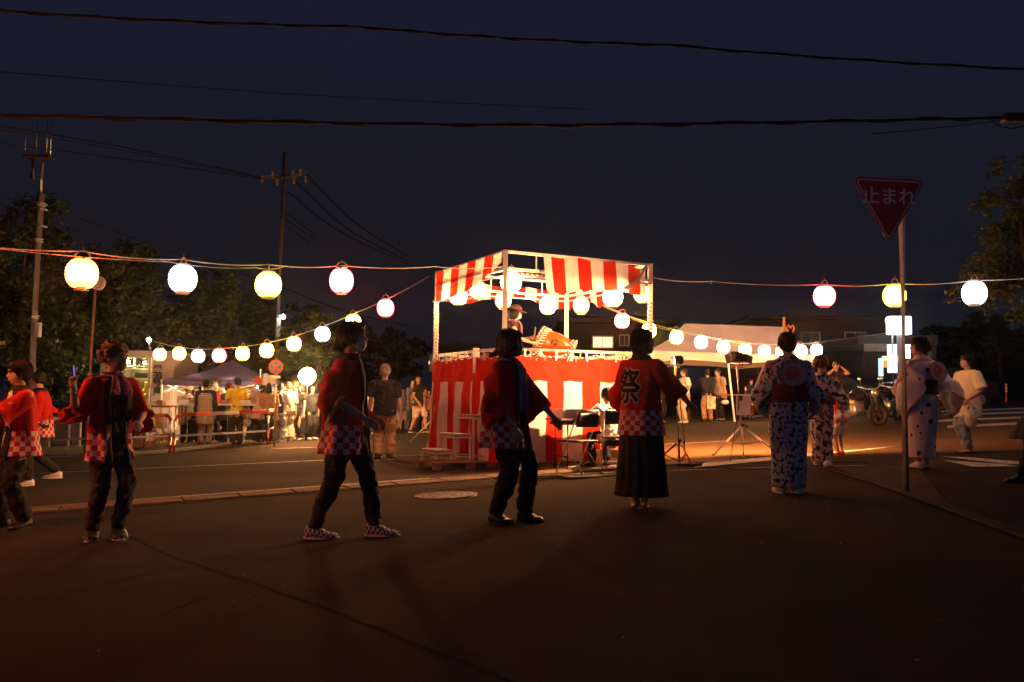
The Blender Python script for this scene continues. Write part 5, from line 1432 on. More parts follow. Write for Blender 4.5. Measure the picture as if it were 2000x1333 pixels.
M_CREAMT = mat('cream_tee', (.72, .60, .40), rough=.9, var=.06)
M_YELT = mat('yellow_shirt', (.72, .48, .015), rough=.9, var=.08)
M_SHOEB = mat('black_shoe', (.02, .02, .02), rough=.5, var=.1)
M_SHOEW = mat('white_shoe', (.68, .64, .58), rough=.6, var=.08)
M_SHOEG = mat('green_black_shoe', (.03, .05, .03), rough=.5, var=.5, vscale=30)
M_TABI = mat('white_tabi', (.72, .66, .52), rough=.85, var=.05)
def happi_col(nt):
    x, y, _ = uvxy(nt, 'UV')
    chk = checkf(nt, .046, 'UV')
    band = mth(nt, 'MULTIPLY', mth(nt, 'LESS_THAN', y, .23), mth(nt, 'GREATER_THAN', y, -1))
    c = mixc(nt, mth(nt, 'MULTIPLY', chk, band), (.60, .020, .012), (.70, .58, .56))
    return c
M_HAPPI = mat('red_happi', (.6, .02, .01), rough=.85, var=.10, vscale=5, colorfn=happi_col, transl=.12, spec=.2)
M_HAPPIS = mat('red_happi_sleeve', (.60, .020, .012), rough=.85, var=.10, vscale=5, transl=.12, spec=.2)
M_COLB = mat('black_collar', (.018, .016, .018), rough=.85, var=.1)
M_CUFF = mat('pale_cuff', (.68, .42, .38), rough=.9, var=.08, transl=.2)
M_PRINTW = mat('print_white', (.66, .58, .52), rough=.9, var=.05)
M_PRINTP = mat('print_pink', (.62, .25, .20), rough=.9, var=.1)
M_PRINTK = mat('print_black', (.012, .012, .012), rough=.85, var=.0)
def yuk(name, base, dark, scale, thr, kind='blotch', third=None):
    def f(nt):
        if kind == 'blotch':
            n = noisef(nt, scale, 3, 'UV', .6); v = rng(nt, n, thr, thr + .03)
            c = mixc(nt, v, base, dark)
            if third: c = mixc(nt, rng(nt, noisef(nt, scale * .45, 2, 'UV'), .58, .62), c, third)
            return c
        vo = nt.nodes.new('ShaderNodeTexVoronoi'); vo.inputs['Scale'].default_value = scale; nt.links.new(coords(nt, 'UV'), vo.inputs['Vector'])
        vo.inputs['Randomness'].default_value = .55
        d = rng(nt, vo.outputs['Distance'], thr, thr + .02, 1, 0)
        ln = mth(nt, 'LESS_THAN', mth(nt, 'FRACT', mth(nt, 'MULTIPLY', uvxy(nt, 'UV')[0], 38.0)), .22)
        c = mixc(nt, mth(nt, 'MULTIPLY', ln, .35), base, (.28, .24, .25))
        return mixc(nt, d, c, dark)
    return mat(name, base, rough=.9, var=.08, colorfn=f, spec=.2)
M_YUK1 = yuk('robe_leaf', (.52, .47, .50), (.022, .024, .04), 24, .52, third=None)
M_YUK2 = yuk('robe_squares', (.60, .46, .43), (.030, .032, .05), 15, .50, third=(.10, .10, .12))
M_YUK3 = yuk('robe_dots', (.70, .62, .58), (.022, .022, .03), 8.0, .235, 'dots')
M_OBIR = mat('red_sash', (.22, .022, .012), rough=.7, var=.35, vscale=14)
M_OBIO = mat('olive_sash', (.16, .11, .03), rough=.8, var=.2)
M_OBID = mat('dark_sash', (.035, .012, .014), rough=.7, var=.2)

def ik(a, t, l1, l2, hint):
    d = t - a; L = min(d.length, (l1 + l2) * .999); L = max(L, abs(l1 - l2) * 1.02 + 1e-4); d.normalize()
    x = (l1 * l1 - l2 * l2 + L * L) / (2 * L); h = math.sqrt(max(0, l1 * l1 - x * x))
    hp = V(hint) - d * V(hint).dot(d)
    hp = hp.normalized() if hp.length > 1e-4 else frame_of(d)[1]
    return a + d * x + hp * h, a + d * L
def remesh(o, vox, smooth=3, disp=0.0, dscale=.12, fac=.5):
    m = o.modifiers.new('remesh', 'REMESH'); m.mode = 'VOXEL'; m.voxel_size = vox; m.use_smooth_shade = True
    if smooth: m = o.modifiers.new('smooth', 'SMOOTH'); m.factor = fac; m.iterations = smooth
    if disp:
        k = 'fold_%.2f' % dscale
        tx = bpy.data.textures.get(k) or bpy.data.textures.new(k, 'CLOUDS'); tx.noise_scale = dscale; tx.noise_depth = 2
        m = o.modifiers.new('folds', 'DISPLACE'); m.texture = tx; m.strength = disp; m.mid_level = .5; m.texture_coords = 'LOCAL'
    return o
def lerp_prof(prof, h):
    """prof sorted from top to bottom: (h, a, b)"""
    if h >= prof[0][0]: return prof[0][1], prof[0][2]
    for p, q in zip(prof, prof[1:]):
        if h >= q[0]:
            t = (p[0] - h) / max(1e-6, p[0] - q[0]); s = t * t * (3 - 2 * t) * .6 + t * .4
            return p[1] + (q[1] - p[1]) * s, p[2] + (q[2] - p[2]) * s
    return prof[-1][1], prof[-1][2]
class Fig: pass
def person(label, px, pyf, pyh, facing, near=0, feet=None, hands=None, hints=None, lean=0, head=(0, 0), drop=0.0, b=1.0, hair='short', hairm=None, skin=None,
           mask=False, wear=(), curl=(.5, .5), group='people at the festival', cat='person', loc=None, H=None, hs=1.0, hips=None, side=0.0, name='person', palm=(None, None), Y=None):
    if loc is None:
        g = ground(px, pyf) if Y is None else at(px, pyf, Y); g = on_ground(g.x, g.y)
    else: g = V(loc)
    if H is None:
        H = (at(px, pyh, g.y).z - g.z) * hs
    if near: print('PERSON %-40s H %.2f at %.1f %.1f' % (label[:40], H, g.x, g.y))
    F = Fig(); F.H = H; F.near = near; F.b = b
    a = R(facing)
    root = empty(name, label, cat, g, a, group)
    F.root = root
    ca, sa = math.cos(a), math.sin(a)
    def slope(x, y):   # ground height under a local point
        if loc is not None: return 0.0
        wx, wy = g.x + x * ca - y * sa, g.y + x * sa + y * ca
        return gz(wx, wy) - g.z
    feet = feet or ((.055, .0, 0, 8), (-.055, 0, 0, 8))
    feet = [f if len(f) == 4 else (*f, 6) for f in feet]
    phi = R(lean)
    pel = V((side * H, 0, (.52 - drop) * H)) if hips is None else V(hips) * H
    F.pel = pel
    ux = V((math.sin(R(side * 100)), -math.sin(phi), math.cos(phi))).normalized()
    F.ux = ux
    fwd = V((0, -math.cos(phi), -math.sin(phi)))
    F.fwd = fwd
    def spine(h):
        if h >= .52: return pel + ux * ((h - .52) * H)
        return V((pel.x * (h / .52), pel.y * (h / .52), pel.z * h / .52)) if hips is None else pel + V((0, 0, (h - .52) * H))
    F.spine = spine
    neck = spine(.825); F.neck = neck
    yaw, pitch = R(head[0]), R(head[1])
    HR = Matrix.Rotation(yaw, 3, 'Z') @ Matrix.Rotation(pitch, 3, 'X')    # local face looks to -Y
    nd = (ux * .5 + V((0, 0, 1)) * .5).normalized()
    hc = neck + nd * (.100 * H) + HR @ V((0, -.012 * H, 0)); F.hc = hc; F.HR = HR
    sw = .108 * (b * .5 + .5)
    sh = [spine(.795) + V((s * sw * H, 0, 0)) for s in (1, -1)]
    hp = [pel + V((s * .05 * H, 0, -.005 * H)) for s in (1, -1)]
    F.sh, F.hp = sh, hp
    F.leg = []
    for i, f in enumerate(feet):
        ank = V((f[0] * H, f[1] * H, f[2] * H + .045 * H + slope(f[0] * H, f[1] * H)))
        kn, an = ik(hp[i], ank, .25 * H, .245 * H, (.12 * (1, -1)[i], -1, .1))
        F.leg.append((hp[i], kn, ank, f[3]))
    hands = hands or ((.135, -.02, .45), (-.135, -.02, .45))
    hints = hints or ((.5, 1, -.3), (-.5, 1, -.3))
    F.arm = []
    for i, h in enumerate(hands):
        t = V(h) * H
        el, wr = ik(sh[i], t, .168 * H, .150 * H, hints[i])
        F.arm.append((sh[i], el, wr))
    # ---- body
    vox = (.022, .011, .0062)[near]
    bm = bmesh.new()
    tube(bm, [spine(h) + V((0, 0, 0)) for h in (.47, .52, .60, .68, .76, .805)], [(x * H * b, y * H * b) for x, y in ((.055, .05), (.088, .062), (.075, .056), (.086, .062), (.09, .058), (.06, .04))], 16, rnd=True, ref=(0, 1, 0))
    tube(bm, [spine(.79), neck, hc - nd * .02 * H], [(.036 * H, .036 * H), (.031 * H, .032 * H), (.03 * H, .03 * H)], 12, rnd=True)
    for i in (0, 1):
        tube(bm, [spine(.79) + V(((1, -1)[i] * .02 * H, 0, 0)), sh[i]], [.035 * H * b, .030 * H * b], 10, rnd=True)
        s_, e_, w_ = F.arm[i]
        tube(bm, [s_, s_.lerp(e_, .5), e_, e_.lerp(w_, .35), w_], [.030 * H * b, .027 * H * b, .022 * H * b, .0225 * H * b, .0145 * H], 12, rnd=True)
        h_, k_, a_, fy = F.leg[i]
        tube(bm, [h_, h_.lerp(k_, .5), k_, k_.lerp(a_, .35), a_], [.052 * H * b, .045 * H * b, .033 * H * b, .034 * H * b, .020 * H], 12, rnd=True)
        fd = Matrix.Rotation(R(fy) * (1, -1)[i], 3, 'Z') @ V((0, -1, 0))
        pit = a_ - V((0, 0, .02 * H))
        tube(bm, [pit - fd * .02 * H, pit + fd * .05 * H - V((0, 0, .006 * H)), pit + fd * .105 * H - V((0, 0, .011 * H))], [(.019 * H, .018 * H), (.022 * H, .013 * H), (.018 * H, .007 * H)], 10, rnd=True, ref=(0, 0, 1))
        # hand
        hd = (w_ - e_).normalized()
        pn = palm[i]
        pn = V(pn) if pn is not None else V(((-1, 1)[i] * .8, .3, -.2))
        pn = (pn - hd * pn.dot(hd)).normalized(); wd = hd.cross(pn) * (1, -1)[i]     # towards the thumb side
        S = H / 1.65
        tube(bm, [w_ - hd * .01 * S, w_ + hd * .03 * S, w_ + hd * .085 * S], [(.020 * S, .014 * S), (.034 * S, .015 * S), (.040 * S, .013 * S)], 10, rnd=True, ref=pn)
        if near:
            for k in range(4):
                o_ = (k - 1.5) * .0205 * S
                q = w_ + hd * (.088 - .006 * abs(k - 1.2)) * S - wd * o_
                ln = (.070, .078, .073, .058)[k] * S
                dd = (hd - wd * (k - 1.5) * .06).normalized(); pts = [q - dd * .012 * S]; c_ = curl[i] * .55
                for j, fr in enumerate((.45, .32, .23)):
                    rr = Matrix.Rotation(-c_ * (1.0 if j else .7), 3, dd.cross(pn).normalized())
                    dd = (dd * math.cos(c_) + pn * math.sin(c_)).normalized(); pn_ = pn
                    q = q + dd * ln * fr; pts.append(q.copy())
                tube(bm, pts, [.0098 * S, .0092 * S, .0082 * S, .0068 * S], 8, rnd=True)
            q = w_ + hd * .025 * S + wd * .022 * S
            td = (hd * .62 + wd * .70 + pn * .25).normalized()
            tube(bm, [q - td * .01 * S, q + td * .03 * S, q + (td * .55 + hd * .5).normalized() * .058 * S], [.012 * S, .0105 * S, .008 * S], 8, rnd=True)
        else:
            tube(bm, [w_ + hd * .08 * S, w_ + hd * .12 * S + pn * .01 * S, w_ + hd * .15 * S + pn * .035 * S], [(.036 * S, .011 * S), (.033 * S, .010 * S), (.026 * S, .008 * S)], 8, rnd=True, ref=pn)
            tube(bm, [w_ + hd * .02 * S, w_ + hd * .07 * S + wd * .045 * S], [.013 * S, .009 * S], 6, rnd=True)
    def hp_(x, y, z): return hc + HR @ V((x * H, y * H, z * H))
    F.hp_ = hp_
    ball(bm, hp_(0, .006, .014), (.0465 * H, .056 * H, .056 * H), HR, 18, 12)
    ball(bm, hp_(0, -.012, -.014), (.040 * H, .044 * H, .052 * H), HR, 16, 10)
    ball(bm, hp_(0, -.030, -.048), (.021 * H, .022 * H, .018 * H), HR, 10, 8)
    tube(bm, [hp_(0, -.050, .010), hp_(0, -.062, -.012), hp_(0, -.056, -.018)], [.006 * H, .010 * H, .009 * H], 8, rnd=True)
    ball(bm, hp_(0, -.052, -.034), (.015 * H, .010 * H, .008 * H), HR, 10, 6)
    ball(bm, hp_(0, -.050, .022), (.036 * H, .010 * H, .008 * H), HR, 10, 6)
    for s in (-1, 1):
        ball(bm, hp_(s * .047, .004, -.004), (.007 * H, .012 * H, .019 * H), HR, 8, 8)
    body = build('body', bm, skin or M_SKINP, root)
    remesh(body, vox, 3 if near else 2)
    if near or mask:
        for s in (-1, 1):
            bm = bmesh.new(); ball(bm, hp_(s * .018, -.0525, .006), (.0085 * H, .004 * H, .0035 * H), HR, 8, 6); build('eye', bm, M_EYE, root, True)
        if near:
            for s in (-1, 1):
                bm = bmesh.new(); tube(bm, [hp_(s * .008, -.0585, .019), hp_(s * .02, -.0585, .0225), hp_(s * .031, -.050, .019)], .0022 * H, 6, rnd=True); build('eyebrow', bm, M_HAIR, root, True)
    if mask:
        mm = M_MASK if mask is True else mask
        bm = bmesh.new()
        ball(bm, hp_(0, -.030, -.032), (.0385 * H, .0345 * H, .034 * H), HR, 18, 12)
        ball(bm, hp_(0, -.050, -.018), (.012 * H, .016 * H, .018 * H), HR, 12, 8)
        o = build('mask', bm, mm, root); remesh(o, max(vox, .006), 4)
        for s in (-1, 1):
            for dz in (-.012, -.048):
                bm = bmesh.new(); tube(bm, [hp_(s * .034, -.03, dz), hp_(s * .046, -.008, (dz - .01) * .7), hp_(s * .050, .008, -.004 + (dz + .03) * .3)], .0016 * H, 5); build('ear_loop', bm, mm, root, True)
    make_hair(F, hair, hairm or M_HAIR, vox)
    for g_ in wear: g_(F)
    return F
def make_hair(F, style, m, vox):
    H, hp_, HR, root = F.H, F.hp_, F.HR, F.root
    if style == 'none': return
    rnd_ = random.Random(int(H * 1000) + len(style))
    bm = bmesh.new()
    def B(x, y, z, r): ball(bm, hp_(x, y, z), tuple(q * H for q in r), HR, 14, 10)
    B(0, .012, .022, (.053, .060, .058))
    B(0, -.030, .050, (.038, .028, .022))
    if style in ('short', 'neat', 'grey'):
        B(0, .030, -.012, (.046, .038, .044)); 
        for s in (-1, 1): B(s * .040, .004, .008, (.014, .030, .030))
    if style in ('bob', 'bobtail'):
        B(0, .028, -.030, (.056, .042, .055))
        for s in (-1, 1): B(s * .044, -.002, -.016, (.018, .040, .056))
        B(0, .022, -.062, (.050, .034, .026))
    if style == 'long':
        B(0, .034, -.05, (.052, .034, .07)); B(0, .040, -.11, (.046, .022, .06))
        for s in (-1, 1): B(s * .042, .005, -.035, (.016, .03, .06))
    if style in ('bun', 'updo', 'pony', 'bobtail'):
        for s in (-1, 1): B(s * .038, .006, .0, (.018, .036, .036))
        B(0, .034, -.012, (.044, .034, .040))
    if style == 'bun':
        B(0, .076, -.040, (.024, .026, .022)); B(0, .060, -.026, (.024, .03, .022))
        for k in range(7): tube(bm, [hp_(rnd_.uniform(-.02, .02), .05, -.05), hp_(rnd_.uniform(-.03, .03), .085 + rnd_.uniform(0, .02), -.058 + rnd_.uniform(-.012, .01))], [.005 * H, .002 * H], 5)
    if style == 'bobtail':
        tube(bm, [hp_(0, .06, -.045), hp_(0, .095, -.062), hp_(.004, .118, -.080)], [.018 * H, .014 * H, .004 * H], 8, rnd=True)
    if style == 'pony':
        tube(bm, [hp_(0, .07, .0), hp_(0, .095, -.03), hp_(0, .085, -.09)], [.02 * H, .024 * H, .006 * H], 8, rnd=True)
    if style == 'updo':
        B(0, .040, .030, (.052, .048, .046)); B(0, .066, .005, (.034, .028, .034))
    if style in ('curly', 'perm'):
        n = 60
        for k in range(n):
            a = rnd_.uniform(0, 6.283); z = rnd_.uniform(-.55, 1)
            r_ = math.sqrt(max(0, 1 - z * z)); x, y = r_ * math.cos(a), r_ * math.sin(a)
            if y < -.25 and z < .45: continue
            sc_ = 1.12 if style == 'perm' else 1.05
            B(x * .054 * sc_, .012 + y * .062 * sc_, .020 + z * .062 * sc_, (.017, .017, .015))
        if style == 'curly':
            for k in range(22):
                a = rnd_.uniform(0, 6.283); x, y = .035 * math.cos(a), .045 * math.sin(a)
                tube(bm, [hp_(x, y, .06), hp_(x * 1.3, y * 1.25, .088 + rnd_.uniform(-.01, .016))], [.007 * H, .002 * H], 5)
    if F.near == 2 and style not in ('none',):
        sb = bmesh.new()
        low = {'bob': -.085, 'bobtail': -.075, 'bun': -.03, 'updo': -.025, 'pony': -.03, 'perm': -.03, 'curly': -.02}.get(style, -.03)
        for k in range(420):
            a = rnd_.uniform(0, 6.283); z0 = rnd_.uniform(.15, .98) if k % 3 else rnd_.uniform(-.4, .4)
            front = math.sin(a - math.pi / 2) > .35       # towards the face
            if front and z0 < .55: continue
            pts = []; sw = rnd_.uniform(-.25, .25); st_ = rnd_.uniform(1.04, 1.09)
            for q in range(5):
                zz = z0 - q * rnd_.uniform(.16, .24)
                if style in ('curly', 'perm'): zz = z0 + q * .03; st_ += .03
                aa = a + sw * q * .3
                if zz > -.2:
                    rr = math.sqrt(max(.02, 1 - min(1, abs(zz)) ** 2)); x, y, z = rr * math.cos(aa) * .055 * st_, .012 - rr * math.sin(aa - 0) * -.062 * st_, .020 + zz * .062 * st_
                else:
                    x, y, z = math.cos(aa) * .058 * st_, .014 + math.sin(aa) * .060 * st_, .008 + (zz + .2) * .10
                    if z < low - .012: break
                    if y < -.02: break
                pts.append(hp_(x, y, z))
            if len(pts) > 2: tube(sb, pts, [.0011 * H, .0013 * H, .0011 * H, .0008 * H, .0004 * H][:len(pts)], 3, caps=False)
        sg = build('hair_strands', sb, m, root); sg['kind'] = 'stuff'
    o = build('hair', bm, m, root)
    remesh(o, max(vox, .0075), 1, .016 * H if style != 'neat' else .006 * H, .018 if F.near else .03)
# ---------------------------------------------------------------- garments
def g_trousers(m, flare=1.0, length=1.0, width=1.0, name='trousers', disp=.03):
    def g(F):
        H, b = F.H, F.b
        bm = bmesh.new(); gr = (.013, .008, .003)[F.near]
        tube(bm, [F.spine(h) for h in (.455, .52, .61)], [(.07 * H * b + gr, .06 * H * b + gr), (.100 * H * b + gr, .078 * H * b + gr), (.088 * H * b + gr, .070 * H * b + gr)], 16, rnd=False, ref=(0, 1, 0))
        for h_, k_, a_, fy in F.leg:
            e = k_.lerp(a_, length) if length <= 1 else a_
            tube(bm, [h_ + V((0, 0, .02 * H)), h_.lerp(k_, .5), k_, k_.lerp(e, .5), e + V((0, 0, .006 * H))], [r * H * b * width + gr for r in (.066, .058, .047, .043 * flare, .038 * flare)], 14)
        remesh(build(name, bm, m, F.root), (.022, .014, .010)[F.near], 3, disp * H, .07)
    return g
def g_shirt(m, hem=.47, sleeve=.62, width=1.0, name='shirt', disp=.03, loose=1.0):
    def g(F):
        H, b = F.H, F.b * width * (.86 if sleeve == .2 else 1)
        bm = bmesh.new(); gr = (.013, .008, .004)[F.near]
        hs = [.835, .81, .77, .70, .62, .55, hem]
        for i in ((0, 1) if sleeve != .2 else ()): tube(bm, [F.spine(.79) + V(((1, -1)[i] * .02 * H, 0, .004 * H)), F.sh[i]], [.044 * H * F.b + gr, .039 * H * F.b + gr], 12, rnd=True)
        prof = [(.835, .037, .037), (.81, .080, .054), (.77, .105, .072), (.70, .103, .078), (.62, .095 * loose, .075 * loose), (.54, .104 * loose, .082 * loose), (hem - .001, .108 * loose, .088 * loose)]
        tube(bm, [F.spine(h) for h in hs], [tuple(q * H * b + gr for q in lerp_prof(prof, h)) for h in hs], 20, ref=(0, 1, 0))
        for s_, e_, w_ in (F.arm if sleeve != .2 else ()):
            tip = s_.lerp(e_, sleeve / .62) if sleeve <= .62 else e_.lerp(w_, (sleeve - .62) / .38)
            pts = [s_ - (e_ - s_) * .12, s_, s_.lerp(e_, .5)] + ([e_] if sleeve > .62 else []) + [tip]
            if sleeve <= .35: pts = [s_ - (e_ - s_) * .12, s_, tip]
            n = len(pts); tube(bm, pts, [(.044 - .006 * k / n) * H * b * loose + gr for k in range(n)], 12, rnd=False)
        remesh(build(name, bm, m, F.root), (.022, .014, .010)[F.near], 3, disp * H * (.5 if loose > 1.1 else 1), .08)
    return g
def loft(F, name, prof, m, t0=0.0, hem=None, uvscale=.115, off=0.0, folds=0.0, foldn=7, nu=56, nv=40, thick=.004, seed=0.0, cfn=None, super_=1.0, parent=None):
    """a garment shell round the trunk; prof (h, half width, half depth) from top to bottom; t0 = half opening angle at the front (or function of h)"""
    H = F.H
    top, bot = prof[0][0], prof[-1][0]
    t0f = t0 if callable(t0) else (lambda h: t0)
    def pt(th, h, o_=0.0):
        a, d = lerp_prof(prof, h)
        f = 0
        if folds:
            w_ = min(1, (top - h) / (top - bot) * 1.3)
            f = folds * w_ * (.6 * math.sin(th * foldn + 1.3 * math.sin(h * 9 + seed)) + .8 * noise.noise(V((th * 1.7, h * 5, seed))) + .4 * noise.noise(V((th * 4, h * 12, seed + 3))))
        c = cfn(h) if cfn else F.spine(h)
        a = (a + off) * H + o_ + f * H; d = (d + off) * H + o_ + f * H
        s_, c_ = math.sin(th), -math.cos(th)
        sx = math.copysign(abs(s_) ** super_, s_); cx_ = math.copysign(abs(c_) ** super_, c_)
        bx = V((0, 1, 0)) if h < .52 else V((0, -F.fwd.y, -F.fwd.z))
        return c + V((a * sx, 0, 0)) + bx * (d * cx_)
    def fn(u, v):
        h = top + (bot - top) * v; t = t0f(h)
        return pt(t + u * (2 * math.pi - 2 * t), h)
    o = grid(name, fn, nu, nv, m, parent or F.root, lambda u, v: ((t0f(.6) + u * (2 * math.pi - 2 * t0f(.6))) * uvscale * H, (1 - v) * (top - bot) * H), closed=(not callable(t0) and t0 == 0), thick=thick)
    return o, pt
def g_sleeves(m, cuff=None, r0=.044, r1=.085, reach=.62, hang=.5, uv=True, name='sleeve', both=(True, True), wob=.012, flat=.36):
    """wide hanging sleeves; reach: how far along the forearm they end"""
    def g(F):
        H = F.H
        for i, (s_, e_, w_) in enumerate(F.arm):
            if not both[i]: continue
            tip = e_.lerp(w_, reach)
            P = [s_ + (F.spine(.78) - s_) * .7, s_, s_.lerp(e_, .5), e_, e_.lerp(tip, .5), tip]
            def path(v):
                x = v * (len(P) - 1); k = min(int(x), len(P) - 2); return P[k].lerp(P[k + 1], x - k)
            def fn(u, v, extra=0.0):
                p = path(min(v, 1)); d = (path(min(1, v + .08)) - path(max(0, v - .08))).normalized()
                dn = V((0, .35, -1)); dn = dn - d * dn.dot(d)
                if dn.length < .25: dn = V((0, 1, -.2)); dn = dn - d * dn.dot(d)
                dn.normalize(); sd = d.cross(dn)
                rr = (r0 + (r1 - r0) * min(1, v * 1.25)) * H + extra
                a = u * 2 * math.pi
                w2 = max(rr * flat * (1.5 - .5 * v) + .014 * H, (.036 - .010 * v) * H)
                wv = wob * H * (math.sin(a * 3 + v * 7 + i) + noise.noise(V((u * 7, v * 6, H + i))) * 3.2) * (.25 + v)
                return p + dn * (math.cos(a) * rr + (rr - .034 * H) * max(hang, .9)) + sd * (math.sin(a) * (w2 + wv)) 
            grid(name, fn, 28, 22, m, F.root, (lambda u, v: (u * rr_ * 4, 1.0 + v * .5)) if False else (lambda u, v: (u * 3.6 * r1 * H, v * .42 * H + (5 if uv else 0))), closed=True, thick=.004)
            if cuff:
                grid('cuff', lambda u, v: fn(u, .76 + .255 * v, .008), 28, 4, cuff, F.root, None, closed=True, thick=.004)
                grid('lining', lambda u, v: fn(u, 1.01 - .30 * v, -.010), 28, 5, cuff, F.root, None, closed=True, thick=.002)
    return g
HAPROF = lambda hem, fl=1.0: [(.838, .044, .046), (.822, .075, .056), (.80, .112, .070), (.74, .118, .085), (.62, .114 * fl, .090 * fl), (.52, .124 * fl, .102 * fl), (hem, .138 * fl, .120 * fl)]
def flower(bm, fnmap, cx_, cy_, r, n=12):
    for k in range(n):
        a = 2 * math.pi * k / n; da = math.pi / n * .72
        pts = [(r * .28, a), (r * .8, a - da), (r, a - da * .5), (r, a + da * .5), (r * .8, a + da)]
        try: bm.faces.new([bm.verts.new(fnmap(cx_ + q * math.cos(t), cy_ + q * math.sin(t))) for q, t in pts])
        except ValueError: pass
    bm.faces.new([bm.verts.new(fnmap(cx_ + r * .2 * math.cos(t), cy_ + r * .2 * math.sin(t))) for t in [k * math.pi / 4 for k in range(8)]])
def g_happi(hem=.40, fl=1.0, wd=.94, open_=.34, back_text=False, flowers=(), cuff=None, reach=.55, r1=.072, folds=.010, seed=0.0, hang=.5):
    def g(F):
        H = F.H
        t0 = lambda h: open_ * (.9 if h > .8 else .75 + .25 * (h - hem) / (.8 - hem))
        o, pt = loft(F, 'coat', [(h_, a_ * (wd if h_ < .83 else 1), d_ * (wd * .5 + .5)) for h_, a_, d_ in HAPROF(hem, fl)], M_HAPPI, t0=t0, folds=folds, seed=seed, off=.004)
        for s in (1, -1):
            def fc(u, v):
                h = .838 + (hem - .838) * v; t = t0(h) - .03 + u * .30
                return pt(t * s, h, .010)
            grid('collar', fc, 6, 40, M_COLB, F.root, None, thick=.006)
        grid('collar', lambda u, v: pt(.25 + u * (2 * math.pi - .5), .852 - .03 * v, .006 + .006 * v), 30, 4, M_COLB, F.root, None, thick=.006)
        g_sleeves(M_HAPPIS, cuff, r1=r1, reach=reach, hang=hang)(F)
        def mp(x, y, o_=.008):   # a print on the coat: x in metres round the trunk from the back centre, y height in metres
            return pt(math.pi + x / (.118 * H), y / H, o_)
        if back_text:
            dirs = [(math.cos(q * math.pi / 4), math.sin(q * math.pi / 4)) for q in range(8)]
            for nm, mm, rad_, lift in (('back_crest_outline', M_PRINTW, .017, .009), ('back_crest', M_PRINTK, .006, .0145)):
                tx = text_mesh(nm, '祭', .27, mm, None)
                b0 = bmesh.new(); b0.from_mesh(tx.data)
                bmesh.ops.triangulate(b0, faces=b0.faces[:])
                for _q in range(2):
                    bmesh.ops.subdivide_edges(b0, edges=[e for e in b0.edges if e.calc_length() > .03], cuts=1, use_grid_fill=False)
                    bmesh.ops.triangulate(b0, faces=b0.faces[:])
                b0.verts.index_update()
                P_ = [v.co.copy() for v in b0.verts]; T_ = [[v.index for v in f.verts] for f in b0.faces]; b0.free()
                vs_, fs_ = [], []
                for q, (dx, dy) in enumerate([(0, 0)] + dirs):
                    n0 = len(vs_)
                    vs_ += [mp((p.x + dx * rad_) * .95 + back_text[0], (p.y + dy * rad_) * 1.25 + back_text[1], lift + .0004 * q) for p in P_]
                    fs_ += [[n0 + k for k in t_] for t_ in T_]
                tx.data.clear_geometry(); tx.data.from_pydata(vs_, [], fs_); tx.parent = F.root; tx['kind'] = 'stuff'
        for (x, y, r_, mm) in flowers:
            bm = bmesh.new(); flower(bm, lambda a, c: mp(a, c, .008), x, y, r_); build('flower_print', bm, mm, F.root)
    return g
def g_shoes(m, sole=None, kind='shoe', sk=1.0):
    def g(F):
        H = F.H
        for i, (h_, k_, a_, fy) in enumerate(F.leg):
            fd = Matrix.Rotation(R(fy) * (1, -1)[i], 3, 'Z') @ V((0, -1, 0)); sd = V((-fd.y, fd.x, 0))
            lift = a_.z - .045 * H
            g0 = V((a_.x, a_.y, lift))
            L = .155 * H * sk
            def fn(u, v):
                t = v; y = (t - .27) * L
                wdt = (.029 + .012 * math.sin(min(1, t * 1.15) * math.pi * .75)) * H
                if t < .10: wdt *= (t / .10) ** .5
                if t > .86: wdt *= max(0, (1 - t) / .14) ** .5
                ht = (.062 if t < .32 else .062 - .032 * min(1, (t - .32) / .4)) * H
                if t < .08: ht *= .7 + .3 * t / .08
                if t > .88: ht *= .55 + .45 * (1 - t) / .12
                a = u * 2 * math.pi; z = math.sin(a)
                return g0 + fd * y + sd * (math.cos(a) * wdt) + V((0, 0, ht * .5 * (1 + z) if z > 0 else ht * .5 * (1 + z)))
            o = grid('shoe' if kind != 'tabi' else 'sock', lambda u, v: fn(u, v), 16, 16, m, F.root, lambda u, v: (u * .16, v * .24), closed=True)
            if sole:
                bm = bmesh.new(); ol = []
                for z in (0.0, .011 * H):
                    ring = []
                    for k in range(22):
                        a = 2 * math.pi * k / 22; x = math.cos(a); y = math.sin(a)
                        ring.append(bm.verts.new(g0 + fd * (L * .235 + y * L * .53) + sd * x * (.034 + .004 * y) * H + V((0, 0, z))))
                    ol.append(ring)
                for k in range(22): bm.faces.new((ol[0][k], ol[0][(k + 1) % 22], ol[1][(k + 1) % 22], ol[1][k]))
                bm.faces.new(ol[0][::-1]); bm.faces.new(ol[1]); build('sole', bm, sole, o)
    return g
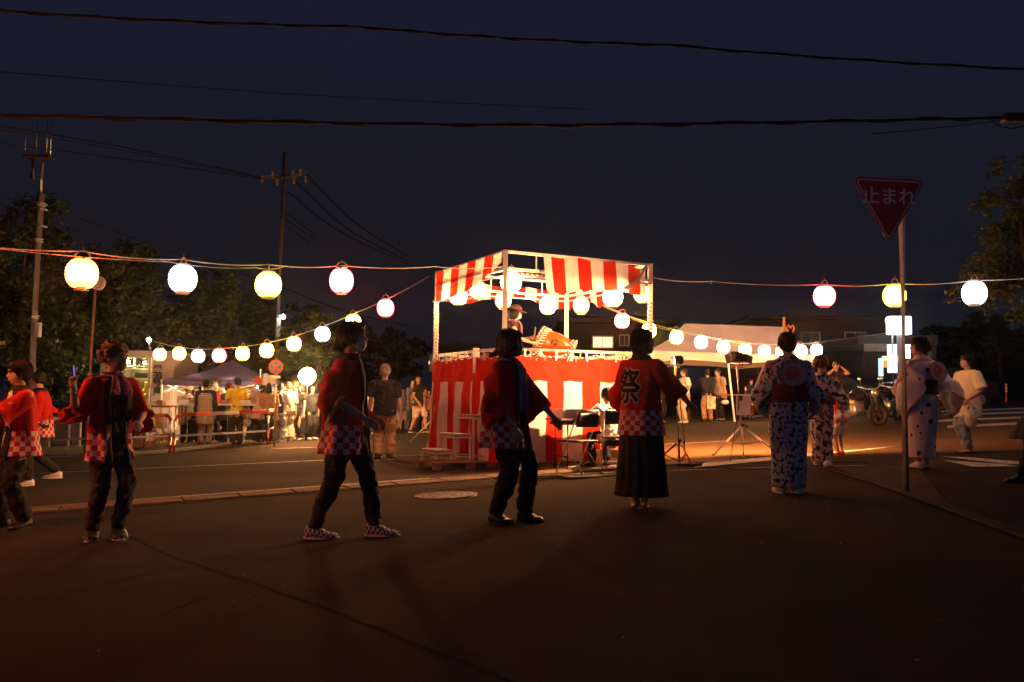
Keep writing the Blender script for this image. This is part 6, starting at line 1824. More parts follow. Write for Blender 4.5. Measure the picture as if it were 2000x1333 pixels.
def g_sandals(m):
    def g(F):
        H = F.H
        for i, (h_, k_, a_, fy) in enumerate(F.leg):
            fd = Matrix.Rotation(R(fy) * (1, -1)[i], 3, 'Z') @ V((0, -1, 0)); sd = V((-fd.y, fd.x, 0)); g0 = V((a_.x, a_.y, a_.z - .045 * H - .002))
            bm = bmesh.new(); rings = []
            for z in (-.004, .012):
                rings.append([bm.verts.new(g0 + fd * (.038 * H + math.sin(a) * .085 * H) + sd * math.cos(a) * .034 * H + V((0, 0, z))) for a in [2 * math.pi * k / 20 for k in range(20)]])
            for k in range(20): bm.faces.new((rings[0][k], rings[0][(k + 1) % 20], rings[1][(k + 1) % 20], rings[1][k]))
            bm.faces.new(rings[0][::-1]); bm.faces.new(rings[1]); o = build('sandal', bm, m, F.root)
            bm = bmesh.new()
            for s in (-1, 1): tube(bm, [g0 + fd * .085 * H + V((0, 0, .02)), g0 + fd * .06 * H + sd * s * .02 * H + V((0, 0, .035)), g0 + fd * .01 * H + sd * s * .032 * H + V((0, 0, .012))], .004, 5)
            build('strap', bm, m, o)
    return g
def g_skirt(m, top=.60, hem=.05, a0=.085, a1=.135, name='skirt', folds=.010, n=15):
    def g(F): loft(F, name, [(top, a0, a0 * .8), (.52, .100, .084), (.40, (.1 + a1) / 2, (.1 + a1) / 2 * .85), (hem, a1, a1 * .85)], m, folds=folds, foldn=n, nv=30, nu=90, seed=3)
    return g
def g_robe(m, hem=.045, obi=None, seed=0, b=1.0, hemw=.082, fan=False, dots=None, bow=None, reach=.8, r1=.098, open_=.0):
    def g(F):
        H = F.H
        pr = [(.84, .046, .046), (.822, .078, .056), (.80, .110 * b, .072 * b), (.74, .118 * b, .086 * b), (.66, .104 * b, .082 * b), (.60, .100 * b, .082 * b), (.52, .112 * b, .092 * b), (.40, .110 * b, .090 * b), (.20, .096 * b, .080 * b), (hem, hemw * b, .070 * b)]
        def cf(h):
            c = F.spine(h)
            if h < .5:   # follow the feet
                f = (F.leg[0][2] + F.leg[1][2]) / 2; t = (.5 - h) / .5; return V((c.x + (f.x - c.x) * t, c.y + (f.y - c.y) * t, c.z))
            return c
        loft(F, 'robe', pr, m, folds=.006, foldn=4, seed=seed, cfn=cf, nv=56, nu=60)
        grid('collar', lambda u, v: loft_pt(F, pr, .5 + u * (2 * math.pi - 1.0), .858 - .035 * v, .010 + .012 * v), 30, 4, m, F.root, lambda u, v: (u * .4, v * .05), thick=.006)
        g_sleeves(m, None, r0=.056, r1=r1, reach=reach, hang=1.0, uv=False, flat=.14)(F)
        if obi:
            o, pt = loft(F, 'sash', [(.675, .106 * b, .086 * b), (.62, .106 * b, .089 * b), (.565, .112 * b, .092 * b)], obi, off=.010, folds=.003, foldn=3, nv=12, seed=seed)
            for k in range(3):
                hh = .59 + k * .03
                grid('sash_fold', lambda u, v: pt(u * 2 * math.pi, hh + .006 * math.sin(u * 6 + k) - .012 * v, .008), 40, 2, obi, F.root, None, closed=True, thick=.004)
            if bow == 'drape':
                bm = bmesh.new(); p = pt(math.pi, .62, .03)
                for s in (-1, 1): tube(bm, [p, p + V((s * .08, .03, .03)), p + V((s * .13, .02, -.05)), p + V((s * .02, .01, -.02))], [(.03, .015), (.045, .02), (.05, .02), (.02, .01)], 10, rnd=True)
                remesh(build('bow', bm, obi, F.root), .012, 2)
        if fan:
            c = F.spine(.735) + V((fan[0] * H, .112 * H * b, 0)); fr = .085 * H
            t = Matrix.Rotation(R(8), 3, 'X')
            rt = empty('paper_fan', fan[1], 'fan', F.root.matrix_basis @ c, R(0), 'round fans tucked in the sashes')
            Wr = Matrix.Rotation(F.root.rotation_euler[2], 3, 'Z')
            def W(p): return F.root.location + Wr @ (c + t @ p)
            for nm, rr, y_, mm in (('blade', 1.0, 0, mat('fan_blue', (.13, .12, .17), rough=.7, var=.2)), ('face', .93, .004, mat('fan_white', (.33, .28, .31), rough=.8, var=.4, vscale=25))):
                bm = bmesh.new(); vs = [bm.verts.new(W(V((fr * rr * 1.08 * math.cos(a), y_, fr * rr * .92 * math.sin(a))))) for a in [2 * math.pi * k / 32 for k in range(32)]]; f_ = bm.faces.new(vs)
                r_ = bmesh.ops.extrude_face_region(bm, geom=[f_]); vv = [v for v in r_['geom'] if isinstance(v, bmesh.types.BMVert)]; off_ = Wr @ (t @ V((0, .003, 0)))
                for v in vv: v.co += off_
                relocal(build(nm, bm, mm), rt)
            for (x, z, rr, mm) in ((.012, .01, .5, mat('fan_red', (.50, .05, .03), rough=.8, var=.3, vscale=40)), (-.035, .02, .26, MATS.get('fan_red') or M_RED), (.04, -.03, .24, MATS.get('fan_red') or M_RED)):
                bm = bmesh.new(); flower(bm, lambda a, b_: W(V((a, .010, b_))), x, z, fr * rr, 9); relocal(build('flower_print', bm, mm), rt)
            bm = bmesh.new(); tube(bm, [W(V((0, 0, -fr * .6))), W(V((0, .0, -fr * 1.5)))], .006, 6); relocal(build('handle', bm, M_WOOD), rt)
    return g
def loft_pt(F, prof, th, h, o_):
    a, d = lerp_prof(prof, h); H = F.H; c = F.spine(h)
    return c + V(((a * H + o_) * math.sin(th), -(d * H + o_) * math.cos(th), 0))
def g_scarf(m, drop=.10, name='scarf'):
    def g(F):
        H = F.H; bm = bmesh.new(); n = 16
        tube(bm, [F.spine(.835) + V((math.sin(a) * .046 * H, -math.cos(a) * .048 * H, .008 * H * math.cos(a) * -1)) for a in [2 * math.pi * k / n for k in range(n + 1)]], [(.016 * H, .014 * H)] * (n + 1), 8)
        for s in (-.5, .5): tube(bm, [F.spine(.83) + V((s * .03 * H, -.055 * H, 0)), F.spine(.79) + V((s * .05 * H, -.085 * H, 0)), F.spine(.79 - drop) + V((s * .07 * H, -.105 * H, 0))], [(.018 * H, .008 * H), (.026 * H, .008 * H), (.030 * H, .005 * H)], 8, rnd=True, ref=(0, 1, 0))
        remesh(build(name, bm, m, F.root), .009 if F.near else .016, 2, .012, .04)
    return g
def g_hat(m, brim=.105, name='hat', crown=.058):
    def g(F):
        H = F.H; bm = bmesh.new()
        prof = [(0.0, .092), (.03, .088), (.050, .070), (.057, .048), (.060, .036), (.064, .034), (brim, .026), (brim + .004, .024)]
        def fn(u, v):
            x = v * (len(prof) - 1); k = min(int(x), len(prof) - 2); f = x - k
            r_ = prof[k][0] + (prof[k + 1][0] - prof[k][0]) * f; z = prof[k][1] + (prof[k + 1][1] - prof[k][1]) * f
            a = u * 2 * math.pi; z += .008 * math.sin(a * 2) * max(0, (r_ - .06) / .04)
            return F.hp_(r_ * math.sin(a), .004 - r_ * math.cos(a) * 1.08, z)
        bm.free(); grid(name, fn, 32, 22, m, F.root, None, closed=True, thick=.006)
    return g
def g_apron(m, hem=.40, top=.80, t0=.0, name='apron', w_=.112, folds=.006):
    def g(F): loft(F, name, [(top, .088, .066), (.74, .108, .084), (.62, w_ - .006, .086), (.52, w_, .094), (hem, w_ + .012, .10)], m, off=.008, folds=folds, foldn=6, nu=40, nv=24, seed=F.H * 7)
    return g
def g_part(name, m, fn):
    def g(F):
        bm = bmesh.new(); fn(bm, F); build(name, bm, m, F.root, True)
    return g
def carried(name, label, cat, m, F, off, size, handle=True, group=None):
    """a thing that hangs from a hand: its own top-level object"""
    Wr = Matrix.Rotation(F.root.rotation_euler[2], 3, 'Z'); w_ = F.root.location + Wr @ (F.arm[off[0]][2])
    p = w_ + V(off[1])
    t = empty(name, label, cat, p - V((0, 0, size[2])), 0, group)
    bm = bmesh.new(); bmesh.ops.create_icosphere(bm, subdivisions=4, radius=1)
    for v in bm.verts:
        z = v.co.z; n_ = noise.noise(v.co * 2.2 + V((size[0] * 9, 0, 0))) * .22 + noise.noise(v.co * 6) * .07
        k = (1 + n_) * (1 - .72 * max(0, z) ** 1.1)
        v.co = V((v.co.x * size[0] * k, v.co.y * size[1] * k, v.co.z * size[2] * (1 + n_ * .3)))
    for v in bm.verts: v.co += p - V((0, 0, size[2]))
    relocal(build('sack', bm, m, None, True), t)
    if handle:
        bm = bmesh.new()
        for s in (-1, 1): tube(bm, [w_ + V((0, 0, -.05)), p + V((s * size[0] * .3, 0, .0)), p + V((s * size[0] * .5, 0, -size[2] * .35))], [.006, .012, .03], 6)
        relocal(build('handle', bm, m, None, True), t)
    return t
# ================================================================== the dancers in red coats
GD = 'dancers in red happi coats'
M_INNERB = mat('black_inner', (.02, .02, .022), rough=.9, var=.15)
M_SCARFP = mat('pink_scarf', (.32, .09, .12), rough=.9, var=.6, vscale=40)
M_SCARFL = mat('lavender_towel', (.22, .18, .34), rough=.9, var=.15)
# 1 man at the edge, lit from the front
F = person('man in a red happi over a pale tee at the edge', 28, 1031, 705, -42, 2, feet=((.085, .03, 0, 20), (-.10, -.03, 0, 20)), hands=((.02, -.30, .60), (-.20, -.14, .50)), hints=((.8, .3, -.6), (-.6, .8, -.3)), head=(-12, 6), b=1.08,
           hair='short', wear=(g_shirt(M_TEEW, hem=.44, sleeve=.2, loose=1.0), g_trousers(M_TRB, 1.1), g_happi(.43, 1.06, open_=.62, cuff=M_CUFF, reach=.05, r1=.076, seed=2.0, flowers=((-.25, 1.15, .03, M_PRINTW),)), g_shoes(M_SHOEB, M_BLACK)), group=GD, palm=((0, .2, 1), None))
# 2 young woman behind him
F = person('young woman in a red happi with head bowed, behind the man at the edge', 78, 948, 725, -70, 1, feet=((.04, -.08, 0, 5), (-.03, .13, .05, 5)), hands=((.07, -.20, .55), (-.16, .02, .50)), lean=6, head=(-5, 22), b=.94, hair='pony',
           wear=(g_shirt(M_INNERB, hem=.47, sleeve=.2), g_trousers(M_TRB, .85), g_happi(.42, .86, .86, open_=.4, cuff=None, reach=.1, r1=.068, seed=5.0, flowers=((.15, 1.0, .03, M_PRINTW), (-.2, .9, .03, M_PRINTW))), g_shoes(M_SHOEW, M_WHITE)), group=GD)
# 3 man with raised hand
F = person('curly haired masked man in a red happi raising one hand, black shirt and dark jeans', 207, 1052, 672, 52, 2, feet=((.035, -.05, 0, -20), (-.05, .05, 0, 35)), hands=((.06, -.17, .60), (-.24, -.08, .77)), hints=((1, .7, -.5), (-.7, -.1, -1.2)), head=(28, 4), b=1.0,
           hair='curly', hairm=M_HAIRB, mask=mat('grey_mask', (.20, .14, .11), rough=.9), wear=(g_shirt(M_INNERB, hem=.45, sleeve=.2, loose=1.0), g_trousers(mat('dark_jeans', (.035, .033, .032), rough=.9, var=.4, vscale=8), 1.0, width=.9), g_happi(.395, .95, .84, open_=.50, cuff=None, reach=.02, r1=.076, seed=8.0, folds=.019, flowers=((-.30, 1.16, .035, M_PRINTP), (.28, 1.1, .03, M_PRINTP))), g_scarf(M_SCARFP, .05), g_shoes(M_SHOEG, M_SHOEW)), group=GD, curl=(.4, .9), palm=((0, .6, -.6), (0, -1, .1)))
Wr = Matrix.Rotation(F.root.rotation_euler[2], 3, 'Z'); w_ = F.root.location + Wr @ F.arm[1][2]; e_ = F.root.location + Wr @ F.arm[1][1]
hd = (w_ - e_).normalized(); fw = Wr @ V((0, -1, 0))
t = empty('phone', 'slim phone with a violet lit edge held up in the curly haired man\'s hand', 'phone', w_ + hd * .10)
bm = bmesh.new(); rot = Matrix((hd.cross(fw).normalized(), fw, hd)).transposed()
box(bm, w_ + hd * .14 + fw * .03, (.03, .012, .15), rot, .004); relocal(build('case', bm, M_BLACK), t)
bm = bmesh.new(); box(bm, w_ + hd * .15 + fw * .03 - (CAM - w_).normalized() * -.012, (.012, .006, .11), rot, .002); relocal(build('lit_edge', bm, glow('violet_glow', (.30, .16, .75), .55)), t)
t = empty('wrist_watch', 'dark watch on the raised wrist of the curly haired man', 'watch', w_)
bm = bmesh.new(); tube(bm, [w_ - hd * .045, w_ - hd * .02], .031, 16); relocal(build('band', bm, M_BLACK, None, True), t)
bm = bmesh.new(); sidew = (CAM - w_).normalized(); tube(bm, [w_ - hd * .032 + sidew * .028, w_ - hd * .032 + sidew * .038], .017, 14); relocal(build('dial', bm, M_STEEL), t)
# 4 striding woman
M_CHKSHOE = mat('checked_shoe', (.6, .5, .45), rough=.7, var=0, colorfn=lambda nt: mixc(nt, checkf(nt, .016, 'UV'), (.66, .54, .50), (.03, .03, .035)))
F = person('woman with a low bun and white mask striding in a red happi, checked slip-on shoes', 668, 1049, 629, 88, 2, feet=((.0, -.150, 0, -6), (-.03, .125, .0, 4)), hands=((.10, -.12, .55), (-.12, -.11, .555)), hints=((.6, .8, -.4), (-.3, 1.2, -.5)), lean=3, head=(4, -2), b=.94,
           hair='bun', mask=True, wear=(g_shirt(M_INNERB, hem=.47, sleeve=.2), g_trousers(M_TRB, .88), g_happi(.385, .98, open_=.36, cuff=M_CUFF, reach=.22, r1=.070, seed=11.0, folds=.019, hang=.6, flowers=((-.24, 1.13, .030, M_PRINTP), (.25, 1.1, .03, M_PRINTP))), g_shoes(M_CHKSHOE, M_SHOEW, sk=1.04)), group=GD, curl=(.4, .35), palm=(None, (.5, .2, -.6)))
# 5 dark haired woman before the curtain
F = person('woman in a red happi with lavender towel, in front of the steps', 985, 1020, 644, 66, 2, feet=((.05, -.09, 0, -8), (-.045, .03, 0, 14)), hands=((.12, -.24, .52), (-.13, -.10, .50)), hints=((.6, .6, -.5), (-.6, .9, -.2)), lean=2, head=(18, 3), b=1.0,
           hair='bobtail', mask=mat('dim_mask', (.30, .18, .15), rough=.9), wear=(g_shirt(M_INNERB, hem=.46, sleeve=.2), g_trousers(M_TRB, 1.05), g_happi(.385, 1.06, open_=.42, cuff=None, reach=.62, r1=.086, seed=14.0, folds=.020, flowers=((-.27, 1.18, .035, M_PRINTP),)), g_scarf(M_SCARFL, .22, 'towel'), g_shoes(M_SHOEB, M_BLACK)), group=GD, curl=(.3, .5))
# 6 woman with the crest on her back
F = person('bobbed woman in a red happi with a black crest on its back', 1252, 990, 643, 138, 2, feet=((.05, -.03, 0, 10), (-.055, .05, 0, -35)), hands=((.16, -.16, .56), (-.18, -.27, .545)), hints=((.6, .6, -.5), (-.9, .3, -.5)), head=(-4, 2), b=1.0,
           hair='bob', wear=(g_shirt(M_INNERB, hem=.47, sleeve=.2), g_skirt(M_TRB, .60, .062, .088, .150, 'skirt'), g_happi(.40, 1.03, open_=.36, reach=.42, r1=.072, seed=17.0, folds=.007, back_text=(-.035, 1.09), flowers=((-.035, .87, .036, M_PRINTP), (.11, .84, .036, M_PRINTP), (.16, 1.18, .03, M_PRINTP))), g_sandals(mat('brown_sandal', (.14, .06, .03), rough=.6))), group=GD, curl=(.5, .12), palm=(None, (-.3, .1, -1)))

# ================================================================== the robed dancers
GY = 'dancers in summer cotton robes'
F = person('woman in a leaf patterned grey robe and dark red sash, seen from behind', 1541, 963, 650, 172, 2, feet=((.05, .0, 0, 4), (-.05, .02, 0, 4)), hands=((.10, -.17, .60), (-.12, -.18, .58)), hints=((1, .6, -.5), (-1, .5, -.6)), head=(4, 4), b=1.08,
           hair='updo', wear=(g_robe(M_YUK1, .04, M_OBIR, 1, 1.10, .090, fan=(-.01, 'round paper fan with red flowers on the leaf patterned robe\'s back')), g_shoes(M_TABI, M_TABI, 'tabi')), group=GY)
F = person('curly haired woman in a dark squared robe with an olive sash', 1606, 912, 697, 158, 2, feet=((.045, -.06, 0, 4), (-.05, .06, .0, 4)), hands=((.12, -.20, .56), (-.18, -.05, .50)), hints=((1, .6, -.5), (-1, .5, -.4)), lean=5, head=(-10, 6), b=.92,
           hair='perm', hairm=M_HAIRB, wear=(g_robe(M_YUK2, .05, M_OBIO, 2, .92, .100, bow='drape', r1=.09), g_shoes(M_TABI, M_BLACK, 'tabi'), g_sandals(M_BLACK)), group=GY)
F = person('woman in a white robe with big black dots and dark sash, behind the sign pole', 1803, 916, 659, 204, 2, feet=((.05, .0, 0, 6), (-.05, -.02, 0, 20)), hands=((.07, -.17, .62), (-.20, -.08, .60)), hints=((1, .6, -.5), (-1, .5, -.9)), head=(38, 0), b=1.1,
           hair='updo', wear=(g_robe(M_YUK3, .085, M_OBID, 3, 1.10, .094, fan=(-.035, 'round paper fan with red flowers on the dotted robe\'s back'), r1=.15), g_shoes(M_TABI, None, 'tabi'), g_sandals(M_BLACK)), group=GY)

# ================================================================== others near the dance circle
GO = 'onlookers round the stage'
F = person('woman in a long cream tee and pale jeans carrying a white plastic bag', 1892, 885, 693, -82, 2, feet=((.05, -.03, 0, 8), (-.06, .03, 0, 6)), hands=((.13, -.07, .55), (-.13, -.12, .49)), hints=((.7, 1, -.2), (-.7, 1, -.2)), lean=-2, head=(-6, -4), b=1.12,
           hair='short', wear=(g_trousers(M_JEAN, .95, width=.95), g_shirt(M_CREAMT, hem=.365, sleeve=.60, loose=1.22, width=1.02), g_sandals(M_BLACK)), group=GO, curl=(.9, .5))
carried('plastic_bag', 'white plastic bag hanging from the cream shirted woman\'s hand', 'bag', mat('plastic_bag', (.66, .58, .45), rough=.45, var=.1, transl=.3), F, (0, (.02, .0, -.09)), (.085, .07, .17))
F = person('child in a pink top and white shorts beside the squared robe', 1643, 890, 745, -160, 1, feet=((.05, .0, 0, 6), (-.05, -.05, 0, 6)), hands=((.14, -.15, .55), (-.14, -.15, .55)), hair='perm', hairm=M_HAIRB, wear=(g_shirt(mat('pink_top', (.65, .10, .12), rough=.9), hem=.46, sleeve=.2), g_trousers(M_TEEW, 1.3, .12, 1.1, 'shorts'), g_shoes(mat('red_shoe', (.6, .08, .05), rough=.6), M_RED)), group=GO)
F = person('grey haired man in a navy polo and khaki trousers with his back turned', 749, 899, 712, 184, 2, feet=((.062, .02, 0, 8), (-.062, -.03, 0, 22)), hands=((.165, -.01, .47), (-.165, -.03, .47)), hints=((.8, 1, -.2), (-.8, 1, -.2)), head=(8, 2), b=1.08,
           hair='grey', hairm=M_HAIRG, wear=(g_trousers(M_KHAKI, 1.05, width=1.02), g_shirt(M_NAVY, hem=.47, sleeve=.52, loose=1.06), g_shoes(M_SHOEB, M_SHOEW)), group=GO)
# drummer
dpos = at(1000, 700, 14.55); dpos.z = ZD + .02
F = person('drummer in a brown wide brimmed hat, white mask and brown vest on the stage', 1000, 700, 598, 82, 2, loc=(dpos.x - .03, dpos.y, ZD + .02), H=1.50, hands=((.10, -.20, .66), (-.10, -.24, .60)), hints=((.5, .8, -.6), (-.5, .8, -.6)), lean=7, head=(6, 10), b=.95,
           hair='bob', mask=True, wear=(g_shirt(mat('brown_vest', (.035, .018, .015), rough=.9), hem=.45, sleeve=.12), g_trousers(M_TRB, 1.0), g_hat(mat('hat_brown', (.07, .028, .015), rough=.9)), g_scarf(mat('violet_strap', (.2, .07, .15), rough=.9), .16, 'lanyard'), g_shoes(M_SHOEB, M_BLACK)), group=GO, curl=(1.4, 1.4))
Wr = Matrix.Rotation(F.root.rotation_euler[2], 3, 'Z')
for i, (lab, tip) in enumerate((('wooden drumstick in the drummer\'s far hand', dc - ax * .31 + V((-.02, .06, .20))), ('wooden drumstick in the drummer\'s near hand', dc - ax * .31 + V((0, -.05, .10))))):
    e_ = F.root.location + Wr @ F.arm[i][1]; w_ = F.root.location + Wr @ F.arm[i][2]; h_ = w_ + (w_ - e_).normalized() * .08
    d = (tip - h_).normalized(); bm = bmesh.new(); tube(bm, [h_ - d * .08, h_ + d * .32], [.013, .010], 8, rnd=True)
    tag(build('drumstick', bm, M_WOOD, None, True), lab, 'drumstick', 'drumsticks')
# seated person
sp = ground(1193, 914); sp = on_ground(sp.x, sp.y)
F = person('seated person in a white shirt looking at the amplifier on the table', 1205, 914, 757, -152, 2, loc=(sp.x, sp.y, sp.z), H=1.50, hips=(0, .02, .27), feet=((.06, -.22, 0, 6), (-.10, -.20, 0, 6)), hands=((.02, -.26, .55), (-.06, -.24, .52)), hints=((1, .3, -.7), (-1, .3, -.7)), lean=12, head=(-8, 14), b=.95,
           hair='short', wear=(g_shirt(M_TEEW, hem=.50, sleeve=.55, loose=1.05), g_trousers(M_TRB, 1.0), g_shoes(M_SHOEB, M_BLACK)), group=GO, curl=(.8, .8))
# dark person at the right edge
F = person('person in black with a full black skirt, cut off by the edge of the view', 2036, 940, 668, -100, 2, feet=((.05, -.16, 0, 6), (-.04, .14, .03, 4)), hands=((.10, .12, .52), (-.10, .12, .52)), head=(0, 0), hair='bob', wear=(g_shirt(M_INNERB, hem=.5, sleeve=.8), g_skirt(M_TRB, .60, .30, .09, .24), g_trousers(M_TRB, .8), g_shoes(M_SHOEB, M_BLACK)), group=GO)

# ================================================================== people by the stage, middle distance
GM = 'strollers beyond the stage'
def sh(c, n, **k): return mat(n, c, rough=.9, var=.15, **k)
PLAID = mat('brown_check', (.3, .2, .15), rough=.9, var=.1, kind='Object', colorfn=lambda nt: mixc(nt, mth(nt, 'MAXIMUM', mth(nt, 'LESS_THAN', mth(nt, 'FRACT', mth(nt, 'MULTIPLY', uvxy(nt, 'UV')[0], 22.0)), .3), mth(nt, 'LESS_THAN', mth(nt, 'FRACT', mth(nt, 'MULTIPLY', uvxy(nt, 'UV')[1], 22.0)), .3)), (.50, .38, .28), (.22, .14, .10)))
STRIPE = mat('striped_apron', (.3, .2, .15), rough=.9, var=.1, colorfn=lambda nt: mixc(nt, mth(nt, 'LESS_THAN', mth(nt, 'FRACT', mth(nt, 'MULTIPLY', uvxy(nt, 'UV')[0], 9.0)), .45), (.42, .33, .25), (.12, .085, .075)))
FLORAL = mat('flowered_smock', (.3, .2, .2), rough=.9, var=.5, vscale=30, colorfn=lambda nt: mixc(nt, rng(nt, noisef(nt, 26, 3, 'Object'), .5, .55), (.30, .21, .22), (.58, .40, .36)))
person('man in a black tee and pale shorts walking past the stage corner', 815, 845, 733, 80, 1, feet=((.03, -.14, 0, 4), (-.03, .12, 0, 4)), hands=((.12, -.22, .62), (-.14, -.05, .52)), head=(-70, 0), hair='short', skin=M_SKINB, wear=(g_shirt(sh((.02, .02, .022), 'black_tee'), hem=.46, sleeve=.4, loose=1.05), g_trousers(sh((.55, .45, .36), 'pale_shorts'), 1.15, .02, 1.05, 'shorts'), g_shoes(M_SHOEB, M_SHOEW)), group=GM)
person('woman in a grey blouse walking beside the man in the black tee', 803, 842, 741, 60, 1, feet=((.03, -.08, 0, 4), (-.03, .10, 0, 4)), head=(-30, -8), hair='pony', wear=(g_shirt(sh((.30, .25, .26), 'grey_blouse'), hem=.45, sleeve=.4), g_trousers(sh((.12, .11, .13), 'grey_trousers'), 1.0), g_shoes(M_SHOEB)), group=GM)
person('child with a small bag standing left of the walking couple', 787, 842, 757, 10, 1, hair='short', skin=M_SKINB, wear=(g_shirt(sh((.14, .10, .12), 'patterned_tee', ), hem=.46, sleeve=.4), g_trousers(sh((.42, .32, .26), 'tan_shorts'), 1.1, .1, 1.05, 'shorts'), g_shoes(M_SHOEB)), group=GM)
person('child half hidden behind the polo man\'s arm', 772, 842, 762, 30, 1, hair='bob', wear=(g_shirt(sh((.04, .04, .05), 'dark_tee'), hem=.46, sleeve=.4), g_trousers(sh((.40, .33, .28), 'tan_shorts_b'), 1.1, .1, 1.05, 'shorts'), g_shoes(M_SHOEB)), group=GM)
person('woman with a pale shoulder bag at the stage corner', 838, 843, 760, -30, 1, hair='bob', wear=(g_shirt(sh((.35, .20, .14), 'tan_top'), hem=.5, sleeve=.5), g_trousers(sh((.06, .08, .14), 'blue_jeans'), .9), g_shoes(M_SHOEW)), group=GM)
person('woman with hair tied up between the stage and the couple', 829, 836, 752, 160, 0, hair='updo', wear=(g_shirt(sh((.30, .26, .2), 'beige_top'), hem=.46, sleeve=.5), g_skirt(M_NAVY, .58, .2)), group=GM)
F = person('person behind the striding woman with a bright bag near the ground', 722, 850, 752, 170, 0, hair='short', wear=(g_shirt(sh((.35, .22, .14), 'tan_tee'), hem=.46, sleeve=.5), g_trousers(M_NAVY)), group=GM)

# ================================================================== crowd at the stall
GS_ = 'customers and cooks at the stall'
person('cook with a pink cap and striped apron seen from behind', 363, 868, 752, 184, 1, hair='none', wear=(g_shirt(M_TEEW, hem=.5, sleeve=.5), g_apron(STRIPE, .33), g_trousers(M_NAVY), g_shoes(M_SHOEB), g_hat(sh((.70, .28, .25), 'pink_cap_cloth'), .062)), group=GS_)
person('cook in a checked apron with long black sleeves seen from behind', 399, 872, 741, 186, 1, hair='short', wear=(g_shirt(M_INNERB, hem=.5, sleeve=.95), g_apron(PLAID, .33, .79), g_trousers(sh((.30, .21, .14), 'brown_trousers'), 1.05), g_shoes(M_SHOEB)), group=GS_)
person('cook in a dark hat, white mask and brown smock bending to the table', 434, 868, 748, 140, 1, lean=14, head=(-60, 12), mask=True, hair='short', hands=((.10, -.26, .58), (-.12, -.22, .56)), wear=(g_shirt(sh((.10, .085, .085), 'slate_smock'), hem=.38, sleeve=.8, loose=1.15), g_trousers(M_TRB), g_shoes(M_SHOEB), g_hat(sh((.09, .02, .02), 'maroon_hat'), .082)), group=GS_)
person('tall cook in a red bib with a white mask behind the table', 421, 858, 733, -10, 1, mask=True, hair='short', wear=(g_shirt(M_TEEW, hem=.5, sleeve=.5), g_apron(sh((.60, .04, .02), 'red_bib'), .40), g_trousers(M_TRB)), group=GS_, loc=tuple(on_ground(at(421, 800, 24.3).x, 24.3)), H=1.72)
F = person('man in a bright yellow shirt holding a white bag by his side', 461, 869, 737, -150, 1, feet=((.05, .0, 0, 6), (-.05, .03, 0, 6)), hands=((.13, -.12, .55), (-.17, .02, .46)), head=(12, 10), hair='short', wear=(g_trousers(sh((.035, .022, .018), 'dark_brown_trousers'), 1.05), g_shirt(M_YELT, hem=.50, sleeve=.45, loose=1.02), g_shoes(M_SHOEB)), group=GS_)
carried('plastic_bag', 'white plastic bag hanging beside the yellow shirted man', 'bag', MATS['plastic_bag'], F, (1, (-.02, -.02, -.10)), (.10, .08, .14))
person('woman leaning over the table in a flowered smock', 488, 860, 750, 150, 1, Y=23.4, lean=36, hs=1.14, head=(0, 10), hands=((.10, -.30, .60), (-.10, -.30, .60)), hair='bob', wear=(g_shirt(FLORAL, hem=.37, sleeve=.8, loose=1.1), g_trousers(sh((.03, .04, .07), 'dark_blue_trousers'), .9), g_shoes(sh((.5, .4, .28), 'tan_shoe'))), group=GS_)
person('woman in a pale red smock inside the canopy, beside the white pole', 503, 858, 752, 120, 1, loc=tuple(on_ground(at(503, 800, 23.2).x, 23.2)), H=1.50, lean=16, hair='bob', mask=True, wear=(g_shirt(sh((.62, .42, .38), 'pale_red_smock'), hem=.42, sleeve=.8, loose=1.15), g_trousers(M_TRB)), group=GS_)
person('dark haired cook at the shed end of the canopy', 381, 862, 752, 20, 0, loc=tuple(on_ground(at(381, 800, 24.4).x, 24.4)), H=1.5, hair='bob', mask=True, wear=(g_shirt(M_TEEW, hem=.5, sleeve=.5), g_trousers(M_TRB)), group=GS_)
person('cook half hidden between the checked apron and the tall cook', 409, 862, 752, 0, 0, loc=tuple(on_ground(at(410, 800, 24.6).x, 24.6)), H=1.5, hair='bob', wear=(g_shirt(sh((.55, .05, .03), 'red_shirt'), hem=.5, sleeve=.5), g_trousers(M_TRB)), group=GS_)
person('dark haired customer behind the canopy corner banners', 524, 856, 752, -160, 1, loc=tuple(on_ground(at(525, 800, 22.9).x, 22.9)), H=1.52, hair='long', wear=(g_shirt(sh((.4, .22, .12), 'rust_top'), hem=.5, sleeve=.6), g_trousers(M_TRB)), group=GS_)
F = person('customer in a white shirt and grey jeans wearing a black backpack', 543, 851, 748, 170, 1, Y=23.6, feet=((.07, -.02, 0, 6), (-.07, .06, 0, 14)), lean=8, hands=((.10, -.22, .60), (-.12, -.20, .58)), hair='short', wear=(g_trousers(sh((.30, .31, .34), 'grey_jeans'), 1.15, width=1.08), g_shirt(sh((.75, .72, .66), 'bright_white_shirt'), hem=.46, sleeve=.6, loose=1.12), g_shoes(M_SHOEW)), group=GS_)
Wr = Matrix.Rotation(F.root.rotation_euler[2], 3, 'Z'); c = F.root.location + Wr @ (F.spine(.66) + V((-.06, .17, 0)))
t = empty('backpack', 'black rounded backpack on the white shirted customer', 'backpack', c)
bm = bmesh.new(); tube(bm, [c + V((0, 0, -.2)), c + V((0, 0, 0)), c + V((0, 0, .18))], [(.13, .085), (.14, .09), (.10, .07)], 14, rnd=True); relocal(build('pack', bm, M_BLACK, None, True), t)
bm = bmesh.new(); tube(bm, [c + V((.10, .0, .16)), c + V((-.02, .02, .26)), c + V((-.12, .18, .24))], .018, 6); relocal(build('strap', bm, M_BLACK, None, True), t)
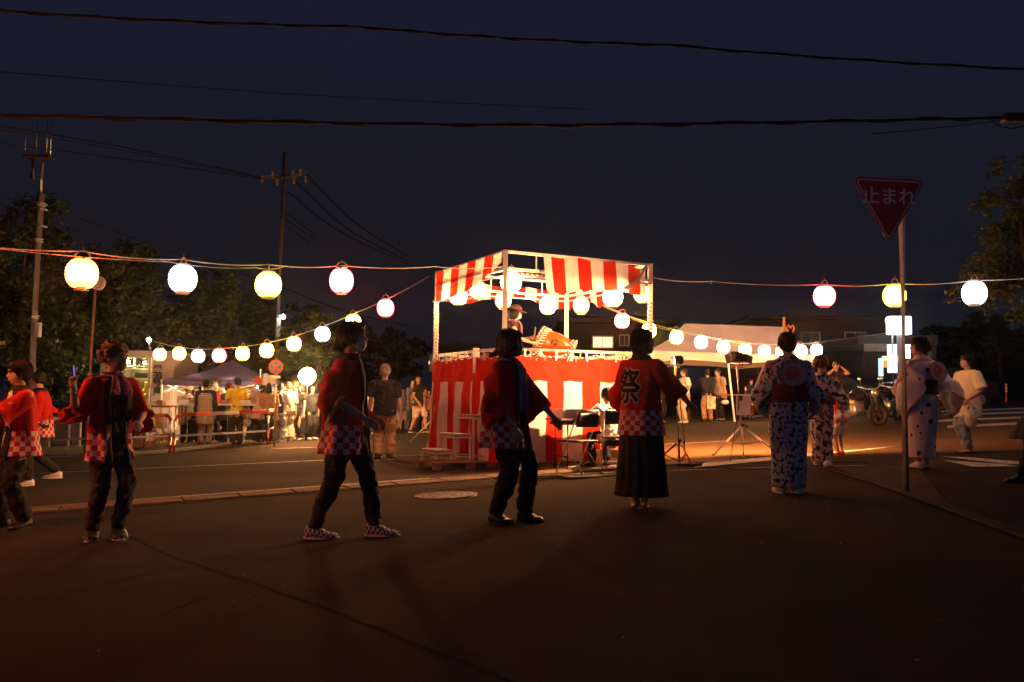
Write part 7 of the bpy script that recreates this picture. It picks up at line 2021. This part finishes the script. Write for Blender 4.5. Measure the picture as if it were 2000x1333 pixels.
person('child in an orange cap beside the backpack customer', 556, 848, 757, -110, 1, Y=24.6, hair='none', wear=(g_shirt(sh((.5, .28, .12), 'orange_tee'), hem=.46, sleeve=.5), g_trousers(M_KHAKI, 1.3), g_hat(sh((.5, .2, .06), 'orange_cap'), .075), g_shoes(M_SHOEW)), group=GS_)
person('woman in cream wide trousers behind the backpack customer', 562, 848, 752, -150, 1, loc=tuple(on_ground(at(563, 800, 24.2).x, 24.2)), H=1.56, hair='short', hairm=M_HAIRB, wear=(g_shirt(sh((.45, .32, .22), 'beige_shirt'), hem=.5, sleeve=.6), g_trousers(sh((.62, .50, .34), 'cream_trousers'), 1.4), g_shoes(M_SHOEW)), group=GS_)
person('person in a black top and tan trousers under the floodlight', 576, 846, 745, -100, 1, Y=24.6, hands=((.13, -.18, .60), (-.12, -.16, .56)), hair='short', hairm=M_HAIRB, wear=(g_trousers(M_KHAKI, 1.1), g_shirt(M_INNERB, hem=.46, sleeve=.5, loose=1.05), g_shoes(M_SHOEW)), group=GS_)
person('woman in a long black dress under the floodlight', 590, 846, 750, -60, 1, Y=24.6, hair='bob', wear=(g_shirt(M_INNERB, hem=.5, sleeve=.3), g_skirt(M_TRB, .6, .12, .085, .13), g_shoes(M_SHOEW)), group=GS_)
person('woman in black right of the floodlight, mostly hidden by a red sleeve', 608, 846, 752, 40, 0, Y=24.8, hair='bob', wear=(g_shirt(M_INNERB, hem=.5, sleeve=.5), g_trousers(M_TRB), g_shoes(M_SHOEW)), group=GS_)
person('person in white trousers behind the curly haired man', 131, 862, 762, 40, 1, hair='short', wear=(g_shirt(sh((.10, .09, .09), 'charcoal_top'), hem=.5, sleeve=.6), g_trousers(M_TEEW, 1.0), g_shoes(M_SHOEW)), group=GS_)
person('helper in black crouched by the shed boxes', 270, 862, 768, -120, 0, hair='short', wear=(g_shirt(M_INNERB, hem=.5, sleeve=.6), g_trousers(M_TRB)), group=GS_, loc=tuple(on_ground(at(268, 800, 22.8).x, 22.8)), H=1.2)

# ================================================================== people at the reception tent
GR = 'helpers at the reception tent'
def tentman(label, px, Y, H, fc, **k): return person(label, px, 800, 700, fc, 1, loc=tuple(on_ground(at(px, 800, Y).x, Y)), H=H, group=GR, **k)
tentman('man in a white polo and white trousers behind the yellow floodlight', 1337, 27.2, 1.62, -70, hands=((.12, -.14, .60), (-.12, -.16, .60)), hair='short', head=(-10, 0), wear=(g_trousers(sh((.60, .52, .40), 'off_white_trousers'), 1.0), g_shirt(M_TEEW, hem=.55, sleeve=.5), g_part('belt', M_BLACK, lambda bm, F: tube(bm, [F.spine(.555), F.spine(.575)], [(.10 * F.H, .08 * F.H)] * 2, 18, ref=(0, 1, 0))), g_shoes(M_SHOEW)))
tentman('man in a black jacket and khaki trousers with hands clasped behind', 1382, 27.6, 1.60, 178, hands=((.03, .12, .50), (-.03, .13, .50)), hair='short', wear=(g_trousers(M_KHAKI, 1.0), g_shirt(sh((.012, .013, .016), 'black_jacket'), hem=.50, sleeve=.95, loose=1.12, width=1.05), g_shoes(M_SHOEB)))
tentman('man in a pale patterned shirt leaning over the reception table', 1409, 28.3, 1.62, -60, lean=14, head=(0, 20), hair='short', wear=(g_trousers(M_TRB, 1.0), g_shirt(sh((.34, .27, .18), 'pale_shirt'), hem=.50, sleeve=.5, loose=1.1)))
tentman('small dim person sitting behind the reception table', 1467, 29.5, 1.25, 10, hair='short', wear=(g_shirt(M_NAVY, hem=.46, sleeve=.7), g_trousers(M_TRB)))
tentman('person in dark clothes at the dim end of the tent', 1290, 28.5, 1.45, 60, hair='bob', wear=(g_shirt(M_INNERB, hem=.46, sleeve=.7), g_trousers(M_TRB)))
F = tentman('person in black raising a camera to the face beyond the tent', 1634, 24.5, 1.62, 0, hands=((.045, -.13, .90), (-.045, -.13, .90)), hints=((1, .1, -1), (-1, .1, -1)), hair='short', wear=(g_shirt(M_INNERB, hem=.46, sleeve=.3), g_trousers(M_TRB)))
Wr = Matrix.Rotation(F.root.rotation_euler[2], 3, 'Z'); c = F.root.location + Wr @ (F.hc + V((0, -.17, .02)))
t = empty('camera', 'black camera held up by the person beyond the tent', 'camera', c)
bm = bmesh.new(); box(bm, c, (.14, .06, .09), None, .012); relocal(build('camera_body', bm, M_BLACK), t)
bm = bmesh.new(); tube(bm, [c, c + V((0, -.10, 0))], .032, 14); relocal(build('lens', bm, M_BLACK), t)
# ================================================================== thin haze added to make halos round the lamps
bm = bmesh.new()
box(bm, (0, 100, 8), (420, 290, 40))
hz = build('haze', bm)
tag(hz, 'thin haze added over the whole square for the lamp halos', 'haze', kind='stuff')
m = bpy.data.materials.new('halo_haze'); m.use_nodes = True
nt = m.node_tree; nt.nodes.clear()
pv = nt.nodes.new('ShaderNodeVolumePrincipled'); pv.inputs['Color'].default_value = (.9, .9, .92, 1); pv.inputs['Density'].default_value = .0005; pv.inputs['Anisotropy'].default_value = .93
oo = nt.nodes.new('ShaderNodeOutputMaterial'); nt.links.new(pv.outputs[0], oo.inputs['Volume'])
m.cycles.homogeneous_volume = True
hz.data.materials.append(m)
